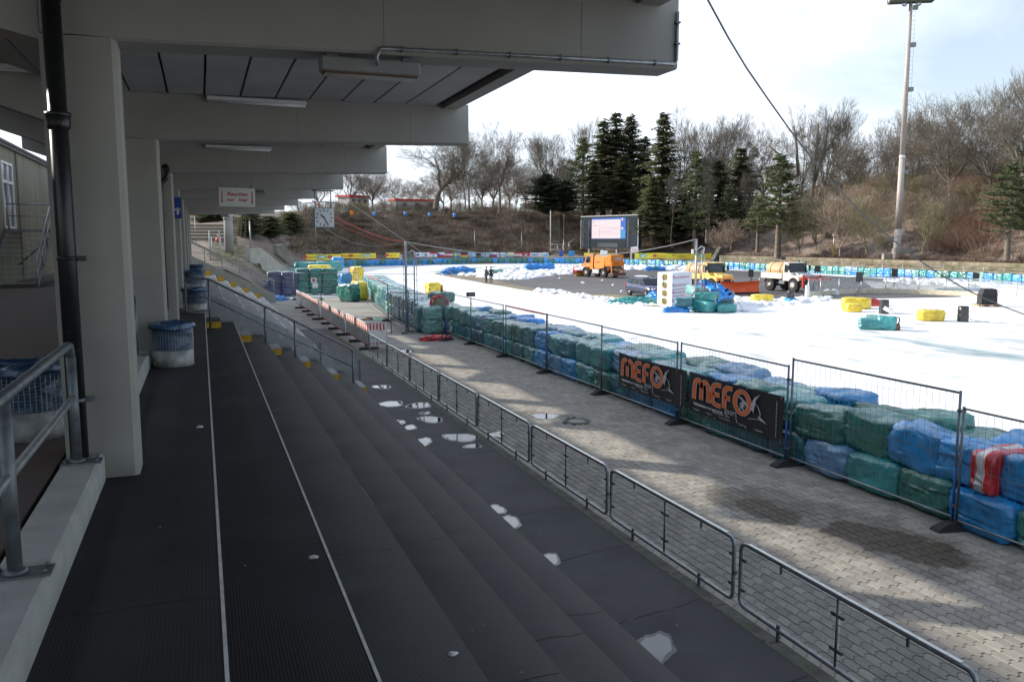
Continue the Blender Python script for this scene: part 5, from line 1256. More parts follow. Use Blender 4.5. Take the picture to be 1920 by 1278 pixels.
    for x in (-3.2, -2.0):
        m = MB(); m.lathe([(.685, 0), (.695, 0), (.695, .06), (.685, .06)], 24, M=T(x, 0, 1.78, ry=R(90))); m.build('strap', dark, tk)
    for s in (-1, 1):
        m = MB(); m.box(-1.9, -1.2, s*.72-.12, s*.72+.12, .62, .98, bev=.04); m.build('side_tank', galvd, t)
        m = MB(); pts = [(-2.85+.66*math.cos(R(q)), s*.84, .60+.62*math.sin(R(q))) for q in range(165, 10, -15)]
        vs = [(x, s*.84+d_, z) for x, _, z in pts for d_ in (-.2, .2)]; m.add(vs, [(2*i, 2*i+1, 2*i+3, 2*i+2) for i in range(len(pts)-1)]); m.build('mudguard', dark, t)
    return t
ty = unimog('yellow utility truck with tan tank and orange V-shaped snow plough', ylw_cab, tankm, ylw_cab, 'plow')
# V plough
def vplow(t):
    p = obj('plough', None, t, (2.0, 0, 0))
    for s in (-1, 1):
        m = MB(); n = 8; prof = [(.05, .12), (.0, .25), (-.05, .45), (-.05, .65), (0, .82), (.08, .95), (.12, .97)]
        vs = []
        for j, y in enumerate((0, 2.15)):
            for x, z in prof: vs.append((x+.40*y/2.15-.10, s*y, z*(1+.10*y/2.15)))
        k = len(prof); fs = [(i, k+i, k+i+1, i+1) for i in range(k-1)]
        vs2 = [(x-.04, y, z) for x, y, z in vs]; o_ = len(vs)
        m.add(vs+vs2, fs+[tuple(a+o_ for a in f[::-1]) for f in fs]+[(i, i+1, i+1+o_, i+o_) for i in range(k-1)]+[(k+i+1, k+i, k+i+o_, k+i+1+o_) for i in range(k-1)]+[(k-1, 2*k-1, 2*k-1+o_, k-1+o_), (k, 0, o_, k+o_)], False)
        m.build('blade', orangered, t if False else p)
        m = MB(); m.add([(-.06, 0, .12), (.34, s*2.15, .13), (.34, s*2.15, .0), (-.06, 0, .0)], [(0, 1, 2, 3), (3, 2, 1, 0)]); m.build('cutting_edge', black, p)
        m = MB(); m.tube([(.35, s*2.1, 1.0), (.35, s*2.1, 1.28)], .03, 6); m.build('marker_rod', white if s > 0 else orange, p)
        m = MB(); m.tube([(-.3, s*.35, .45), (-1.3, s*.35, .75)], .06, 6); m.tube([(-.2, s*1.0, .5), (-1.0, s*.4, .6)], .05, 6); m.build('push_arm', dark, p)
vplow(ty)
PU = place(ty, 1350, 548.5, 172, 1.0)
tw = unimog('white utility truck with wooden-brown tank and a red front attachment', cream, tankw, mat('bonnet_shade_grey', (.42, .43, .44), .5), 'brush')  # bonnet is white too; its shade is put into the grey colour
PW_ = place(tw, 1503, 547.5, 176, 1.0)
p = obj('front_mount', None, tw, (1.1, 0, 0))
m = MB(); m.box(-.15, .10, -.9, .9, 1.12, 1.28, bev=.03); m.box(-.1, .02, -1.0, -.8, .45, 1.5, bev=.02); m.box(-.1, .02, .8, 1.0, .45, 1.5, bev=.02); m.build('crossbar', redm, p)
m = MB(); m.tube([(.1, -.7, 1.2), (1.2, -.9, 1.15)], .05, 6); m.tube([(.1, .7, 1.2), (1.2, .9, 1.15)], .05, 6); m.tube([(1.2, -1, 1.15), (1.2, 1.0, 1.15)], .07, 8); m.build('boom', redm, p)
m = MB(); m.tube([(.3, -.5, 1.0), (.7, .2, 1.4), (1.1, .4, 1.1)], .04, 6); m.build('hose', black, p)

# ---- orange sweeper truck
to = thing('sweeper_truck', 'orange municipal sweeper truck with a red brush unit in front', 'truck')
m = MB(); m.box(-4.1, .6, -.45, .45, .62, .9); m.build('chassis', dark, to)
for x in (0, -2.9):
    for y in (-.88, .88): wheel(to, x, y, .52, .38)
m = MB(); extr(m, [(-1.05, .95), (-.6, .95), (-.5, 1.2), (.45, 1.2), (.95, 1.25), (1.02, 1.38), (.62, 1.58), (.42, 1.72), (.0, 2.62), (-.18, 2.74), (-1.05, 2.74)], -1.02, 1.02, .09); cb = m.build('cab', orange, to)
m = MB(); m2 = MB(); m2.add([(.43+.012, -.82, 1.74), (.43+.012, .82, 1.74), (.045+.012, .80, 2.55), (.045+.012, -.80, 2.55)], [(0, 1, 2, 3), (3, 2, 1, 0)]); m2.build('windscreen', glassd, cb)
for s in (-1, 1):
    f = lambda z: s*(1.02-.09*(z-.95)/1.79+.005)
    m = MB(); m.add([(x, f(z), z) for x, z in ((.28, 1.72), (-.02, 2.42), (-.62, 2.42), (-.62, 1.72))], [(0, 1, 2, 3), (3, 2, 1, 0)]); m.build('side_window', glassd, cb)
    m = MB(); m.add([(x, f(z), z) for x, z in ((.0, 1.30), (.0, 1.64), (-.28, 1.64), (-.28, 1.30))], [(0, 1, 2, 3), (3, 2, 1, 0)]); m.build('door_notice', white, cb)
    m = MB(); m.tube([(.2, s*.98, 2.4), (.3, s*1.2, 2.35)], .02, 5); m.box(.22, .32, s*1.2-.1, s*1.2+.1, 1.85, 2.3, bev=.02); m.build('mirror', black, cb)
    m = MB(); pts = [(.66*math.cos(R(q)), s*.9, .56+.64*math.sin(R(q))) for q in range(170, 0, -14)]
    vs = [(x, y+d_, z) for x, y, z in pts for d_ in (-.2, .22)]; vs += [(x*.93, y+d_, .56+(z-.56)*.93) for x, y, z in pts for d_ in (-.2, .22)]; k = len(pts)*2
    m.add(vs, [(2*i, 2*i+1, 2*i+3, 2*i+2) for i in range(len(pts)-1)]+[(k+2*i+2, k+2*i+3, k+2*i+1, k+2*i) for i in range(len(pts)-1)]+[(2*i+1, k+2*i+1, k+2*i+3, 2*i+3) for i in range(len(pts)-1)]); m.build('mudguard', dark, to)
    m = MB(); pts = [(-2.9+.64*math.cos(R(q)), s*.9, .56+.62*math.sin(R(q))) for q in range(170, 0, -14)]
    vs = [(x, y+d_, z) for x, y, z in pts for d_ in (-.2, .22)]; m.add(vs, [(2*i, 2*i+1, 2*i+3, 2*i+2) for i in range(len(pts)-1)]); m.build('mudguard', dark, to)
m = MB(); m.box(-1.25, -1.08, -.9, .9, .95, 2.80, bev=.03); m.build('air_stack', black, to)
# hopper with rounded shoulders
m = MB(); P = [(-1.32, 1.18), (-1.32, 2.45), (-1.45, 2.68), (-1.7, 2.74), (-2.7, 2.74), (-2.95, 2.62), (-3.0, 2.4), (-3.0, 1.18), (-2.7, 1.05), (-1.6, 1.05)]
extr(m, P, -1.08, 1.08, .14); hp = m.build('hopper', orange, to)
for s in (-1,):
    pass
text('lettering', 'KARCHER', .17, T(-1.55, 1.06, 1.78) @ Matrix.Rotation(R(180), 4, 'Z') @ RX @ Matrix.Rotation(R(7), 4, 'X') , mat('dark_red_print', (.35, .03, .02), .6), hp, depth=.004)
m = MB(); m.box(-4.15, -3.06, -1.05, 1.05, 1.32, 2.66, bev=.06); rb = m.build('rear_housing', orange, to)
m = MB(); m.box(-4.19, -4.14, -.62, .42, 2.02, 2.34, bev=.02); m.build('plate', silverc, rb)
m = MB(); m.box(-4.205, -4.19, -.54, .34, 2.10, 2.26); m.build('plate_face', mat('pale_grey_print', (.45, .5, .58), .5), rb)
text('lettering', 'KARCHER', .17, T(-4.165, .52, 1.60) @ Matrix.Rotation(R(-90), 4, 'Z') @ RX, MATS['dark_red_print'], rb, depth=.004)
m = MB(); m.box(-4.1, -3.2, -.95, .95, .95, 1.30, bev=.03); m.build('engine_bay', black, to)
m = MB(); m.tube([(-4.18, -.7, 1.2), (-4.22, -.3, 1.05), (-4.2, .2, 1.15), (-4.22, .7, 1.05)], .045, 6); m.tube([(-4.2, -.5, .9), (-4.26, 0, .72), (-4.2, .5, .9)], .05, 6); m.build('hose', silverc, to)
m = MB()
for y in (-.98, .98): m.box(-4.22, -4.12, y-.05, y+.05, .5, 1.9)
m.box(-4.22, -4.12, -1.0, 1.0, .88, .98); m.build('rear_frame', orange, to)
m = MB(); m.box(-4.55, -4.2, -1.12, 1.12, .45, .58, bev=.02); m.box(-4.5, -4.3, -1.05, 1.05, .25, .45); m.build('rear_platform', mat('rusty_brown', (.22, .09, .05), .7, var=.3, vs=8), to)
for s in (-1, 1):
    m = MB(); m.box(-2.15, -1.0, s*.95-.12, s*.95+.12, .45, .98, bev=.04); m.build('side_box', mat('light_grey_box', (.6, .6, .56), .5), to)
    m = MB(); m.box(-3.72, -3.5, s*.98-.05, s*.98+.05, .85, .95); m.build('tail_lamp', redm, to)
br_ = obj('front_brush', None, to, (1.9, 0, 0))
m = MB(); m.box(-.3, .35, -1.15, 1.15, .42, .62, bev=.03); m.box(.2, .35, -1.2, 1.2, .3, .75, bev=.02); m.box(-.9, -.2, -.3, .3, .5, .62); m.build('carrier', mat('dark_red_steel', (.42, .04, .03), .5), br_)
for y in (-1.1, 1.1): 
    m = MB(); m.box(.2, .32, y-.06, y+.06, .4, 1.25); m.build('upright', orangered, br_)
m = MB(); m.tube([(.26, -1.1, 1.22), (.26, 1.1, 1.22)], .04, 6); m.build('crossbar', orangered, br_)
m = MB(); m.lathe([(.1, 0), (.26, .01), (.26, 1.9), (.1, 1.91)], 16, M=T(0, .95, .27, rx=R(90))); m.build('brush_roll', mat('yellow_bristles', (.6, .36, .03), .8, var=.3, vs=30, bump=1, bs=60), br_)
place(to, 1111, 518.5, -18, 1.0)

# ---- estate car
tc_ = thing('estate_car', 'dark blue estate car with snow on its roof behind the insulation stack', 'car')
m = MB()
sec = [  # x, half width, sill z, belt z
 (2.18, .62, .38, .62), (2.05, .80, .28, .72), (1.6, .88, .24, .86), (1.0, .90, .22, .93), (.0, .91, .22, .96), (-1.4, .91, .22, .99), (-2.0, .88, .26, .99), (-2.22, .78, .34, .93), (-2.28, .66, .42, .80)]
vs = []; K = 10
for x, hw, zs0, zb0 in sec:
    row = [(-hw*.82, zs0), (-hw*.99, zs0+.14), (-hw, (zs0+zb0)/2), (-hw*.965, zb0-.06), (-hw*.86, zb0)]
    row = row+[(-a, b_) for a, b_ in row[::-1]]; vs += [(x, a, b_) for a, b_ in row]
fs = [(i*K+k, (i+1)*K+k, (i+1)*K+(k+1) % K, i*K+(k+1) % K) for i in range(len(sec)-1) for k in range(K)]+[tuple(range(K))[::-1], tuple((len(sec)-1)*K+k for k in range(K))]
m.add(vs, fs, True); body = m.build('body', navy, tc_)
m = MB(); hs_ = [(1.02, .80, .92), (.28, .68, 1.42), (.0, .66, 1.47), (-1.3, .66, 1.49), (-1.75, .66, 1.44), (-2.18, .76, .96)]
vs = []
for x, hw, z in hs_: vs += [(x, -hw, z), (x, hw, z)]
vs += [(1.02, -.80, .88), (1.02, .80, .88), (-2.18, -.78, .9), (-2.18, .78, .9)]
n = len(hs_); fs = [(2*i, 2*i+1, 2*i+3, 2*i+2) for i in range(n-1)]+[tuple([2*i for i in range(n)]+[2*n+2, 2*n]), tuple([2*n+1, 2*n+3]+[2*i+1 for i in range(n)][::-1])]
m.add(vs, fs); m.build('cabin', navy, tc_)
def pane(x_, pts, nm='window'):
    m = MB(); m.add(pts, [tuple(range(len(pts))), tuple(range(len(pts)))[::-1]]); return m.build(nm, x_, tc_)
pane(glassd, [(.99+.01, -.70, .97), (.99+.01, .70, .97), (.31, .60, 1.41), (.31, -.60, 1.41)], 'windscreen')
pane(glassd, [(-2.16, -.66, 1.0), (-2.16, .66, 1.0), (-1.79, .58, 1.41), (-1.79, -.58, 1.41)], 'rear_window')
for s in (-1, 1):
    hwf = lambda z: s*(.80-.13*(z-.92)/.52+.012)
    for a, b_, c, d_ in ((.78, .26, -.28, -.28), (-.36, -.36, -1.12, -1.12), (-1.20, -1.20, -1.98, -1.72)):
        pane(glassd, [(a, hwf(1.0), 1.0), (b_ if a != .78 else .22, hwf(1.40), 1.40), (d_, hwf(1.40), 1.40), (c, hwf(1.0), 1.0)], 'side_window')
    m = MB(); m.box(-.2, -.05, s*.915-.008, s*.915+.008, .78, .81); m.box(-1.1, -.95, s*.915-.008, s*.915+.008, .80, .83); m.build('door_handle', navy, tc_)
    m = MB(); m.box(.62, .78, s*.98-.1, s*.98+.1, .94, 1.08, bev=.03); m.build('mirror', navy, tc_)
    m = MB(); m.box(1.98, 2.12, s*.62-.16, s*.62+.16, .60, .76, bev=.03); m.build('headlight', mat('headlight_glass', (.7, .72, .74), .1), tc_)
    m = MB(); m.box(-2.30, -2.18, s*.70-.12, s*.70+.12, .66, .96, bev=.02); m.build('tail_light', redm, tc_)
    m = MB(); m.tube([(.1, s*.56, 1.52), (-1.6, s*.56, 1.53)], .02, 6); m.build('roof_rail', black, tc_)
    m = MB(); m.box(-1.9, 1.5, s*.912-.01, s*.912+.01, .50, .56); m.build('side_trim', dark, tc_)
    for x in (1.32, -1.38):
        m = MB(); m.lathe([(.36, -.02), (.36, .02), (0, .02)], 20, M=T(x, s*.875, .34, rx=R(90))); m.build('wheel_arch', black, tc_)
for x in (1.32, -1.38):
    for y in (-.82, .82): wheel(tc_, x, y, .31, .2, silverc)
m = MB(); m.box(2.1, 2.24, -.6, .6, .32, .42, bev=.02); m.build('bumper', dark, tc_)
crumple('snow_patch', (0, 0, 0), .8, .5, .10, snowm, 'x', 'x', 8).parent = tc_
q = [o for o in tc_.children if o.name.startswith('snow_patch')][0]; q.location = (-.9, 0, 1.49); del q['label']; del q['category']
place(tc_, 1214, 555.5, 181, 1.0, GI+.04)

# ================================================================== PEOPLE
def person(px, py, label, coat, cloth2, s=1.0, rz=0, turn=0):
    P = az_(px, py, GI+.03)
    t = thing('person', label, 'person', P, rz, 'two people on the infield', s)
    # continuous body grown with a skin modifier
    J = [((0, 0, .95), .150), ((0, 0, 1.12), .145), ((0, 0, 1.30), .165), ((0, .0, 1.43), .12), ((0, 0, 1.50), .055), ((0, .01, 1.56), .055),
         ((.09, 0, .90), .105), ((.10, .02, .50), .068), ((.11, -.02, .10), .048), ((.12, .12, .04), .042),
         ((-.09, 0, .90), .105), ((-.10, .01, .50), .068), ((-.10, .02, .10), .048), ((-.11, .16, .04), .042),
         ((.19, 0, 1.40), .070), ((.26, -.02, 1.12), .055), ((.22, .10, .92), .045), ((.17, .14, .88), .04),
         ((-.19, 0, 1.40), .070), ((-.26, -.02, 1.12), .055), ((-.22, .10, .92), .045), ((-.17, .14, .88), .04)]
    E_ = [(0, 1), (1, 2), (2, 3), (3, 4), (4, 5), (0, 6), (6, 7), (7, 8), (8, 9), (0, 10), (10, 11), (11, 12), (12, 13), (3, 14), (14, 15), (15, 16), (16, 17), (3, 18), (18, 19), (19, 20), (20, 21)]
    me = bpy.data.meshes.new('body'); me.from_pydata([j[0] for j in J], E_, []); o = obj('body', me, t)
    sm = o.modifiers.new('s', 'SKIN'); 
    for i, (p_, r_) in enumerate(J): me.skin_vertices[0].data[i].radius = (r_, r_*.85); 
    me.skin_vertices[0].data[0].use_root = True
    o.modifiers.new('u', 'SUBSURF').levels = 2; o.modifiers['u'].render_levels = 2
    dg = bpy.context.evaluated_depsgraph_get(); me2 = bpy.data.meshes.new_from_object(o.evaluated_get(dg)); o.modifiers.clear(); o.data = me2
    me2.materials.clear(); me2.materials.append(coat); me2.materials.append(cloth2); me2.materials.append(skin); me2.materials.append(black)
    for p_ in me2.polygons:
        z = p_.center.z; x = abs(p_.center.x); p_.use_smooth = True
        p_.material_index = 3 if z < .12 else 1 if (z < .86 and x < .19) else 2 if (z > 1.49 or (z < .93 and x > .13)) else 0
    # coat skirt
    m = MB(); m.lathe([(.20, .80), (.195, .95), (.19, 1.1)], 14, sx=1.1); m.build('coat_hem', coat, t)
    h = MB(); prof = [(0, 1.54), (.06, 1.55), (.075, 1.60), (.088, 1.67), (.085, 1.73), (.05, 1.79), (0, 1.80)]; h.lathe(prof, 14, (0, .015, 0), sx=.86)
    h.add([(-.015, .10, 1.665), (.015, .10, 1.665), (0, .125, 1.64), (0, .1, 1.69)], [(0, 1, 2), (0, 2, 3), (1, 3, 2)]); hd = h.build('head', skin, t)
    for x_ in (-.03, .03):
        e = MB(); e.lathe([(.009, 0), (0, .006)], 6, M=T(x_, .098, 1.685, rx=R(-90))); e.build('eye', black, hd)
        e = MB(); e.lathe([(.02, 0), (.012, .01), (0, .012)], 8, M=T(x_*2.6, .01, 1.665, ry=R(90 if x_ > 0 else -90))); e.build('ear', skin, hd)
    e = MB(); e.box(-.02, .02, .094, .1, 1.612, 1.618); e.build('mouth', redm, hd)
    e = MB(); e.lathe([(.096, 1.68), (.097, 1.74), (.07, 1.80), (0, 1.825)], 14, (0, -.005, 0), sx=.9); e.build('hair', black, hd)
    for s_ in (-1, 1):
        for f_ in range(5):
            e = MB(); bx, by, bz = s_*(.17-.0), .14, .88
            if f_ == 4: e.tube([(bx-s_*.02, by+.01, bz+.01), (bx-s_*.045, by+.03, bz-.01), (bx-s_*.05, by+.045, bz-.03)], [.011, .009, .007], 5)
            else: yy = by-.018+.013*f_*1.1; ln = (.055, .065, .06, .045)[f_]; e.tube([(bx, yy, bz-.02), (bx-s_*.01, yy+.008, bz-.02-ln*.6), (bx-s_*.03, yy+.012, bz-.02-ln)], [.010, .009, .007], 5)
            e.build('finger', skin, o)
    return t
person(912, 531.5, 'person on the left of the pair on the infield, in a grey coat and jeans', mat('grey_coat', (.12, .12, .12), .85, var=.2, vs=10), mat('dark_jeans', (.03, .04, .07), .85), .97, R(40))
person(920.5, 532, 'person on the right of the pair on the infield, in a black jacket', mat('black_jacket', (.018, .018, .022), .7, var=.3, vs=10), mat('black_trousers', (.02, .02, .025), .85), .98, R(-10))

# ================================================================== RINK BOARDS, SPEAKERS, THINGS ON THE ICE
def rb_pts():
    px = [(1515, 556), (1548, 553), (1600, 550), (1660, 549), (1740, 551), (1800, 554), (1850, 557), (1925, 566), (2010, 580)]
    return [az_(a, b_+1.5, GI) for a, b_ in px]
rp = rb_pts()
rk = thing('rink_boards', 'curved ice rink boards of pale kick panels with clear glass and steel posts', 'rink boards', (0, 0, 0))
kick = mat('kick_board', (.66, .60, .47), .55, var=.12, vs=3, col2=(.5, .44, .32), c2scale=1, c2thr=.62)
glr = glass_sheet('rink_glass', (.5, .53, .55), .22)
fine = []
for i in range(len(rp)-1):
    p0 = rp[max(i-1, 0)]; p1, p2 = rp[i], rp[i+1]; p3 = rp[min(i+2, len(rp)-1)]
    for k in range(4):
        u = k/4; fine.append(.5*((2*p1)+(-p0+p2)*u+(2*p0-5*p1+4*p2-p3)*u*u+(-p0+3*p1-3*p2+p3)*u**3))
fine.append(rp[-1])
def wallseg(a, b_, z0, z1, th, m):
    d = (b_-a); nrm = Vector((-d.y, d.x, 0)).normalized()*th/2
    m.add([(q.x+s*nrm.x, q.y+s*nrm.y, z) for z in (z0, z1) for q in (a, b_) for s in (-1, 1)], [(0, 1, 3, 2), (4, 6, 7, 5), (0, 2, 6, 4), (1, 5, 7, 3), (0, 4, 5, 1), (2, 3, 7, 6)])
for i, (a, b_) in enumerate(zip(fine, fine[1:])):
    m = MB(); wallseg(a, b_, GI, GI+.42, .10, m); m.build('kick_panel', kick, rk)
    m = MB(); wallseg(a, b_, GI+.43, GI+1.38, .012, m); m.build('glass_panel', glr, rk)
m = MB(); m.tube([p+Vector((0, 0, 1.40)) for p in fine], .03, 6); m.build('top_rail', galv, rk)
m = MB(); m.tube([p+Vector((0, 0, .95)) for p in fine[8:]], .018, 6); m.build('mid_rail', galv, rk)
for i in range(0, len(fine), 3):
    m = MB(); m.tube([fine[i]+Vector((0, 0, .0)), fine[i]+Vector((0, 0, 1.4))], .045, 8); m.build('post', silverc, rk)
m = MB(); a = fine[0]; m.box(a.x-.25, a.x+.05, a.y-.1, a.y+.1, GI, GI+.95, bev=.02); m.build('end_panel', white, rk)

spk = mat('speaker_black', (.02, .02, .023), .65, var=.1); 
def speaker(px, py_top, py_foot, label, h=.72):
    P = az_(px, py_foot, GI); D = math.hypot(P.x, P.y); zt_ = zat(px, py_top, D)-GI
    t = thing('loudspeaker', label, 'loudspeaker', P, R(-30-20), 'loudspeakers on tripod stands')
    m = MB(); m.add([(x, y, z) for z in (zt_-h, zt_) for x, y in ((-.24, -.2), (.24, -.2), (.16, .22), (-.16, .22))], [(3, 2, 1, 0), (4, 5, 6, 7), (0, 1, 5, 4), (1, 2, 6, 5), (2, 3, 7, 6), (3, 0, 4, 7)]); cb = m.build('cabinet', spk, t)
    m = MB(); m.box(-.21, .21, -.215, -.202, zt_-h+.04, zt_-.04); m.build('grille', mat('speaker_grille', (.035, .035, .038), .9, bump=.6, bs=120), cb)
    m = MB(); m.tube([(0, 0, .45), (0, 0, zt_-h)], .022, 6); m.build('pole', galvd, t)
    for k in range(3):
        a = 2.1*k+.4; m = MB(); m.tube([(0, 0, .85), (.55*math.cos(a), .55*math.sin(a), .0)], .016, 5); m.tube([(0, 0, .5), (.28*math.cos(a), .28*math.sin(a), .42)], .01, 4); m.build('leg', black, t)
speaker(1610, 510, 560, 'black loudspeaker on a tripod just inside the rink boards, above the yellow bales')
speaker(1676, 504, 547, 'black loudspeaker on a tripod behind the rink boards, right of the first')
speaker(1828, 511, 552, 'black loudspeaker on a tripod above the stage monitors')
speaker(1408, 505, 536, 'black loudspeaker on a tripod between the yellow and the white truck')
speaker(1532, 498, 540, 'small black loudspeaker behind the bonnet of the white truck', .6)
P = az_(1850, 574, GI); t = thing('pallet', 'wooden pallet under two black stage monitors', 'pallet', P, R(-25))
for k in range(5):
    m = MB(); m.box(-.75, .75, -.5+.22*k, -.36+.22*k, .11, .13); m.build('plank', woodm, t)
for k in range(3):
    m = MB(); m.box(-.75+.68*k, -.61+.68*k, -.5, .5, .0, .11); m.build('block', woodm, t)
for i, (z, dx) in enumerate(((.13, 0), (.70, .02))):
    t = thing('stage_monitor', ['lower black stage monitor standing on the pallet', 'upper black stage monitor stacked on the pallet'][i], 'loudspeaker', (P.x+dx, P.y, GI+z), R(-25))
    m = MB()
    if i == 0: m.box(-.52, .52, -.34, .34, 0, .56, bev=.02)
    else: extr(m, [(-.5, 0), (.5, 0), (.5, .12), (.36, .48), (-.36, .48), (-.5, .12)], -.34, .34)
    c_ = m.build('cabinet', spk, t); m = MB(); m.box(-.44, .44, -.352, -.341, .05, .43 if i else .5); m.build('grille', MATS['speaker_grille'], c_)
# bales on the ice
def ice_bale(px, py, m_, where, s, rz=0, dz=0, rx=0): P = az_(px, py, GI); return bale((P.x, P.y, GI+dz), m_, where, rz, s, rx)
ice_bale(1603, 578, F_YEL, 'rear one of the yellow heap under the first loudspeaker', (1.3, 1.5, 1.1), .9); ice_bale(1598, 584, F_YEL, 'front one of the yellow heap under the first loudspeaker', (1.1, .9, .8), 1.2); ice_bale(1617, 577, F_YEL, 'half hidden on the right of the yellow heap', (.9, .8, 1.0), .3)
ice_bale(1745, 601, F_YEL, 'lying alone on the ice left of a black barrel', (1.0, 1.15, .95), 1.15)
ice_bale(1428, 567, F_YEL, 'in front of the orange plough blade', (1.1, 1.3, .9), 1.2)
ice_bale(1631, 617, F_GREEN2, 'left one of the pair on the open ice', (1.0, .95, .85), .9); ice_bale(1662, 618, F_GREEN2, 'right one of the pair on the open ice', (.9, .8, 1.05), .75); ice_bale(1642, 612, F_PALE, 'behind the pair on the open ice', (.9, 1.0, .9), .6)
P = az_(1648, 603, GI); m = MB(); m.box(-.28, .28, -.15, .15, 0, .2); o = m.build('white_box', white, None, loc=(P.x-.1, P.y-.6, GI+.62), label='tilted white box lying on the green bale pair', cat='box'); o.rotation_euler = (.5, .2, .5)
P = az_(1682, 619, GI); t = thing('fire_pump', 'small brown pump with a bent handle beside the green bales', 'pump', P)
m = MB(); m.lathe([(.14, 0), (.15, .1), (.12, .3), (.13, .32), (0, .34)], 12); m.build('body', MATS['rusty_brown'], t); m = MB(); m.tube([(.05, 0, .3), (.14, 0, .5), (.1, 0, .62), (-.02, 0, .64)], .03, 6); m.build('handle', dark, t)
P = az_(1639, 573, GI); crumple('red_bag', P, .75, .45, .42, redtarp, 'crumpled red plastic bag beside the first black barrel', 'bag', 12)
barm = film('black_plastic_film', (.02, .02, .022), rough=.28)
for i, (px, py) in enumerate(((1657, 588), (1805, 603), (1482, 566))):
    P = az_(px, py, GI); t = thing('barrel', ['black plastic-wrapped barrel beside the red bag', 'black plastic-wrapped barrel on the right of the ice', 'black barrel on a blue crate in front of the white truck'][i], 'barrel', P)
    z0 = .3 if i == 2 else 0; hh = .5 if i == 2 else .85; m = MB(); m.lathe([(0, z0), (.26, z0), (.29, z0+.05), (.28, z0+hh*.28), (.30, z0+hh*.32), (.27, z0+hh*.6), (.29, z0+hh*.64), (.27, z0+hh*.94), (.25, z0+hh), (0, z0+hh-.02)], 18); m.build('drum', barm, t)
    if i < 2: m = MB(); m.tube([(.28, 0, .3), (.5, -.1, .1), (.8, -.2, .02), (1.4, -.5, .01)], .012, 4); m.build('cable', black, t)
P = az_(1482, 566, GI); t = thing('crate', 'bright blue plastic crate under a black barrel', 'crate', P)
for a, b_, c, d_ in ((-.3, .3, -.3, -.27), (-.3, .3, .27, .3), (-.3, -.27, -.27, .27), (.27, .3, -.27, .27)): m = MB(); m.box(a, b_, c, d_, 0, .29); m.build('side', mat('blue_crate', (.05, .3, .62), .4), t)

# heap round pole B and the insulation stack
PBp = az_(1303, 584, GI)
for (dx, dy, dz, m_, s, rz, w_) in ((.5, -.2, 0, F_GREEN2, (1.3, 1.3, 1.1), .3, 'at the foot of the right-hand pole, centre'), (.9, .1, .62, F_GREEN2, (1.5, 1.3, .9), .7, 'on top of the heap by the right-hand pole'), (1.7, -.75, 0, F_GREEN2, (1.5, 1.1, .75), 1.2, 'low in front of the heap by the right-hand pole'),
        (2.2, .1, 0, F_DTEAL, (1.4, 1.2, 1.1), .9, 'at the right end of the heap by the right-hand pole'), (1.0, 1.3, .9, F_PALE, (1.8, 1.1, .9), 1.4, 'crowning the back of the heap by the right-hand pole'), (-.7, .2, .3, F_DTEAL, (1.4, 1.0, .9), 1.0, 'tilted left of the right-hand pole'), (1.3, 1.0, 0, F_BLUE, (2.2, 1.6, 1.3), .4, 'buried in the heap by the right-hand pole')):
    bale((PBp.x+dx, PBp.y+dy, GI+dz), m_, w_, rz, s, rnd.uniform(-.15, .15), rnd.uniform(-.1, .1))
crumple('tarpaulin', (PBp.x+2.0, PBp.y+.8, GI+.15), 1.1, 1.0, 1.35, F_LBLUE, 'bright blue tarpaulin draped over the heap by the right-hand pole', seed=21)
crumple('tarpaulin', (PBp.x+1.6, PBp.y+1.5, GI+.5), .6, .6, 1.3, F_LBLUE, 'peak of bright blue sheeting above the heap by the right-hand pole', seed=22)
crumple('tarpaulin', (PBp.x-1.3, PBp.y+.1, GI), .9, .4, .35, F_LBLUE, 'low blue sheet left of the right-hand pole', seed=23)
P = az_(1195, 569, GI); crumple('tarpaulin', P, 1.7, .7, .45, F_GREEN2, 'flat teal tarpaulin in the dry grass left of the insulation stack', seed=24, rz=-.5); P = az_(1228, 565, GI); crumple('tarpaulin', P, .6, .6, .7, F_LBLUE, 'blue sheet bulging behind the insulation stack', seed=25)
t = thing('shovel', 'snow shovel leaning on the right end of the bale heap', 'shovel', (PBp.x+2.7, PBp.y-.9, GI)); m = MB(); m.tube([(-.35, .35, 1.25), (.15, -.1, .08)], .018, 6); m.build('shaft', cabg, t); m = MB(); m.box(.0, .45, -.35, .05, .02, .06); m.build('blade', silverc, t)
t = thing('marker_post', 'short pole with red and silver bands in front of the bale heap', 'post', (PBp.x+.95, PBp.y-.75, GI)); m = MB(); m.tube([(0, 0, 0), (0, 0, .95)], .04, 8); m.build('post', silverc, t); m = MB(); m.tube([(0, 0, .0), (0, 0, .3)], .05, 8); m.build('red_band', redm, t)
cable([PB+Vector((.1, 0, -2.6)), PBp+Vector((1.9, -.1, .5))], .03, cabr, 'red strap slanting from the right-hand pole into the bale heap')
cable([PBp+Vector((1.75, .2, .4)), PBp+Vector((1.75, .3, 1.75))], .035, silverc, 'silver rod standing in the bale heap')
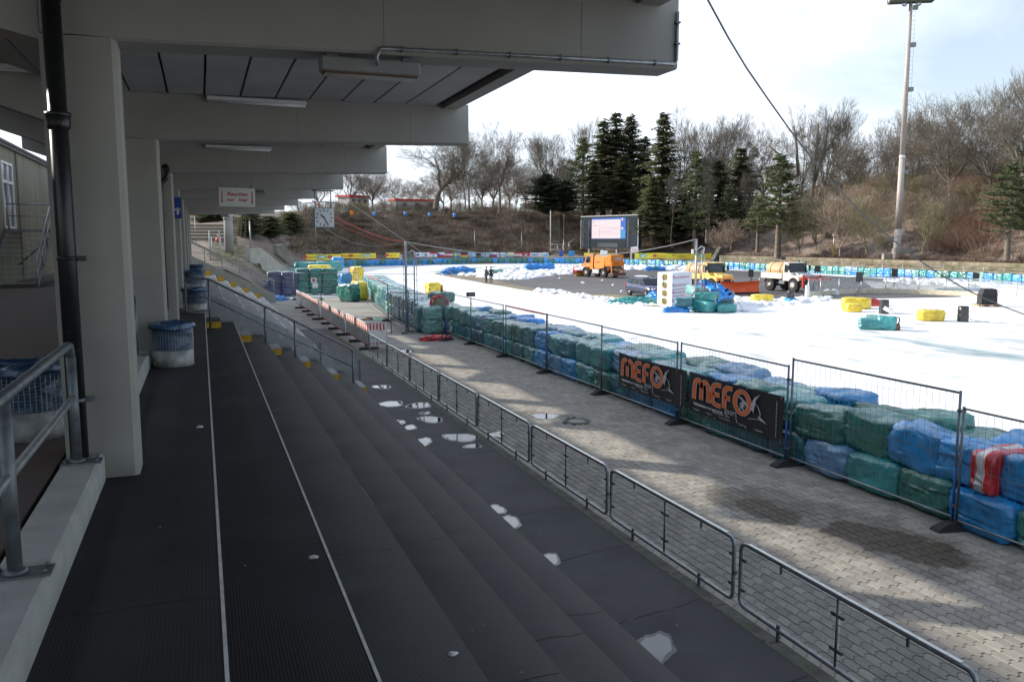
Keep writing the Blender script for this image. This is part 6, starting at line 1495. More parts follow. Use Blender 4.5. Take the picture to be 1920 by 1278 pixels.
# insulation stack
A, B, C = az_(1232, 573, GI), az_(1259, 577, GI), az_(1296, 571, GI)
t = thing('insulation_stack', 'tall white-wrapped stack of insulation packs with tan oval openings and red print', 'pallet stack', (B.x, B.y, GI), 0)
D = math.hypot(B.x, B.y); top = zat(1262, 512, D)-GI
u = (A-B); v = (C-B); u.z = v.z = 0
wrap = mat('white_wrapping_film', (.76, .75, .80), .35, var=.06, vs=5, bump=.5, bs=14)
m = MB(); m.add([tuple(p+Vector((0, 0, z))) for z in (0, top) for p in (Vector(), v, v+u, u)], [(3, 2, 1, 0), (4, 5, 6, 7)]+[(i, (i+1) % 4, (i+1) % 4+4, i+4) for i in range(4)]); m.build('wrapping', wrap, t)
wool = mat('rock_wool', (.34, .28, .10), .95, var=.3, vs=30, bump=.6, bs=60)
un = u.normalized(); out_n = -v.normalized()
for k in range(4):
    m = MB(); cz = top*(.875-.235*k); n = 18; P_ = []
    for i in range(n):
        a = 2*math.pi*i/n; ca, sa = math.cos(a), math.sin(a); P_.append(u*.5+un*(.36*math.copysign(abs(ca)**.7, ca))+Vector((0, 0, cz+.20*math.copysign(abs(sa)**.8, sa)*(1 if sa > 0 else 1.15)))+out_n*.012)
    m.add([tuple(p) for p in P_], [tuple(range(n)), tuple(range(n))[::-1]]); m.build('wool_end', wool, t)
vn = v.normalized(); M0 = Matrix(((vn.x, 0, -un.x*0+0, 0), (vn.y, 0, 0, 0), (0, 1, 0, 0), (0, 0, 0, 1)))
nrm = Vector((vn.y, -vn.x, 0)); M0 = Matrix(((vn.x, 0, nrm.x, 0), (vn.y, 0, nrm.y, 0), (0, 1, 0, 0), (0, 0, 0, 1)))
pr = mat('crimson_print', (.55, .03, .08), .5)
for k, z in enumerate((.86, .63, .42, .19)):
    text('lettering', 'ROCKWOOL', .17, Matrix.Translation(nrm*.012+vn*.40+Vector((0, 0, top*z-.06))) @ M0, pr, t, sx=v.length/1.35)
    m = MB(); a = nrm*.012+vn*.12+Vector((0, 0, top*z-.05)); m.add([tuple(a+vn*x+Vector((0, 0, y))) for x, y in ((0, 0), (.2, 0), (.2, .18), (0, .18))], [(0, 1, 2, 3)]); e_ = m.build('logo', pr, t)
    m = MB(); a += nrm*.004; m.add([tuple(a+vn*x+Vector((0, 0, y))) for x, y in ((.04, .04), (.16, .04), (.1, .14))], [(0, 1, 2)]); m.build('logo_flame', white, e_)
for z in (.52, .33): text('lettering', 'ROCKWOOL', .12, Matrix.Translation(nrm*.012+vn*.14+Vector((0, 0, top*z-.06))) @ M0, pr, t, sx=v.length/1.2)
# infield tarps
P = az_(851, 514, GI); crumple('tarpaulin', P, 1.5, 1.0, .85, F_LBLUE, 'bright blue tarpaulin heap on the left of the infield', seed=31); P = az_(868, 513, GI); crumple('tarpaulin', P, 1.2, .9, .9, F_LBLUE, 'second bright blue tarpaulin heap on the left of the infield', seed=32); P = az_(878, 511, GI); bale(P, F_BLUE, 'at the right end of the blue heap on the infield', 1.0, (1.2, 1.8, 1.0))
for i, px in enumerate((993, 1006, 1020, 1029)): P = az_(px, 506-.0*i, GI); crumple('tarpaulin', P, 1.0, .9, .85+.2*(i == 3), F_LBLUE, ['first', 'second', 'third', 'fourth'][i]+' blue lump of the sheeting at the top of the infield, from the left', seed=40+i)
P = az_(932, 512.5, GI); crumple('tarpaulin', P, 1.2, .8, .5, F_PALE, 'pale green sheet in the snow right of the people', seed=50)
for i, px in enumerate((1217, 1230, 1240)): P = az_(px, 508-.5, GI); crumple('tarpaulin', P, .7, .6, .6, F_LBLUE if i != 1 else F_BLUE, ['left', 'middle', 'right'][i]+' blue sheet in the snow right of the orange truck', seed=60+i)
for i, (px, m_) in enumerate(((1785, F_DTEAL), (1820, F_BLUE))): P = az_(px, 548, GI); bale(P, m_, 'lying behind the rink boards', 1.1, (1.2, 2.3, .55))
for i, px in enumerate((1552, 1565)):
    P = az_(px, 553, GI); crumple('snow_ball', P, .35, .35, .45, snowm, ['left', 'right'][i]+' lump of snow behind the rink glass', 'snow', 70+i)
# ================================================================== FAR BALE WALL
line = [(540, 520), (566, 511), (600, 504), (650, 501), (700, 499), (800, 496.5), (900, 494.5), (1000, 494), (1100, 495), (1200, 498), (1300, 502), (1400, 506), (1500, 511), (1600, 516), (1700, 522), (1800, 527.5), (1920, 534.5), (2060, 543), (2300, 560)]
WP = [az_(a, b_, GI) for a, b_ in line]
def Dw(px): 
    xs = [l[0] for l in line]; py = float(np.interp(px, xs, [l[1] for l in line])); P = az_(px, py, GI); return math.hypot(P.x, P.y)
far_low = MB(); flist = []
for i, (a, b_) in enumerate(zip(WP, WP[1:])):
    d = b_-a; n = max(1, round(d.length/1.08)); rz = math.atan2(d.y, d.x)
    for k in range(n):
        p = a+d*((k+.5)/n); flist.append((p, rz, d.length/n))
nleft = 298-nbale[0]
vis = [f for f in flist if (lambda q: q and 0 < q[0] < 1920)(proj(f[0]))]
vis.sort(key=lambda f: f[0].length); own = set(id(f) for f in vis[:max(0, nleft)])
allow = MB()
def lump(m, p, rz, L_, z0, h, seed):
    r = random.Random(seed); M = T(p.x, p.y, z0, rz)
    m.box(-L_/2+.02, L_/2-.02, -.35+r.uniform(-.05, .05), .35, 0, h*r.uniform(.92, 1.06), M=M, bev=.09)
FM = [F_GREEN2, F_PALE, F_BLUE, F_LBLUE, F_GREEN, F_PBLUE]
for i, f in enumerate(flist):
    p, rz, L_ = f; q = proj(p); x = q[0] if q else 2200
    u = rnd.random()
    if x < 1150: m_ = F_GREEN if u < .42 else F_GREEN2 if u < .6 else F_BLUE if u < .85 else F_LBLUE
    else: m_ = F_GREEN2 if u < .34 else F_PALE if u < .5 else F_GREEN if u < .6 else F_BLUE if u < .82 else F_LBLUE if u < .9 else F_PBLUE
    far_low.m = rnd.choice([0, 1, 2, 2, 3, 5, 0]); lump(far_low, p, rz, L_, GI, .38, i)
    if id(f) in own:
        side = 'left of the screen' if x < 1080 else 'between the screen and the white truck' if x < 1500 else 'between the white truck and the mast' if x < 1680 else 'right of the floodlight mast'
        bale((p.x, p.y, GI+.34), m_, 'in the far wall, '+side, rz+R(90)+rnd.uniform(-.06, .06), (.95, L_/BL*.98, rnd.uniform(1.02, 1.18)), rnd.uniform(-.03, .03))
    else:
        allow.m = FM.index(m_); lump(allow, p, rz, L_, GI+.36, .72, i+999)
far_low.build('bale_row', FM, None, kind='stuff', label='lower row of the far outer bale wall', cat='bales')
if allow.v: allow.build('bale_row', FM, None, kind='stuff', label='upper row of the far outer bale wall around the distant bend', cat='bales')

# ================================================================== BANK
cols = {}
def col(px, pts): cols[px] = pts
col(-900, [(520, 64), (470, 80), (440, 100), (395, 130), (388, 170), (392, 460)])
col(300, [(505, 66), (470, 80), (440, 100), (400, 130), (392, 170), (392, 460)])
col(430, [(505, 66), (469, 80), (445, 100), (400, 130), (392, 170), (392, 460)])
col(500, [(550, 67), (503, 82), (478, 98), (402, 134), (396, 170), (394, 460)])
for px, a in ((560, (.6, 492, 9, 478, 14, 403, 36, 400, 66)), (640, (.8, 488, 4, 480, 7, 403, 30, 400, 60)), (800, (.8, 484, 3.5, 478, 6, 402, 28, 399, 60)), (1000, (.8, 484, 3.5, 477, 6, 401, 27, 398, 60)), (1100, (.8, 486, 4, 474, 9, 402, 32, 398, 62)),
              (1250, (.8, 490, 5, 476, 12, 404, 40, 396, 75)), (1400, (.8, 494, 6, 480, 14, 398, 42, 388, 80)), (1500, (.8, 499, 6.5, 482, 14, 390, 42, 380, 80)), (1700, (.8, 510, 5, 486, 12, 372, 44, 362, 85)), (1920, (.8, 524, 5, 494, 13, 362, 44, 350, 85)), (2300, (.8, 545, 5, 510, 13, 362, 44, 350, 85)), (4000, (.8, 545, 5, 510, 13, 362, 44, 350, 85))):
    D = Dw(px); 
    col(px, [(None, D+a[0]), (a[1], D+a[2]), (a[3], D+a[4]), (a[5], D+a[6]), (a[7], D+a[8]), (a[7]-1, D+a[8]+300)])
KP = sorted(cols); 
def ctrl(px):
    rows = []
    for r in range(6):
        Ds = []; Zs = []
        for k in KP:
            py, D = cols[k][r]; Ds.append(D); kk = max(0, min(k, 1960)) ; Zs.append(GI if py is None else zat(kk, py, D))
        rows.append((float(np.interp(px, KP, Ds)), float(np.interp(px, KP, Zs))))
    return rows
tt_rows = [0, .5, 1, 1.5, 2]+[2+.08*k for k in range(1, 13)]+[3+.2*k for k in range(1, 5)]+[4, 4.3, 5]
BANKPX = list(range(-900, 500, 40))+list(range(500, 2000, 14))+list(range(2000, 4100, 100))
nz2 = np.random.RandomState(4)
def bank_pt(px, t):
    rows = ctrl(px); i = min(int(t), 4); u = t-i; D = rows[i][0]*(1-u)+rows[i+1][0]*u; z = rows[i][1]*(1-u)+rows[i+1][1]*u
    d = ray(px, 450); az = math.atan2(d.x, d.y); return D*math.sin(az), D*math.cos(az), z
V = []; 
for px in BANKPX:
    rows = ctrl(px)
    for t in tt_rows:
        x, y, z = bank_pt(px, t); amp = 0 if t < .3 else .12 if t < 2 else .38
        V.append((x+nz2.uniform(-.3, .3)*(amp > 0), y+nz2.uniform(-.3, .3)*(amp > 0), z+nz2.uniform(-1, 1)*amp))
nr = len(tt_rows); I = (np.arange(len(BANKPX)-1)[:, None]*nr+np.arange(nr-1)[None, :]).reshape(-1)
F = np.stack([I, I+nr, I+nr+1, I+1], -1)
litterm = mat('leaf_litter', (.185, .135, .108), .95, var=.6, vs=.55, detail=12, bump=2.5, bs=1.6, col2=(.23, .18, .14), c2scale=.18, c2thr=.52, c2soft=.14)
def green_patch(m, blobs, colr):
    nt = m.node_tree; N = nt.nodes; L = nt.links; b = N['Principled BSDF']; g = N.new('ShaderNodeNewGeometry'); no = N.new('ShaderNodeTexNoise'); no.inputs['Scale'].default_value = .5; no.inputs['Detail'].default_value = 10; no.inputs['Roughness'].default_value = .7; L.new(g.outputs['Position'], no.inputs[0]); acc = None
    for (c, rx, amt) in blobs:
        d = N.new('ShaderNodeVectorMath'); d.operation = 'DISTANCE'; d.inputs[1].default_value = c; L.new(g.outputs['Position'], d.inputs[0])
        f = N.new('ShaderNodeMapRange'); f.inputs['From Min'].default_value = rx; f.inputs['From Max'].default_value = rx*.2; f.inputs['To Min'].default_value = -.3; f.inputs['To Max'].default_value = amt; L.new(d.outputs['Value'], f.inputs['Value'])
        a = N.new('ShaderNodeMath'); a.operation = 'ADD'; L.new(f.outputs[0], a.inputs[0]); L.new(no.outputs[0], a.inputs[1]); r = N.new('ShaderNodeMapRange'); r.inputs['From Min'].default_value = .62; r.inputs['From Max'].default_value = .78; L.new(a.outputs[0], r.inputs['Value'])
        if acc is None: acc = r.outputs[0]
        else: q = N.new('ShaderNodeMath'); q.operation = 'MAXIMUM'; L.new(acc, q.inputs[0]); L.new(r.outputs[0], q.inputs[1]); acc = q.outputs[0]
    old = b.inputs['Base Color'].links[0].from_socket; mx = N.new('ShaderNodeMix'); mx.data_type = 'RGBA'; L.new(acc, mx.inputs[0]); L.new(old, mx.inputs[6]); mx.inputs[7].default_value = tuple(colr)+(1,); L.new(mx.outputs[2], b.inputs['Base Color'])
green_patch(litterm, [(bank_pt(480, 1.3), 15, .2), (bank_pt(440, 1.0), 13, .2), (bank_pt(560, 2.4), 14, .16), (bank_pt(1230, 1.6), 5, .2), (bank_pt(1000, 2.1), 14, .08)], (.085, .10, .03))
obj('bank', np_mesh('bank', np.array(V), F, litterm, True), kind='structure')

# dry stalks and brush: fine stems, nobody could count them
def stems_template(n, h, spread, lean, wdt, seed, arch=.3, segs=3):
    r = np.random.RandomState(seed); V = []; F = []
    for i in range(n):
        a = r.uniform(0, 6.283); d = r.uniform(0, 1)**.6; bx, by = spread*d*math.cos(a)*.5, spread*d*math.sin(a)*.5
        a2 = a+r.uniform(-.9, .9); ln = h*r.uniform(.45, 1.05)*(1-.35*d); le = lean*r.uniform(.2, 1.2); w_ = wdt*r.uniform(.6, 1.3); pa = r.uniform(0, 6.283)
        px, py = math.cos(pa)*w_, math.sin(pa)*w_; o = len(V)
        for s in range(segs+1):
            u = s/segs; off = ln*(le*u+arch*u*u*le); z = ln*(u-arch*.5*u*u*le); t = (1-.6*u); jx, jy = r.uniform(-.05, .05, 2)*ln*(s > 0)
            cx, cy = bx+math.cos(a2)*off+jx, by+math.sin(a2)*off+jy; V.append((cx-px*t, cy-py*t, z)); V.append((cx+px*t, cy+py*t, z))
        for s in range(segs): F.append((o+2*s, o+2*s+1, o+2*s+3, o+2*s+2))
    return np.array(V), np.array(F)
def scatter(name, templates, pts, m_, seed, smin, smax, label, zs=1, cat='brush'):
    r = np.random.RandomState(seed); Vs = []; Fs = []; o = 0
    for (x, y, z) in pts:
        tv, tf = templates[r.randint(len(templates))]; a = r.uniform(0, 6.283); s = r.uniform(smin, smax); c, sn = math.cos(a)*s, math.sin(a)*s
        v = np.stack([tv[:, 0]*c-tv[:, 1]*sn+x, tv[:, 0]*sn+tv[:, 1]*c+y, tv[:, 2]*s*zs+z], -1); Vs.append(v); Fs.append(tf+o); o += len(v)
    me = np_mesh(name, np.concatenate(Vs), np.concatenate(Fs), m_); return obj(name, me, kind='stuff', label=label, cat=cat)
stalk_t = [stems_template(34, .8, 2.6, .45, .02, 50+i, .5, 2) for i in range(4)]
bush_t = [stems_template(160, 3.2, 2.4, .55, .012, 60+i, .55, 4) for i in range(4)]
bramble_t = [stems_template(260, 2.0, 3.0, 1.1, .014, 70+i, 1.1, 4) for i in range(3)]
green_t = mat('green_grass_blades', (.10, .125, .04), .9, island=.4)
tanst = mat('dry_stalks', (.27, .205, .15), .95, var=.3, vs=.3, island=.4); brm = mat('brown_brush', (.20, .17, .13), .95, var=.3, vs=.15, island=.35, col2=(.27, .225, .175), c2scale=.12, c2thr=.55)
gbr = mat('greenish_brush', (.17, .155, .085), .95, var=.3, vs=.15, island=.35)
rr = random.Random(21)
pts = [bank_pt(rr.uniform(540, 1110), 2+rr.random()**1.1*1.25) for _ in range(3600)]
scatter('dry_stalks', stalk_t, pts, tanst, 1, .5, 1.5, 'dry weeds and stalks all over the far bank left of the screen')
pts = [bank_pt(rr.uniform(395, 545), .3+rr.random()*1.5) for _ in range(700)]
scatter('grass', stalk_t, pts, green_t, 31, .12, .35, 'short green grass on the mound beyond the end parapet', 1, 'grass')
pts = [bank_pt(rr.uniform(545, 700), 2+rr.random()*.9) for _ in range(200)]+[bank_pt(rr.uniform(700, 1100), 2+rr.random()*.35) for _ in range(120)]
scatter('ivy', bramble_t, pts, mat('yellow_green_ivy', (.15, .15, .05), .9, island=.4), 32, .25, .6, 'yellow-green creeping plants low on the left bank', 1, 'creepers')
pts = [bank_pt(rr.uniform(540, 1110), 2+rr.random()*1.1) for _ in range(380)]
scatter('brambles', bramble_t, pts, mat('dark_bramble', (.10, .065, .05), .95, island=.4), 2, .35, .75, 'low brown brambles on the far bank left of the screen')
pts = [bank_pt(rr.uniform(1090, 2000), 1.4+rr.random()*1.7) for _ in range(2400)]
scatter('dry_stalks', stalk_t, pts, mat('dead_twigs', (.17, .11, .075), .95, island=.4), 3, .5, 1.2, 'fallen twigs and weeds under the trees of the right-hand bank')
pts = [bank_pt(rr.uniform(560, 1110), 3.1+rr.random()*.6) for _ in range(170)]
scatter('brush', bush_t, pts, gbr, 6, .3, .7, 'low hedge-like brush along the crest of the left bank')
pts = [bank_pt(rr.uniform(1740, 1850), 2.1+rr.random()*.45) for _ in range(26)]
scatter('creeper_mound', bramble_t, pts, mat('russet_bramble', (.27, .17, .12), .95), 7, .9, 1.5, 'russet mound of creepers right of the floodlight mast', 1.5)

# ================================================================== TREES
bark = mat('grey_bark', (.15, .13, .10), .95, var=.3, vs=2); bark_r = mat('reddish_bark', (.185, .15, .12), .95, var=.3, vs=2); bark_d = mat('dark_bark', (.075, .065, .05), .95, var=.3, vs=2)
def gen_tree(seed, H_=20, trunk=.30, fork=.3, spread=.55, depth=6, up=.35, nb=(2, 4), r0=.34, twig=.016, wig=.18, limbs=None):
    r = random.Random(seed); segs = []
    def branch(p, d, L_, rad, lev):
        n = 3 if lev < 3 else 2
        for i in range(n):
            d = (d+Vector((r.uniform(-1, 1), r.uniform(-1, 1), r.uniform(-.6, 1)*.8))*wig+Vector((0, 0, up*.12))).normalized(); q = p+d*(L_/n); r1 = max(twig*.6, rad*(.90 if lev < 3 else .8)); segs.append((p.copy(), q.copy(), rad, r1, lev)); p = q; rad = r1
            if lev < depth and i < n-1 and lev > 0 and r.random() < .75:
                s = d.cross(Vector((r.uniform(-1, 1), r.uniform(-1, 1), r.uniform(-1, 1)))).normalized(); branch(p, (d*.62+s*(.5+spread*.5)).normalized(), L_*r.uniform(.5, .72), rad*.5, lev+1)
        if lev < depth:
            for _ in range(r.randint(*nb) if lev > 0 else (limbs or r.randint(3, 5))):
                s = d.cross(Vector((r.uniform(-1, 1), r.uniform(-1, 1), r.uniform(-1, 1)))).normalized()
                sp = spread*r.uniform(.5, 1.3); branch(p, (d+s*sp+Vector((0, 0, up*.3))).normalized(), L_*r.uniform(.62, .86) if lev > 0 else H_*(1-fork)*r.uniform(.30, .40), max(twig, rad*r.uniform(.5, .68)), lev+1)
    branch(Vector((0, 0, -.5)), Vector((0, 0, 1)), H_*fork+.5, r0, 0)
    return segs
def segs_mesh(segs, name, m_):
    P0 = np.array([s[0] for s in segs]); P1 = np.array([s[1] for s in segs]); R0 = np.array([s[2] for s in segs]); R1 = np.array([s[3] for s in segs]); lev = np.array([s[4] for s in segs])
    Vs = []; Fs = []; o = 0
    for n, sel in ((6, lev <= 2), (3, lev > 2)):
        a, b_, ra, rb_ = P0[sel], P1[sel], R0[sel], R1[sel]
        if not len(a): continue
        d = b_-a; d /= np.linalg.norm(d, axis=1, keepdims=True)+1e-9; ref = np.where(np.abs(d[:, 2:3]) < .9, np.array([[0, 0, 1.]]), np.array([[1., 0, 0]])); u = np.cross(d, ref); u /= np.linalg.norm(u, axis=1, keepdims=True)+1e-9; v = np.cross(d, u)
        ang = np.arange(n)*2*math.pi/n; ring = u[:, None, :]*np.cos(ang)[None, :, None]+v[:, None, :]*np.sin(ang)[None, :, None]
        vv = np.concatenate([a[:, None, :]+ring*ra[:, None, None], b_[:, None, :]+ring*rb_[:, None, None]], 1).reshape(-1, 3)
        k = np.arange(len(a))[:, None]*2*n+o; i = np.arange(n)[None, :]; j = (i+1) % n
        Fs.append(np.stack([k+i, k+j, k+n+j, k+n+i], -1).reshape(-1, 4)); Vs.append(vv); o += len(vv)
    return np_mesh(name, np.concatenate(Vs), np.concatenate(Fs), m_)
def tree_parts(segs, bk):
    tr = [s for s in segs if s[4] == 0]; cr = [s for s in segs if s[4] > 0]; return segs_mesh(tr, 'trunk', bk), segs_mesh(cr, 'crown', bk)
specs = dict(
 oak=dict(seed=3, H_=20, fork=.26, spread=.85, depth=6, up=.25, r0=.55, wig=.2, limbs=6),
 tall=dict(seed=8, H_=22, fork=.30, spread=.48, depth=6, up=.6, r0=.38, wig=.12, limbs=4),
 slim=dict(seed=12, H_=22, fork=.42, spread=.42, depth=5, up=.7, r0=.26, wig=.14, nb=(2, 4)),
 fan=dict(seed=17, H_=20, fork=.22, spread=.55, depth=6, up=.55, r0=.50, wig=.10, limbs=7, nb=(2, 4)),
 small=dict(seed=23, H_=12, fork=.2, spread=.7, depth=5, up=.4, r0=.18, wig=.2, limbs=6),
 round=dict(seed=41, H_=20, fork=.24, spread=.62, depth=6, up=.45, r0=.48, wig=.13, limbs=8))
TM_ = {}
def bare_tree(kind, px, py, top_py, D, label, bk=bark, wscale=1.0, group='bare trees behind the track', depth_over=None, red=False):
    key = (kind, bk.name)
    if key not in TM_: sg_ = gen_tree(**specs[kind]); TM_[key] = tree_parts(sg_, bk)+(max(s[1].z for s in sg_), [s[1] for s in sg_ if s[4] >= 4])
    tm, cm, ht, tips = TM_[key]; base = ad_(px, py, D); top = zat(px, top_py-12, D); s = (top-base.z)/ht; wscale *= 1.12
    t = thing('bare_tree', label, 'tree', base, rnd.uniform(0, 6.28), group, (s*wscale, s*wscale, s))
    obj('trunk', tm, t); obj('crown', cm, t)
    if red:
        r = np.random.RandomState(5); pts_ = [tips[i] for i in r.choice(len(tips), 900)]; Vv = []
        for p in pts_:
            c = np.array(p)+r.uniform(-.3, .3, 3)
            for k in range(4): Vv.append(c+r.uniform(-.17, .17, 3))
        obj('dead_leaves', np_mesh('dead_leaves', np.array(Vv), np.arange(len(Vv)).reshape(-1, 4), mat('russet_leaves', (.26, .09, .06), .8, island=.3)), t)
    return t
def mistletoe(px, py, D, n, label, spread=1.0, rpx=7):
    t = None
    for k in range(n):
        a = rnd.uniform(0, 6.28); d = rnd.uniform(0, spread)*20; P = ad_(px+d*math.cos(a), py+d*.7*math.sin(a), D+rnd.uniform(-1, 1)); s = rpx/1550*D*rnd.uniform(.55, 1.0)
        r = np.random.RandomState(int(px+k*7)); c = r.normal(size=(170, 3)); c /= np.linalg.norm(c, axis=1, keepdims=True); c *= r.uniform(.3, 1, (170, 1))**.5*s; Vv = (c[:, None, :]+r.uniform(-.12, .12, (170, 4, 3))*s*1.6).reshape(-1, 3)
        obj('mistletoe', np_mesh('mistletoe', Vv, np.arange(680).reshape(-1, 4), mat('mistletoe_green', (.13, .14, .05), .9, island=.35)), None, P, label=label, cat='mistletoe', group=label)
# conifers
def conifer_mesh(seed, ht, width, crown0, kind, mneedle):
    r = random.Random(seed); V = []; F = []; sg_ = []
    sg_.append((Vector((0, 0, -1)), Vector((0, 0, ht*.5)), ht*.018, ht*.011, 0)); sg_.append((Vector((0, 0, ht*.5)), Vector((0, 0, ht*.98)), ht*.011, .02, 0))
    z = ht*crown0
    lv = 0
    while z < ht*.985:
        u = (z-ht*crown0)/(ht*(1-crown0))
        if kind == 'spruce': w_ = width*(1-u)**.72*(.7+.45*r.random()); nb_ = 7 if u < .75 else 5; step = ht*.019*(1.3-u*.5); droop = -.30+.55*u+r.uniform(-.15, .15)
        elif kind == 'pine': w_ = width*(.5+.5*math.sin(u*3.0+.35))*(1.05-u*.75)*(.6+.6*r.random()); nb_ = 6; step = ht*.035; droop = .25+.3*u
        else: w_ = width*(math.sin(min(.999, u*.8+.2)*math.pi)**.6)*(.75+.4*r.random()); nb_ = 8; step = ht*.03; droop = .25+r.uniform(-.2, .3)
        a0 = r.uniform(0, 6.28)
        for b_ in range(nb_):
            a = a0+b_*6.283/nb_+r.uniform(-.35, .35); L_ = w_*(r.uniform(.4, 1.25) if kind == 'spruce' else r.uniform(.65, 1.15)); dz = (droop+r.uniform(-.12, .12))*L_; zb = z+r.uniform(-1.5, 1.5)*step
            tip = Vector((math.cos(a)*L_, math.sin(a)*L_, zb+dz)); sg_.append((Vector((0, 0, zb)), tip, .03, .012, 1))
            m_ = max(3, int(L_*4.6)) if kind != 'pine' else max(3, int(L_*3.2))
            for k in range(m_):
                s = (k+.6)/m_; c = Vector((0, 0, zb)).lerp(tip, s); sz = (.42 if kind == 'spruce' else .42)*(1.1-.45*s)*(.8+.4*r.random())*(ht/16)**.5
                if kind == 'pine':
                    if s < .35: continue
                    for _ in range(6):
                        dr = Vector((r.uniform(-1, 1), r.uniform(-1, 1), r.uniform(-.2, 1))).normalized()*sz*1.15; sd = dr.cross(Vector((r.uniform(-1, 1), r.uniform(-1, 1), r.uniform(-1, 1)))).normalized()*sz*.30; cc = c+Vector((r.uniform(-1, 1), r.uniform(-1, 1), r.uniform(-.5, .5)))*sz*.8
                        o = len(V); V.extend([cc-sd, cc+sd, cc+dr+sd*.6, cc+dr-sd*.6]); F.append((o, o+1, o+2, o+3))
                else:
                    for sg in (-1, 1):
                        for _ in range(2 if kind == 'spruce' else 3):
                            out_ = Vector((math.cos(a)*.55-sg*math.sin(a), math.sin(a)*.55+sg*math.cos(a), r.uniform(-.9, .3) if kind == 'spruce' else r.uniform(-.5, .7)*3)).normalized()*sz*r.uniform(.9, 1.5); sd = Vector((math.cos(a), math.sin(a), r.uniform(-.4, .4)*(4 if kind == 'bush' else 1)))*sz*(.24 if kind != 'bush' else .17)
                            cc = c+Vector((0, 0, r.uniform(-.25, .15)))*sz; o = len(V); V.extend([cc-sd, cc+sd, cc+out_+sd*.5, cc+out_-sd*.5]); F.append((o, o+1, o+2, o+3))
        z += step; lv += 1
    return segs_mesh(sg_, 'trunk', bark_d if kind != 'pine' else bark_r), np_mesh('crown', np.array(V), np.array(F), mneedle)
nd_d = mat('dark_needles', (.085, .105, .06), .8, var=.3, vs=.6, island=.55); nd_g = mat('olive_needles', (.175, .185, .095), .85, var=.3, vs=.6, island=.5); leafy(nd_d, .45); leafy(nd_g, .5); nd_p = mat('pine_needles', (.11, .13, .06), .85, var=.3, vs=.6, island=.5)
leafy(nd_p); CM_ = {}
def conifer(kind, seed, px, py, top_py, D, wpx, label, mn, crown0=.1, group='conifers on the bank'):
    base = ad_(px, py, D); top = zat(px, top_py, D); ht = top-base.z; key = (kind, seed, mn.name, round(crown0, 2))
    if key not in CM_: CM_[key] = conifer_mesh(seed, 16.0, 3.1, crown0, kind, mn)
    a, c = CM_[key]; s = ht/16; w_ = wpx*(1.75 if kind == 'spruce' else 1.45 if kind == 'pine' else 1.1)/1550*D/3.1
    t = thing('conifer', label, 'tree', base, rnd.uniform(0, 6.28), group, (w_, w_, s)); obj('trunk', a, t); obj('crown', c, t); return t
# left crest
bare_tree('oak', 817, 388, 250, 178, 'broad bare oak on the crest beside the red-roofed hut', wscale=1.5)
bare_tree('tall', 880, 392, 248, 182, 'bare twin-stemmed tree right of the broad oak', wscale=.9)
bare_tree('slim', 872, 392, 262, 186, 'slender bare tree hugging the twin-stemmed one', wscale=.8)
bare_tree('tall', 936, 396, 232, 180, 'bare tree with a few russet leaves left of the dark round evergreen', bark_r, .95, red=True)
bare_tree('fan', 1033, 392, 248, 205, 'airy bare tree behind the dark round evergreen', wscale=.9)
bare_tree('slim', 1092, 392, 226, 210, 'thin bare tree just left of the spruces', wscale=.9)
for i, (px, tp, D, k, ws) in enumerate(((655, 300, 200, 'oak', 1), (700, 322, 190, 'round', 1), (690, 330, 215, 'small', 1.2), (735, 330, 240, 'small', 1.3), (765, 335, 230, 'small', 1.2), (845, 320, 240, 'round', 1.), (905, 310, 235, 'round', .9), (965, 330, 230, 'small', 1.3), (985, 318, 240, 'round', .9), (1010, 325, 225, 'small', 1.1), (955, 300, 260, 'oak', .8), (780, 345, 260, 'small', 1.6), (830, 320, 250, 'small', 1.5), (890, 335, 235, 'small', 1.5), (925, 300, 245, 'round', 1), (1000, 335, 220, 'small', 1.5), (1045, 300, 235, 'oak', 1), (1075, 300, 230, 'round', .9), (720, 350, 215, 'small', 1.6), (800, 355, 225, 'small', 1.6), (865, 352, 215, 'small', 1.5), (945, 350, 215, 'small', 1.5), (1070, 330, 245, 'small', 1.6), (600, 330, 220, 'round', 1.2), (560, 340, 200, 'oak', 1.1))):
    bare_tree(k, px, 398, tp, D, 'one of the faint bare trees in the background of the left crest', bark_r if i % 2 else bark, ws, 'background bare trees of the left crest')
mistletoe(857, 330, 178, 2, 'mistletoe ball in the bare tree left of centre', .6, 5)
# conifers
conifer('bush', 1, 1026, 398, 328, 176, 46, 'dark round evergreen beside the steps up the bank', nd_d, .02); conifer('bush', 2, 1060, 398, 338, 180, 34, 'smaller dark evergreen behind the round one', nd_d, .02)
conifer('pine', 3, 1092, 405, 262, 172, 30, 'slim pine left of the tall spruces', nd_p, .35)
conifer('spruce', 4, 1130, 404, 222, 180, 34, 'spruce at the left of the trio behind the screen', nd_g); conifer('spruce', 5, 1153, 404, 210, 182, 36, 'tallest spruce of the trio behind the screen', nd_g)
conifer('spruce', 6, 1180, 404, 215, 184, 34, 'spruce at the right of the trio behind the screen', nd_g); conifer('spruce', 4, 1205, 402, 255, 188, 34, 'darker spruce right of the trio', nd_d); conifer('spruce', 5, 1112, 404, 300, 168, 26, 'short olive spruce in front of the trio', nd_g, .12)
conifer('spruce', 6, 1168, 404, 290, 170, 30, 'olive spruce in the gap behind the screen', nd_g)
conifer('spruce', 4, 1240, 452, 211, 158, 40, 'tall freestanding spruce right of the screen with branches to the ground', nd_g, .05); conifer('spruce', 6, 1222, 445, 330, 150, 26, 'young spruce at the foot of the tall one', nd_g, .08)
conifer('pine', 7, 1302, 452, 288, 150, 33, 'pine with a pointed crown in the middle of the bank', nd_p, .15); conifer('spruce', 5, 1345, 440, 300, 156, 32, 'dull green conifer right of the pointed pine', nd_g, .1)
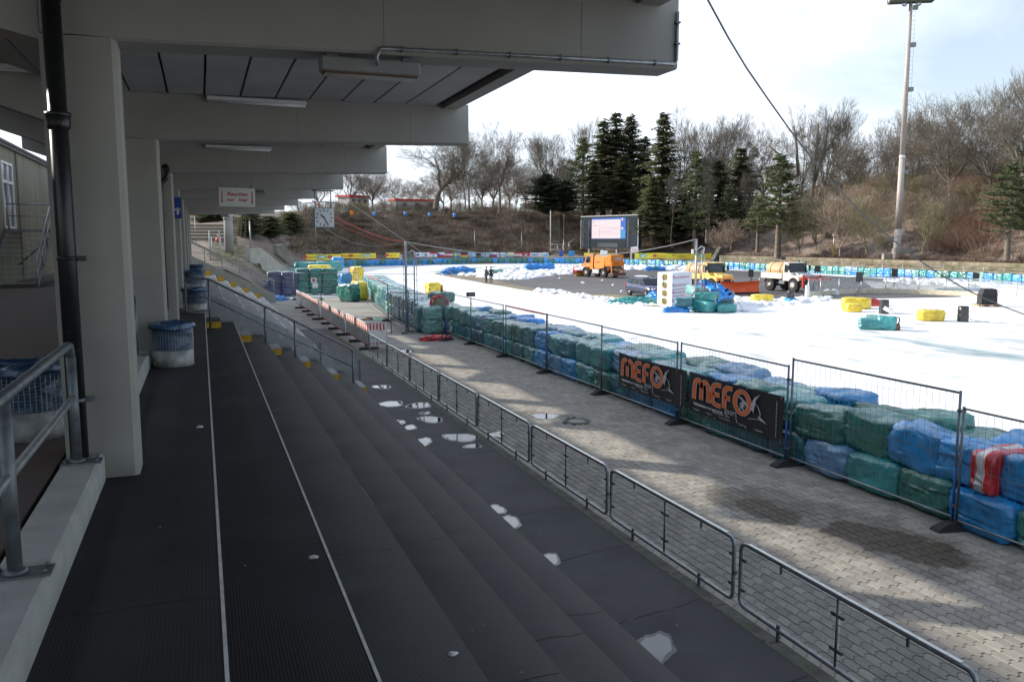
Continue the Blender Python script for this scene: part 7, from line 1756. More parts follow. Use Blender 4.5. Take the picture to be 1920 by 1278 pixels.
conifer('spruce', 4, 1385, 436, 276, 160, 34, 'feathery conifer under the mistletoe tree', nd_g, .12); conifer('pine', 8, 1362, 452, 350, 148, 26, 'small pine in front of the feathery conifer', nd_p, .2)
conifer('pine', 9, 1458, 474, 294, 128, 44, 'large dark pine with a pale leaning trunk', nd_p, .28); conifer('pine', 7, 1420, 468, 370, 132, 26, 'sparse pine left of the large one', nd_g, .35); conifer('spruce', 6, 1280, 440, 350, 158, 30, 'low olive conifer in the shade of the slope', nd_g, .06); conifer('pine', 3, 1325, 450, 365, 146, 24, 'sparse young pine on the slope', nd_p, .3)
conifer('pine', 9, 1888, 478, 308, 104, 42, 'green pine at the right edge in front of the brush', nd_p, .30); conifer('pine', 8, 1925, 470, 330, 108, 30, 'second pine cut by the right edge', nd_p, .25)
conifer('bush', 1, 505, 445, 405, 112, 34, 'dark ivy-green thicket beyond the end of the grandstand', nd_g, .0, 'thicket'); conifer('bush', 2, 545, 440, 398, 118, 34, 'smaller green thicket on the slope beyond the grandstand', nd_g, .0, 'thicket'); conifer('bush', 1, 470, 440, 390, 108, 30, 'green thicket beside the grey concrete column', nd_g, .0, 'thicket'); conifer('bush', 2, 400, 430, 380, 120, 45, 'thicket glimpsed under the farthest beam', nd_g, .0, 'thicket')
for px in (452, 460, 1258, 1330, 1396, 1404): bare_tree('slim', px, 455 if px > 1000 else 470, 330 if px > 1000 else 330, 140 if px > 1000 else 105, 'thin bare trunk among the evergreens', bark_d, .6, 'thin trunks among the evergreens')
# middle and right bare trees
bare_tree('tall', 1268, 408, 205, 178, 'tall bare tree right of the freestanding spruce', wscale=.95); bare_tree('slim', 1284, 408, 240, 185, 'slim bare tree beside the tall one', wscale=1.)
bare_tree('fan', 1350, 400, 213, 185, 'fine-twigged bare tree with a fan crown above the pines', wscale=1.0); bare_tree('slim', 1330, 402, 300, 195, 'low bare tree under the fan crown')
bare_tree('oak', 1432, 404, 238, 178, 'bare tree with many mistletoe balls', bark_r, .85); mistletoe(1415, 290, 178, 16, 'mistletoe balls in the bare tree above the large pine', 1.5, 6)
bare_tree('tall', 1500, 400, 198, 172, 'lopped bare tree left of the black cable', bark_r, .8); bare_tree('fan', 1545, 398, 192, 168, 'lopped bare tree with heavy forked limbs', bark, .75); mistletoe(1562, 268, 168, 3, 'mistletoe balls on the heavy forked limbs', .7, 6); mistletoe(1500, 250, 172, 4, 'mistletoe balls in the lopped tree', 1, 6)
# heavy forked limbs of the lopped tree
t = thing('lopped_tree', 'heavily lopped tree with three thick bare limbs beside the cable', 'tree', ad_(1516, 405, 165), 0)
b0_ = ad_(1516, 405, 165)
for pts_, rr_ in ((((1516, 405), (1524, 350), (1531, 290), (1534, 232)), .32), (((1524, 350), (1540, 300), (1550, 262), (1553, 232)), .26), (((1527, 335), (1548, 285), (1568, 254), (1586, 236)), .24), (((1496, 330), (1494, 280), (1488, 236)), .30), (((1470, 300), (1455, 285), (1440, 272)), .24)):
    m = MB(); m.tube([ad_(a, b_, 165)-b0_ for a, b_ in pts_], [rr_*(1-.35*i/(len(pts_)-1)) for i in range(len(pts_))], 7); m.build('limb', bark, t)
for i, (px, tp, D, k, ws, bk) in enumerate(((1590, 262, 160, 'small', 1., bark_r), (1615, 250, 158, 'oak', .8, bark), (1645, 245, 162, 'tall', .9, bark_r), (1668, 212, 165, 'tall', .8, bark), (1712, 205, 160, 'slim', 1.1, bark), (1700, 250, 150, 'round', .8, bark_r), (1740, 230, 155, 'slim', 1.2, bark))):
    bare_tree(k, px, 385, tp, D, ['small bare tree right of the lopped one', 'spreading bare tree between the lopped one and the mast', 'upright bare tree left of the mast', 'tall fine bare tree directly behind the mast', 'slim bare tree right of the mast', 'round low bare tree right of the mast', 'second slim bare tree right of the mast'][i], bk, ws)
bare_tree('round', 1783, 392, 184, 140, 'large round-crowned bare tree right of the mast', wscale=1.05); bare_tree('oak', 1862, 380, 190, 135, 'wide bare tree between the round one and the right edge', wscale=.9); bare_tree('fan', 1925, 395, 108, 125, 'tallest bare tree, cut by the right edge', wscale=1.0); bare_tree('oak', 1905, 390, 200, 130, 'bare tree with dark limbs at the right edge', bark_d, .9)
for i in range(20):
    px = 1130+i*40; bare_tree(rnd.choice(['small', 'round', 'slim']), px, 398-14*min(1, max(0, (px-1450)/200)), rnd.uniform(285, 335)-25*(px > 1600), rnd.uniform(190, 240), 'one of the bare trees massed behind the bank', rnd.choice([bark_r, bark, bark_d]), 1.1, 'background bare trees of the right crest')
SH = []
for k, (sd, H_, sp) in enumerate(((5, 5.5, .55), (9, 5, .7), (14, 5.5, .45), (19, 4.5, .85), (33, 5, .6))):
    sg_ = gen_tree(seed=sd, H_=H_, fork=.03, spread=sp, depth=5, up=.5, r0=.06, wig=.16, limbs=9, nb=(2, 3), twig=.010)
    for bk in (brm, gbr, mat('pale_shrub_twigs', (.34, .26, .20), .95, island=.3), mat('russet_bramble', (.27, .17, .12), .95)):
        me = SH[-1][0].copy() if SH and SH[-1][2] == k else segs_mesh(sg_, 'shrub', bk)
        if SH and SH[-1][2] == k: me.materials.clear(); me.materials.append(bk)
        SH.append((me, max(q[1].z for q in sg_), k, bk))
def shrub(P, hm, label, m_, group=None, wd=1.0):
    c = [q for q in SH if q[3] is m_]; me, ht, _, _ = rnd.choice(c); s = hm/ht; return obj('shrub', me, None, P, (0, 0, rnd.uniform(0, 6.28)), (s*wd, s*wd, s), label, 'shrub', group)
rr = random.Random(77)
for n, x0, x1, t0, t1, h0, h1, lab in ((44, 1490, 1690, 2.3, 3.4, 3.0, 6.0, 'bare brown shrub in the thicket left of the floodlight mast'), (46, 1700, 1960, 2.4, 3.5, 3.0, 6.2, 'bare brown shrub in the thicket right of the floodlight mast'), (34, 1500, 1980, 3.2, 3.9, 4, 7, 'tall bare shrub at the top of the right-hand bank'), (26, 1190, 1500, 2.3, 3.4, 2, 4.5, 'low bare shrub under the conifers of the slope'), (84, 560, 1110, 3.0, 3.7, 1.5, 3.6, 'low bare shrub along the crest left of the screen')):
    for k in range(n):
        px = x0+(x1-x0)*(k+rr.random())/n; u = rr.random(); t = t0+(t1-t0)*rr.random()
        shrub(bank_pt(px, t), rr.uniform(h0, h1), lab, SH[rr.choice([0, 0, 0, 1, 1, 2, 3])][3], lab, rr.uniform(1.1, 1.6))
for i, (px, py, D, h_) in enumerate(((1120+0, 452, 160, 40), (1178+30, 462, 158, 34), (1370, 462, 140, 55), (1345, 468, 138, 38), (1500, 470, 128, 80), (1530, 462, 126, 95), (1575, 470, 122, 110), (1625, 468, 118, 100), (1730, 468, 108, 90), (1645, 470, 114, 60))):
    shrub(ad_(px, py, D), h_/1550*D, ['small pale shrub left of the screen', 'pale shrub with dry leaves right of the screen', 'pinkish shrub under the feathery conifer', 'low dry shrub beside the pinkish one', 'bare shrub right of the large pine', 'upright bare shrub behind the yellow flag', 'tall fan-shaped shrub right of the yellow flag', 'broad bare shrub left of the mast', 'bare shrub right of the mast', 'small shrub at the foot of the mast'][i], MATS['pale_shrub_twigs'] if i in (0, 1, 2, 3, 6) else gbr, None, 1.3)

# ================================================================== STRUCTURES ON THE BANK
# video screen
A, B = ad_(1090, 465, Dw(1090)+5), ad_(1196, 466, Dw(1196)+3); d = B-A; d.z = 0; Wd = d.length; zt_ = zat(1143, 405.5, (A+B).length/2); z0 = A.z; Hs = zt_-z0; rz = math.atan2(d.y, d.x)
t = thing('video_screen', 'large video screen in a dark grey housing showing a pink-white table', 'screen', (A.x, A.y, z0), rz)
m = MB(); m.box(0, Wd, 0, .9, 0, Hs); m.build('housing', mat('screen_housing', (.030, .037, .047), .95, var=.15, vs=.6, spec=.15), t)
fx = lambda x: (x-1090)/106*Wd; fz = lambda y: (465-y)/59.5*Hs
em = lambda n, c, s=.9: mat(n, c, .6, var=.04, vs=1, emit=s*.82)
m = MB(); m.box(fx(1110.5), fx(1174), -.05, -.01, fz(447), fz(408.5)); p_ = m.build('display', em('screen_blue', (.05, .22, .80), .8), t)
m = MB(); m.box(fx(1111), fx(1165), -.07, -.051, fz(446.5), fz(411.5)); m.build('table_window', em('screen_pink', (.95, .80, .84), .95), p_)
for (a, b_, c, e_) in ((1112, 1116, 415, 416.3), (1113, 1123, 422, 422.7), (1127, 1163, 426.5, 427), (1127, 1151, 434, 434.6), (1127, 1163, 430, 430.3), (1114, 1162, 438, 438.3), (1126, 1126.5, 426, 444)):
    m = MB(); m.box(fx(a), fx(b_), -.076, -.071, fz(e_), fz(c)); m.build('table_line', em('screen_rose', (.75, .40, .50), .7), p_)
for (a, b_, c, e_, cc) in ((1167, 1169.5, 409.5, 414, 'screen_pink'), (1166.5, 1170, 426, 430, 'screen_pink'), (1166, 1173.5, 430.5, 446, 'screen_cyan')):
    m = MB(); m.box(fx(a), fx(b_), -.08 if cc == 'screen_pink' else -.065, -.071+(.012 if cc != 'screen_pink' else 0), fz(e_), fz(c)); m.build('side_picture', em('screen_cyan', (.06, .45, .85), .8), p_) if cc != 'screen_pink' else m.build('side_picture', MATS['screen_pink'], p_)
for x in (1104, 1177, 1092):
    m = MB(); m.box(fx(x), fx(x+2.4), -.03, .0, .2, fz(412)); m.build('cover_strip', mat('screen_recess', (.03, .035, .045), .7), t)
m = MB(); m.box(fx(1122), fx(1160), -.03, 0, .2, fz(455)); m.build('vent_panel', MATS['screen_recess'], t)
m = MB(); m.box(-.15, Wd+.15, -.12, 1.0, Hs, Hs+.18); m.build('cap', mat('screen_cap', (.30, .30, .29), .6), t)
for x in (-.06, Wd+.06): m = MB(); m.box(x-.07, x+.07, -.1, .0, -.2, Hs-.6); m.build('side_post', silverc, t)
for k in range(4): m = MB(); m.box(Wd*(k+.5)/4-.2, Wd*(k+.5)/4+.2, .2, .7, -2.0, 0); m.build('footing', concrete2, t)
# steps up the bank with railings
t = thing('bank_steps', 'steep concrete steps up the bank left of the screen with steel railings', 'steps', (0, 0, 0)); D0 = Dw(1042)
for k in range(16):
    u = k/16; x, y, z = bank_pt(1042, 2+.95*u); m = MB(); m.box(-.9, .9, -.5, .9, -.5, .28+.35*u, M=T(x, y, z, -R(23))); m.build('step', mat('old_step_concrete', (.24, .22, .18), .9, var=.3, vs=2), t)
for px in (1032, 1057):
    pts_ = [Vector(bank_pt(px, 2+.95*k/4))+Vector((0, 0, 1.3)) for k in range(5)]; m = MB(); m.tube(pts_, .05, 6); m.build('handrail', silverc, t)
    for q in pts_: m = MB(); m.tube([q, q-Vector((0, 0, 1.6))], .05, 5); m.build('rail_post', silverc, t)
for a, b_ in (((1031, 468), (1056, 468)), ((1031, 458), (1054, 458))):
    m = MB(); m.tube([ad_(*a, D0+5), ad_(*b_, D0+5)], .06, 6); m.build('cross_rail', silverc, t)
for px in (1033, 1045, 1055): m = MB(); m.tube([ad_(px, 458, D0+5), ad_(px, 474, D0+5)], .05, 5); m.build('rail_post', silverc, t)
m = MB(); m.tube([ad_(1067, 455, D0+6), ad_(1086, 441, D0+12)], .06, 5); m.tube([ad_(1067, 455, D0+6), ad_(1067, 472, D0+6)], .06, 5); m.build('handrail', silverc, t)
t = thing('pole', 'tall pale pole at the head of the bank steps', 'pole', ad_(1032, 470, D0+4)); m = MB(); m.tube([(0, 0, 0), (0, 0, (470-396)/1550*(D0+4))], .10, 8); m.build('shaft', mat('pale_pole', (.5, .49, .46), .6), t)
for i, (px, tp, bp_) in enumerate(((593, 388, 478), (890, 432, 474), (978, 436, 472), (470, 417, 462))):
    D = (Dw(px)+6) if px > 500 else 84; P = ad_(px, bp_, D); t = thing('pole', ['thin grey pole below the clock, rising behind the yellow banner', 'thin grey pole behind the row of flags', 'faint grey pole right of the flags', 'white pole on the end of the sloping wall'][i], 'pole', P); m = MB(); m.tube([(0, 0, -.5), (0, 0, (bp_-tp)/1550*D)], .055 if i < 3 else .07, 6); m.build('shaft', galv, t)
# crest fence
t = thing('mesh_fence', 'dark mesh fence with posts along the crest of the bank', 'fence', (0, 0, 0)); prev = None; wm = MB()
crest = [bank_pt(px, 3.25) for px in range(560, 1300, 16)]
for i, p in enumerate(crest):
    p = Vector(p); m = MB(); m.tube([p-Vector((0, 0, .3)), p+Vector((0, 0, 2.1))], .045, 5); m.build('post', MATS['dark_grey_paint'], t)
    if prev is not None:
        for k in range(9): u = k/9; q = prev.lerp(p, u); wm.tube([q, q+Vector((0, 0, 2.0))], .012, 3, cap=False)
        for z in (.3, .8, 1.3, 1.8, 2.05): wm.tube([prev+Vector((0, 0, z)), p+Vector((0, 0, z))], .014, 3, cap=False)
    prev = p
wm.build('wire_mesh', MATS['dark_grey_paint'], t, kind='stuff')
# hut, canopy
def hut(px0, px1, py0, py1, D, label, roofc, back=4, wz=True):
    A, B = ad_(px0, py1, D), ad_(px1, py1, D+4); d = B-A; d.z = 0; Wd = d.length; Hh = (py1-py0)/1550*D; t = thing('hut', label, 'building', A, math.atan2(d.y, d.x))
    m = MB(); m.box(0, Wd, 0, back, -1, Hh*.82); m.build('wall', mat('hut_wall', (.55, .55, .53), .7, var=.1, vs=.5), t)
    m = MB(); m.box(-.4, Wd+.3, -.5, back+.5, Hh*.82, Hh); m.build('roof', roofc, t)
    for q in (.15, .45, .75): 
        m = MB(); m.box(Wd*q, Wd*q+1.1, -.03, -.0, Hh*.25, Hh*.62); m.build('window', glassd, t)
    return t
redroof = mat('red_roof_edge', (.55, .06, .05), .6)
hut(742, 822, 373, 392, 205, 'low white hut with a red roof edge on the crest left of the broad oak', redroof); hut(655, 690, 366, 386, 200, 'white hut with red roof edge seen behind the trees right of the clock', redroof)
hut(905, 950, 388, 400, 215, 'pale low shed behind the bare trees on the crest', mat('grey_roof', (.3, .3, .3), .7))
t = thing('canopy', 'thin curved white canopy roof on the crest behind the clock', 'canopy', ad_(575, 392, 170)); m = MB(); q = lambda x, y: ad_(x, y, 170)-ad_(575, 392, 170)
pts_ = [q(572, 382), q(590, 379.5), q(610, 379), q(630, 380.5), q(645, 384)]
m.add([tuple(p+Vector((dx, dy, dz))) for dz in (0, .22) for p in pts_ for dx, dy in ((0, 0), (0, 3))], [(2*i, 2*i+2, 2*i+3, 2*i+1) for i in range(4)]+[(10+2*i, 10+2*i+1, 10+2*i+3, 10+2*i+2) for i in range(4)]+[(2*i, 10+2*i, 12+2*i, 2+2*i) for i in range(4)]+[(2*i+1, 3+2*i, 13+2*i, 11+2*i) for i in range(4)]); m.build('roof', white, t)
for p in pts_[::2]: m = MB(); m.tube([p, p-Vector((0, 0, 2.4))], .08, 5); m.build('post', galv, t)
for i, (px, py, m_) in enumerate(((580, 395, F_LBLUE), (660, 397, orange), (702, 399, F_LBLUE), (760, 398, F_LBLUE), (805, 400, F_LBLUE), (852, 401, F_LBLUE))):
    P = ad_(px, py+6, 160); t = thing('bin_bag' if i != 1 else 'orange_bin', ['blue sack left of the clock on the crest', 'orange bin on the crest right of the clock', 'first blue sack right of the orange bin', 'second blue sack right of the orange bin', 'third blue sack right of the orange bin', 'fourth blue sack right of the orange bin'][i], 'sack' if i != 1 else 'bin', P, 0, None, .75)
    m = MB(); m.lathe([(.25, 0), (.40, .2), (.36, .6), (.42, .9), (.2, 1.0), (0, .98)] if i != 1 else [(.34, 0), (.40, .1), (.42, 1.0), (.45, 1.05), (0, 1.1)], 10); m.build('body', m_, t)
# banners and flags on the far rail
def plate(px0, px1, py0, py1, D, name, m_, label, cat, sag=0, off=0, group=None, n=10):
    a, b_ = ad_(px0, (py0+py1)/2, D), ad_(px1, (py0+py1)/2, D); d = b_-a; d.z = 0; W_ = d.length; h = (py1-py0)/1550*D; z1 = zat(px0, py0, D)
    m = MB(); vs = []; 
    for y in (0, .03):
        for i in range(n+1):
            u = i/n; w_ = sag*(math.sin(u*17+px0)*.5+math.sin(u*7)*.5)
            vs += [(u*W_, y+w_, -h+(w_*.5)), (u*W_, y+w_*.6, w_*.3)]
    k = 2*(n+1); fs = [(2*i, 2*i+2, 2*i+3, 2*i+1) for i in range(n)]+[(k+2*i+1, k+2*i+3, k+2*i+2, k+2*i) for i in range(n)]+[(2*i, k+2*i, k+2*i+2, 2*i+2) for i in range(n)]+[(2*i+1, 2*i+3, k+2*i+3, k+2*i+1) for i in range(n)]
    m.add(vs, fs); o = m.build(name, m_, None, loc=(a.x, a.y, z1), label=label, cat=cat, group=group); o.rotation_euler = (0, 0, math.atan2(d.y, d.x)); return o, W_, h
def rect(o, W_, h, x0, x1, z0, z1, m_, name, y=-.02, dy=.012):
    m = MB(); m.box(x0*W_, x1*W_, y-dy, y, -h*(1-z0), -h*(1-z1)); return m.build(name, m_, o)
ybm = mat('yellow_banner', (.82, .66, .05), .55, var=.08, vs=.8); rbm = mat('banner_red_print', (.50, .08, .05), .6); gbm = mat('banner_green_print', (.20, .50, .35), .6)
def ybanner(px0, px1, py0, py1, D, label, words, sag=.06):
    o, W_, h = plate(px0, px1, py0, py1, D, 'yellow_banner', ybm, label, 'banner', sag, n=24)
    for u, wd in words:
        if wd == 'G': rect(o, W_, h, u, u+1.0/W_*1.2, .25, .85, gbm, 'green_emblem', -.10); rect(o, W_, h, u+.3/W_, u+1.0/W_, .4, .6, white, 'emblem_band', -.115)
        else: rect(o, W_, h, u-.7/W_, u-.15/W_, .3, .75, rbm, 'logo', -.10); text('lettering', wd, h*.48, T(u*W_, -.11, -h*.68) @ RX, rbm, o)
D6 = 118
ybanner(573, 640, 476.5, 487, 108, 'long yellow sponsor banner at the left end of the far rail', ((.08, 'Berliner'), (.30, 'G'), (.50, 'Berliner'), (.78, 'Berliner')))
ybanner(640, 705, 475, 484, 124, 'yellow sponsor banner continuing right of the first one', ((.08, 'Berliner'), (.36, 'Berliner'), (.60, 'G'), (.80, 'Berliner')))
ybanner(724, 750, 474, 483, 134, 'short single yellow sponsor banner left of the lattice pole', ((.25, 'Berliner'),), .01)
ybanner(1095, 1158, 474, 483, Dw(1120)+1.5, 'yellow banner behind the orange truck', ((.12, 'G'), (.45, 'Berliner')))
ybanner(1190, 1334, 474.5, 484.5, Dw(1260)+1.5, 'long wrinkled yellow banner right of the screen', ((.06, 'G'), (.30, 'Berliner'), (.55, 'Berliner'), (.82, 'G')), .22)
fl_r = mat('flag_red', (.60, .03, .05), .6); fl_w = mat('flag_white', (.80, .80, .84), .6); fl_b = mat('flag_blue', (.03, .10, .42), .6); fl_lb = mat('flag_light_blue', (.25, .55, .72), .6); fl_y = mat('flag_yellow', (.85, .66, .05), .6); fl_k = mat('flag_black', (.02, .02, .02), .6); fl_sb = mat('flag_sky_blue', (.03, .28, .60), .6)
def fl(px0, px1, base, bars, label):
    D = Dw((px0+px1)/2)+1.2; o, W_, h = plate(px0, px1-.4, 473.2, 481.6, D, 'flag', base, label, 'flag', .03, group='flags along the far rail', n=6)
    for (x0, x1, z0, z1, m_) in bars: rect(o, W_, h, x0, x1, z0, z1, m_, 'stripe', -.045-.002*len(bars))
    return o, W_, h
e1 = [(.38, .62, .3, .7, fl_b), (.3, .7, .45, .6, fl_b)]
fl(776, 791, fl_w, e1, 'white flag with a blue winged emblem, leftmost of the row'); fl(791, 806, fl_w, [(.38, .62, .2, .75, fl_b)], 'white flag with a round blue emblem, second of the row')
fl(806, 820, fl_w, [(0, 1, .67, 1, fl_r), (.44, .54, .15, .5, fl_k)], 'red and white flag with a small dark emblem')
o, W_, h = fl(820, 834, fl_w, [(0, 1, 0, .5, fl_r)], 'Czech flag in the row'); m = MB(); m.add([(0, -.07, -h), (W_*.42, -.07, -h/2), (0, -.07, 0)], [(0, 1, 2)]); m.build('wedge', fl_b, o)
fl(834, 849, fl_w, [(0, 1, .67, 1, fl_r), (0, 1, 0, .33, fl_r)], 'red-white-red flag in the row'); fl(849, 864, fl_sb, [(.3, .45, 0, 1, fl_y), (0, 1, .4, .6, fl_y)], 'Swedish flag in the row')
fl(864, 877, fl_k, [(0, 1, 0, .33, fl_y), (0, 1, .33, .67, fl_r)], 'German flag in the row'); fl(877, 893, fl_lb, [(.3, .7, .2, .8, fl_w), (.38, .62, .32, .68, fl_r)], 'light blue flag with a round emblem, left of the gap')
fl(902, 918, fl_lb, [(.3, .7, .2, .8, fl_w), (.38, .62, .32, .68, fl_r)], 'light blue flag with a round emblem, right of the gap'); fl(918, 932, fl_w, [(0, 1, .33, .67, fl_b), (0, 1, 0, .33, fl_r)], 'white, blue and red flag in the row')
fl(932, 947, fl_w, [(.3, .42, 0, 1, fl_b), (0, 1, .4, .6, fl_b)], 'Finnish flag in the row'); fl(947, 964, fl_lb, [(.3, 1, .2, 1, mat('flag_cream', (.8, .76, .5), .6))], 'cream and light blue flag standing higher than its neighbours'); fl(964, 979, fl_w, [(0, 1, .67, 1, fl_r), (0, 1, 0, .3, fl_r)], 'red and white striped flag near the right end')
o, W_, h = fl(979, 994, fl_r, [], 'red flag with a white round emblem'); m = MB(); m.lathe([(h*.3, 0), (0, .004)], 14, M=T(W_*.5, -.06, -h*.5, rx=R(90))); m.build('disc', fl_w, o)
fl(994, 1018, fl_w, [(.1, .55, .42, .58, fl_b)], 'white banner with a line of blue lettering'); fl(1018, 1029, fl_w, [(.2, .8, .2, .7, fl_lb)], 'white framed panel at the right end of the flags')
for i, (px, m_) in enumerate(((1052, fl_b), (1071, fl_sb))): o, W_, h = plate(px-5 if i else px-3, px+6 if i else px+3, 470, 482, Dw(px)+1.0, 'blue_sheet', m_, ['dark blue folded panel on the far rail', 'bright blue panel on the far rail left of the orange truck'][i], 'panel', .02)
t = thing('far_rail', 'grey rail running behind the flags and banners', 'rail', (0, 0, 0)); 
pr_ = [ad_(px, 482.3+(px > 1100)*(px-1100)*.02, Dw(px)+1.25) for px in range(566, 1110, 34)]; m = MB(); m.tube(pr_, .04, 5); m.tube([p+Vector((0, 0, .9)) for p in pr_], .03, 5); m.build('rail', galvd, t)
for p in pr_: m = MB(); m.tube([p-Vector((0, 0, 1.2)), p+Vector((0, 0, .95))], .04, 5); m.build('post', galvd, t)
P = ad_(1562, 484, Dw(1562)+8); t = thing('yellow_flag', 'furled yellow flag hanging on a thin pole on the right bank', 'flag', P); m = MB(); m.tube([(0, 0, -.5), (0, 0, 50/1550*(Dw(1562)+8))], .05, 6); m.build('pole', silverc, t)
m = MB(); m.add([(.05, 0, .2), (-.45, .05, 1.6), (-.25, .0, 1.1), (.15, .02, 2.2), (.25, .0, .5), (.1, .15, 1.4)], [(0, 1, 3), (0, 3, 4), (0, 2, 1), (5, 3, 1), (5, 0, 4), (3, 5, 4)]); m.build('cloth', F_YEL, t)
m = MB(); m.box(-.14, .14, -.1, .1, 3.0, 3.3); m.build('lamp', white, t)
# fence on the right terrace
t = thing('terrace_fence', 'low wire fence with steel posts along the terrace below the right bank', 'fence', (0, 0, 0)); prev = None; wm = MB()
for px in range(1350, 2060, 38):
    D = Dw(px)+3.2; py = np.interp(px, [1350, 1500, 1700, 1920, 2060], [494, 500, 512, 524, 532]); p = ad_(px, float(py), D); m = MB(); m.tube([p-Vector((0, 0, .5)), p+Vector((0, 0, 1.25))], .04, 6); m.build('post', galv, t)
    if prev is not None:
        for z in (.2, .5, .8, 1.15): wm.tube([prev+Vector((0, 0, z)), p+Vector((0, 0, z))], .016, 3, cap=False)
        for k in range(12): q = prev.lerp(p, k/12); wm.tube([q, q+Vector((0, 0, 1.15))], .010, 3, cap=False)
    prev = p
wm.build('wire_mesh', galvd, t, kind='stuff')
t = thing('terrace_steps', 'weathered concrete terrace ledges behind the right-hand bales', 'steps', (0, 0, 0))
tsm = mat('weathered_terrace', (.26, .22, .16), .9, var=.35, vs=1.2, col2=(.14, .13, .07), c2scale=.8, c2thr=.55)
for k in range(5):
    pts_ = [(px, Dw(px)+1.0+1.1*k) for px in range(1350, 2080, 30)]; z = GI+.30+.42*k
    m = MB(); vs = []
    for px, D in pts_:
        d = ray(px, 450); a = math.atan2(d.x, d.y); zz = z*(1)-(0 if k < 5 else 0)
        for dd, zv in ((0, zz-1.5), (0, zz), (1.1, zz), (1.1, zz-1.5)): vs.append(((D+dd)*math.sin(a), (D+dd)*math.cos(a), zv))
    n = len(pts_); m.add(vs, [(4*i+j, 4*i+(j+1) % 4, 4*i+4+(j+1) % 4, 4*i+4+j) for i in range(n-1) for j in range(3)]+[(0, 1, 2, 3), (4*n-1, 4*n-2, 4*n-3, 4*n-4)]); m.build('ledge', tsm, t)
# concrete wedge walls
def wedge(pix, D, th, label, m_=None):
    P = [ad_(a, b_, D+dd) for a, b_, dd in pix]; n = len(P); o = P[0]; d = (P[2]-P[0]); nr = Vector((d.y, -d.x, 0)).normalized()*-th
    m = MB(); m.add([tuple(p-o) for p in P]+[tuple(p-o+nr) for p in P], [tuple(range(n)), tuple(range(n, 2*n))[::-1]]+[(i, i+n, (i+1) % n+n, (i+1) % n) for i in range(n)]); t = thing('retaining_wall', label, 'wall', o); m.build('slab', m_ or MATS['parapet_concrete'], t)
wedge([(469, 465, 0), (489, 465, 1), (560, 520, 8), (560, 545, 8), (500, 545, 2), (489, 494, 1), (469, 494, 0)], 78, .4, 'pale sloping concrete wall beyond the end parapet')
wedge([(520, 460, 0), (533, 458, 1), (573, 502, 6), (566, 510, 6), (540, 492, 2), (520, 476, 0)], 92, .5, 'mossy dark concrete wall behind the pale one', mat('mossy_concrete', (.15, .14, .11), .9, var=.3, vs=.8))
wedge([(1338, 488, 0), (1352, 463, 6), (1358, 463, 6), (1358, 492, 6), (1338, 492, 0)], Dw(1345)+3, .6, 'sloping concrete wing wall right of the long yellow banner', MATS['mossy_concrete'])
# concrete column and goal frames
P = ad_(430, 472, 80); t = thing('concrete_column', 'grey concrete column base beyond the end of the grandstand', 'column', P); m = MB(); m.tube([(0, 0, -1), (0, 0, 5.5)], [.42, .36], 16); m.build('shaft', mat('column_concrete', (.30, .29, .27), .8, var=.15, vs=1), t); m = MB(); m.lathe([(.43, 2.9), (.43, 3.1), (.40, 3.12)], 16); m.build('band', MATS['raw_concrete'], t)
for i, (px, D) in enumerate(((394, 72), (398, 82))):
    P = ad_(px, 476, D); t = thing('pipe_gate', ['nearer', 'farther'][i]+' pale pipe frame beyond the end parapet', 'frame', P); m = MB(); m.tube([(0, 0, -1), (0, 0, 1.85-.3*i), (.75, 0, 1.85-.3*i), (.75, 0, -.2)], .06, 6); m.build('tube', mat('pale_blue_pipe', (.5, .55, .58), .5), t)
P = ad_(394, 452, 95); m = MB(); [m.box(-3.4, 2.8, -.03, .03, .35*k, .35*k+.27) for k in range(7)]; m.build('slatted_fence', mat('weathered_slats', (.20, .17, .13), .9), None, loc=(P.x, P.y, P.z-.6), label='weathered slatted fence beyond the end of the grandstand', cat='fence')
t = thing('mesh_gate', 'grey mesh gate panels leaning at the foot of the mossy wall', 'gate', ad_(538, 507, 86)); m = MB()
q = lambda x, y: ad_(x, y, 86)-ad_(538, 507, 86)
for k in range(9): m.tube([q(538+k*3.7, 480+k*.9), q(538+k*3.7, 506+k*.6)], .02, 4)
for k in range(6): m.tube([q(538, 481+k*5), q(571, 488+k*4.4)], .02, 4)
m.build('bars', galv, t)
for i, (px, py, D) in enumerate(((410, 452, 92),)):
    P = ad_(px, py+4, D); t = thing('red_coat_figure', 'distant person in a red jacket by the concrete column', 'person', P)
    m = MB(); m.lathe([(.0, -.9), (.13, -.88), (.16, -.4), (.2, 0), (.24, .35), (.2, .55), (.08, .62), (.07, .68)], 12, sx=1.3); m.build('body', redm, t); m = MB(); m.lathe([(0, .66), (.09, .70), (.11, .8), (.09, .9), (0, .95)], 12); m.build('head', skin, t)
P = ad_(365, 400, 90); t = thing('orange_lamp', 'small orange lamp seen under the farthest beam', 'lamp', P); m = MB(); m.lathe([(.14, -.2), (.17, 0), (.12, .25), (0, .3)], 10); m.build('lens', orange, t); m = MB(); m.tube([(0, 0, -.2), (0, 0, -4)], .04, 5); m.build('post', galvd, t)

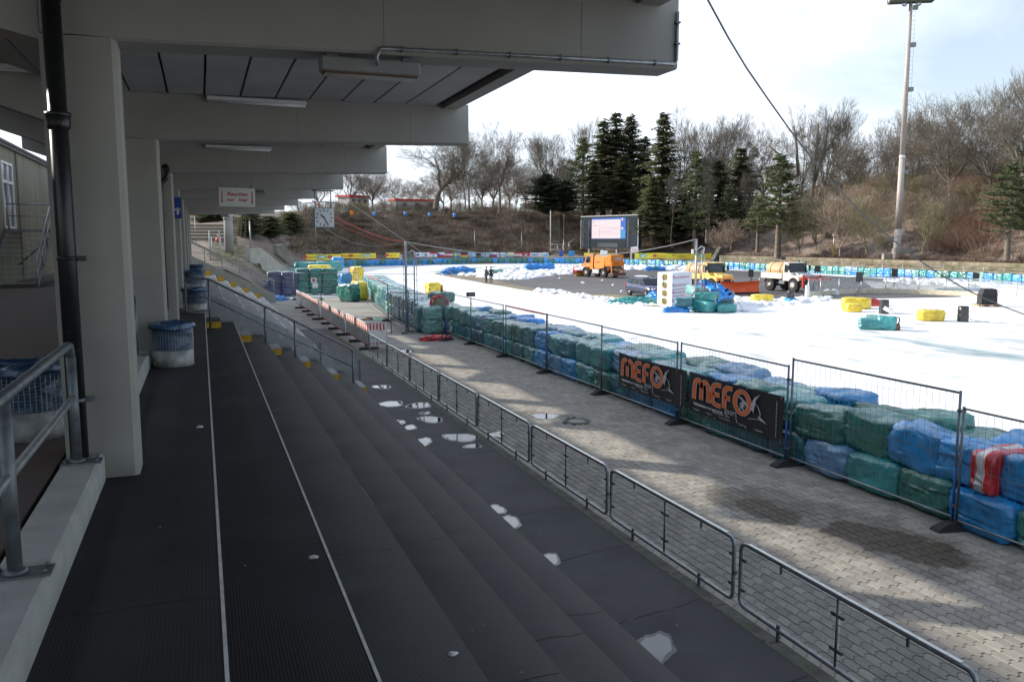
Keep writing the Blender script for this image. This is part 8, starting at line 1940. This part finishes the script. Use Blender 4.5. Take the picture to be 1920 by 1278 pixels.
# ================================================================== FLOODLIGHT MAST
DM = 118; P = ad_(1681, 486, DM); topz = zat(1705, 4, DM); t = thing('floodlight_mast', 'tall tapering floodlight mast with a lamp platform on the right', 'floodlight mast', P, R(-30)); Hm = topz-P.z
pinkm = mat('mast_paint', (.46, .40, .36), .6, var=.08, vs=.3, col2=(.36, .30, .28), c2scale=.5, c2thr=.6)
palem = mat('mast_pale', (.60, .57, .54), .6, var=.08)
rad = lambda u: .46-.24*u
m = MB(); m.tube([(0, 0, Hm*u) for u in (0, .09, .12)], [rad(u) for u in (0, .09, .12)], 20); m.build('base_section', palem, t)
m = MB(); m.tube([(0, 0, Hm*u) for u in (.12, .4)], [rad(u)-.01 for u in (.12, .4)], 20); m.build('shaft', pinkm, t)
m = MB(); m.tube([(0, 0, Hm*u) for u in (.40, .412)], [rad(u)+.01 for u in (.40, .412)], 20); m.build('white_band', white, t)
m = MB(); m.tube([(0, 0, Hm*u) for u in (.412, 1.0)], [rad(u)-.01 for u in (.412, 1.0)], 20); m.build('shaft', pinkm, t)
m = MB(); 
for k in range(46): z = Hm*(.2+.78*k/46); m.tube([(rad(k/46*.78+.2), 0, z), (rad(.2+k/46*.78)+.34, 0, z)], .012, 4)
m.tube([(rad(.2)+.34, 0, Hm*.2), (rad(1)+.34, 0, Hm)], .014, 4); m.build('ladder', galvd, t, kind='stuff')
for z in (.34, .66, .83, .97): m = MB(); m.box(.3, .85, -.2, .2, Hm*z, Hm*z+.5); m.build('junction_box', MATS['grey_lamp_housing'], t)
m = MB(); m.box(-2.6, 2.6, -.6, .6, Hm-.1, Hm+.18); m.build('platform', mat('platform_green', (.09, .10, .06), .7), t)
for x in (-2.6, 2.6):
    for y in (-.6, .6): m = MB(); m.tube([(x, y, Hm), (x, y, Hm+2.6)], .04, 5); m.build('platform_post', galvd, t)
for z in (.9, 1.8, 2.6):
    m = MB(); m.tube([(-2.6, -.6, Hm+z), (2.6, -.6, Hm+z), (2.6, .6, Hm+z), (-2.6, .6, Hm+z), (-2.6, -.6, Hm+z)], .03, 4); m.build('platform_rail', galvd, t)
for r_i in range(3):
    for k in range(6):
        x = -2.2+.88*k; z = Hm+.45+.85*r_i; m = MB(); m.lathe([(.05, 0), (.2, .1), (.34, .32), (.36, .36)], 12, M=T(x, -.35, z, rx=R(70))); m.build('lamp', silverc, t)
for x in (-.9, .75): m = MB(); m.lathe([(.05, 0), (.2, .1), (.34, .3)], 12, M=T(x, -.3, Hm-.45, rx=R(80))); m.build('lamp', silverc, t)
for i, (px, py, s) in enumerate(((1672, 484, 1.1), (1694, 474, 1.3))):
    Q = ad_(px, py, DM+1+i*2); m = MB(); m.box(-s, s, -.6, .6, -1.2, .55); o = m.build('concrete_block', concrete2 if i < 0 else MATS['parapet_concrete'], None, loc=Q, label=['low concrete block left of the mast foot', 'concrete block right behind the mast foot'][i], cat='block'); o.rotation_euler = (0, 0, R(-30))
# ---------------------------------------------------------------- structures carry no label/category
for o in bpy.data.objects:
    if o.get('kind') == 'structure':
        for k in ('label', 'category'):
            if k in o: del o[k]
    for k in ('label', 'category', 'group'):
        if k in o and o[k] is None: del o[k]
S.render.engine = 'CYCLES'
S.cycles.max_bounces = 8; S.cycles.transparent_max_bounces = 24; S.cycles.diffuse_bounces = 4; S.cycles.caustics_reflective = False; S.cycles.caustics_refractive = False
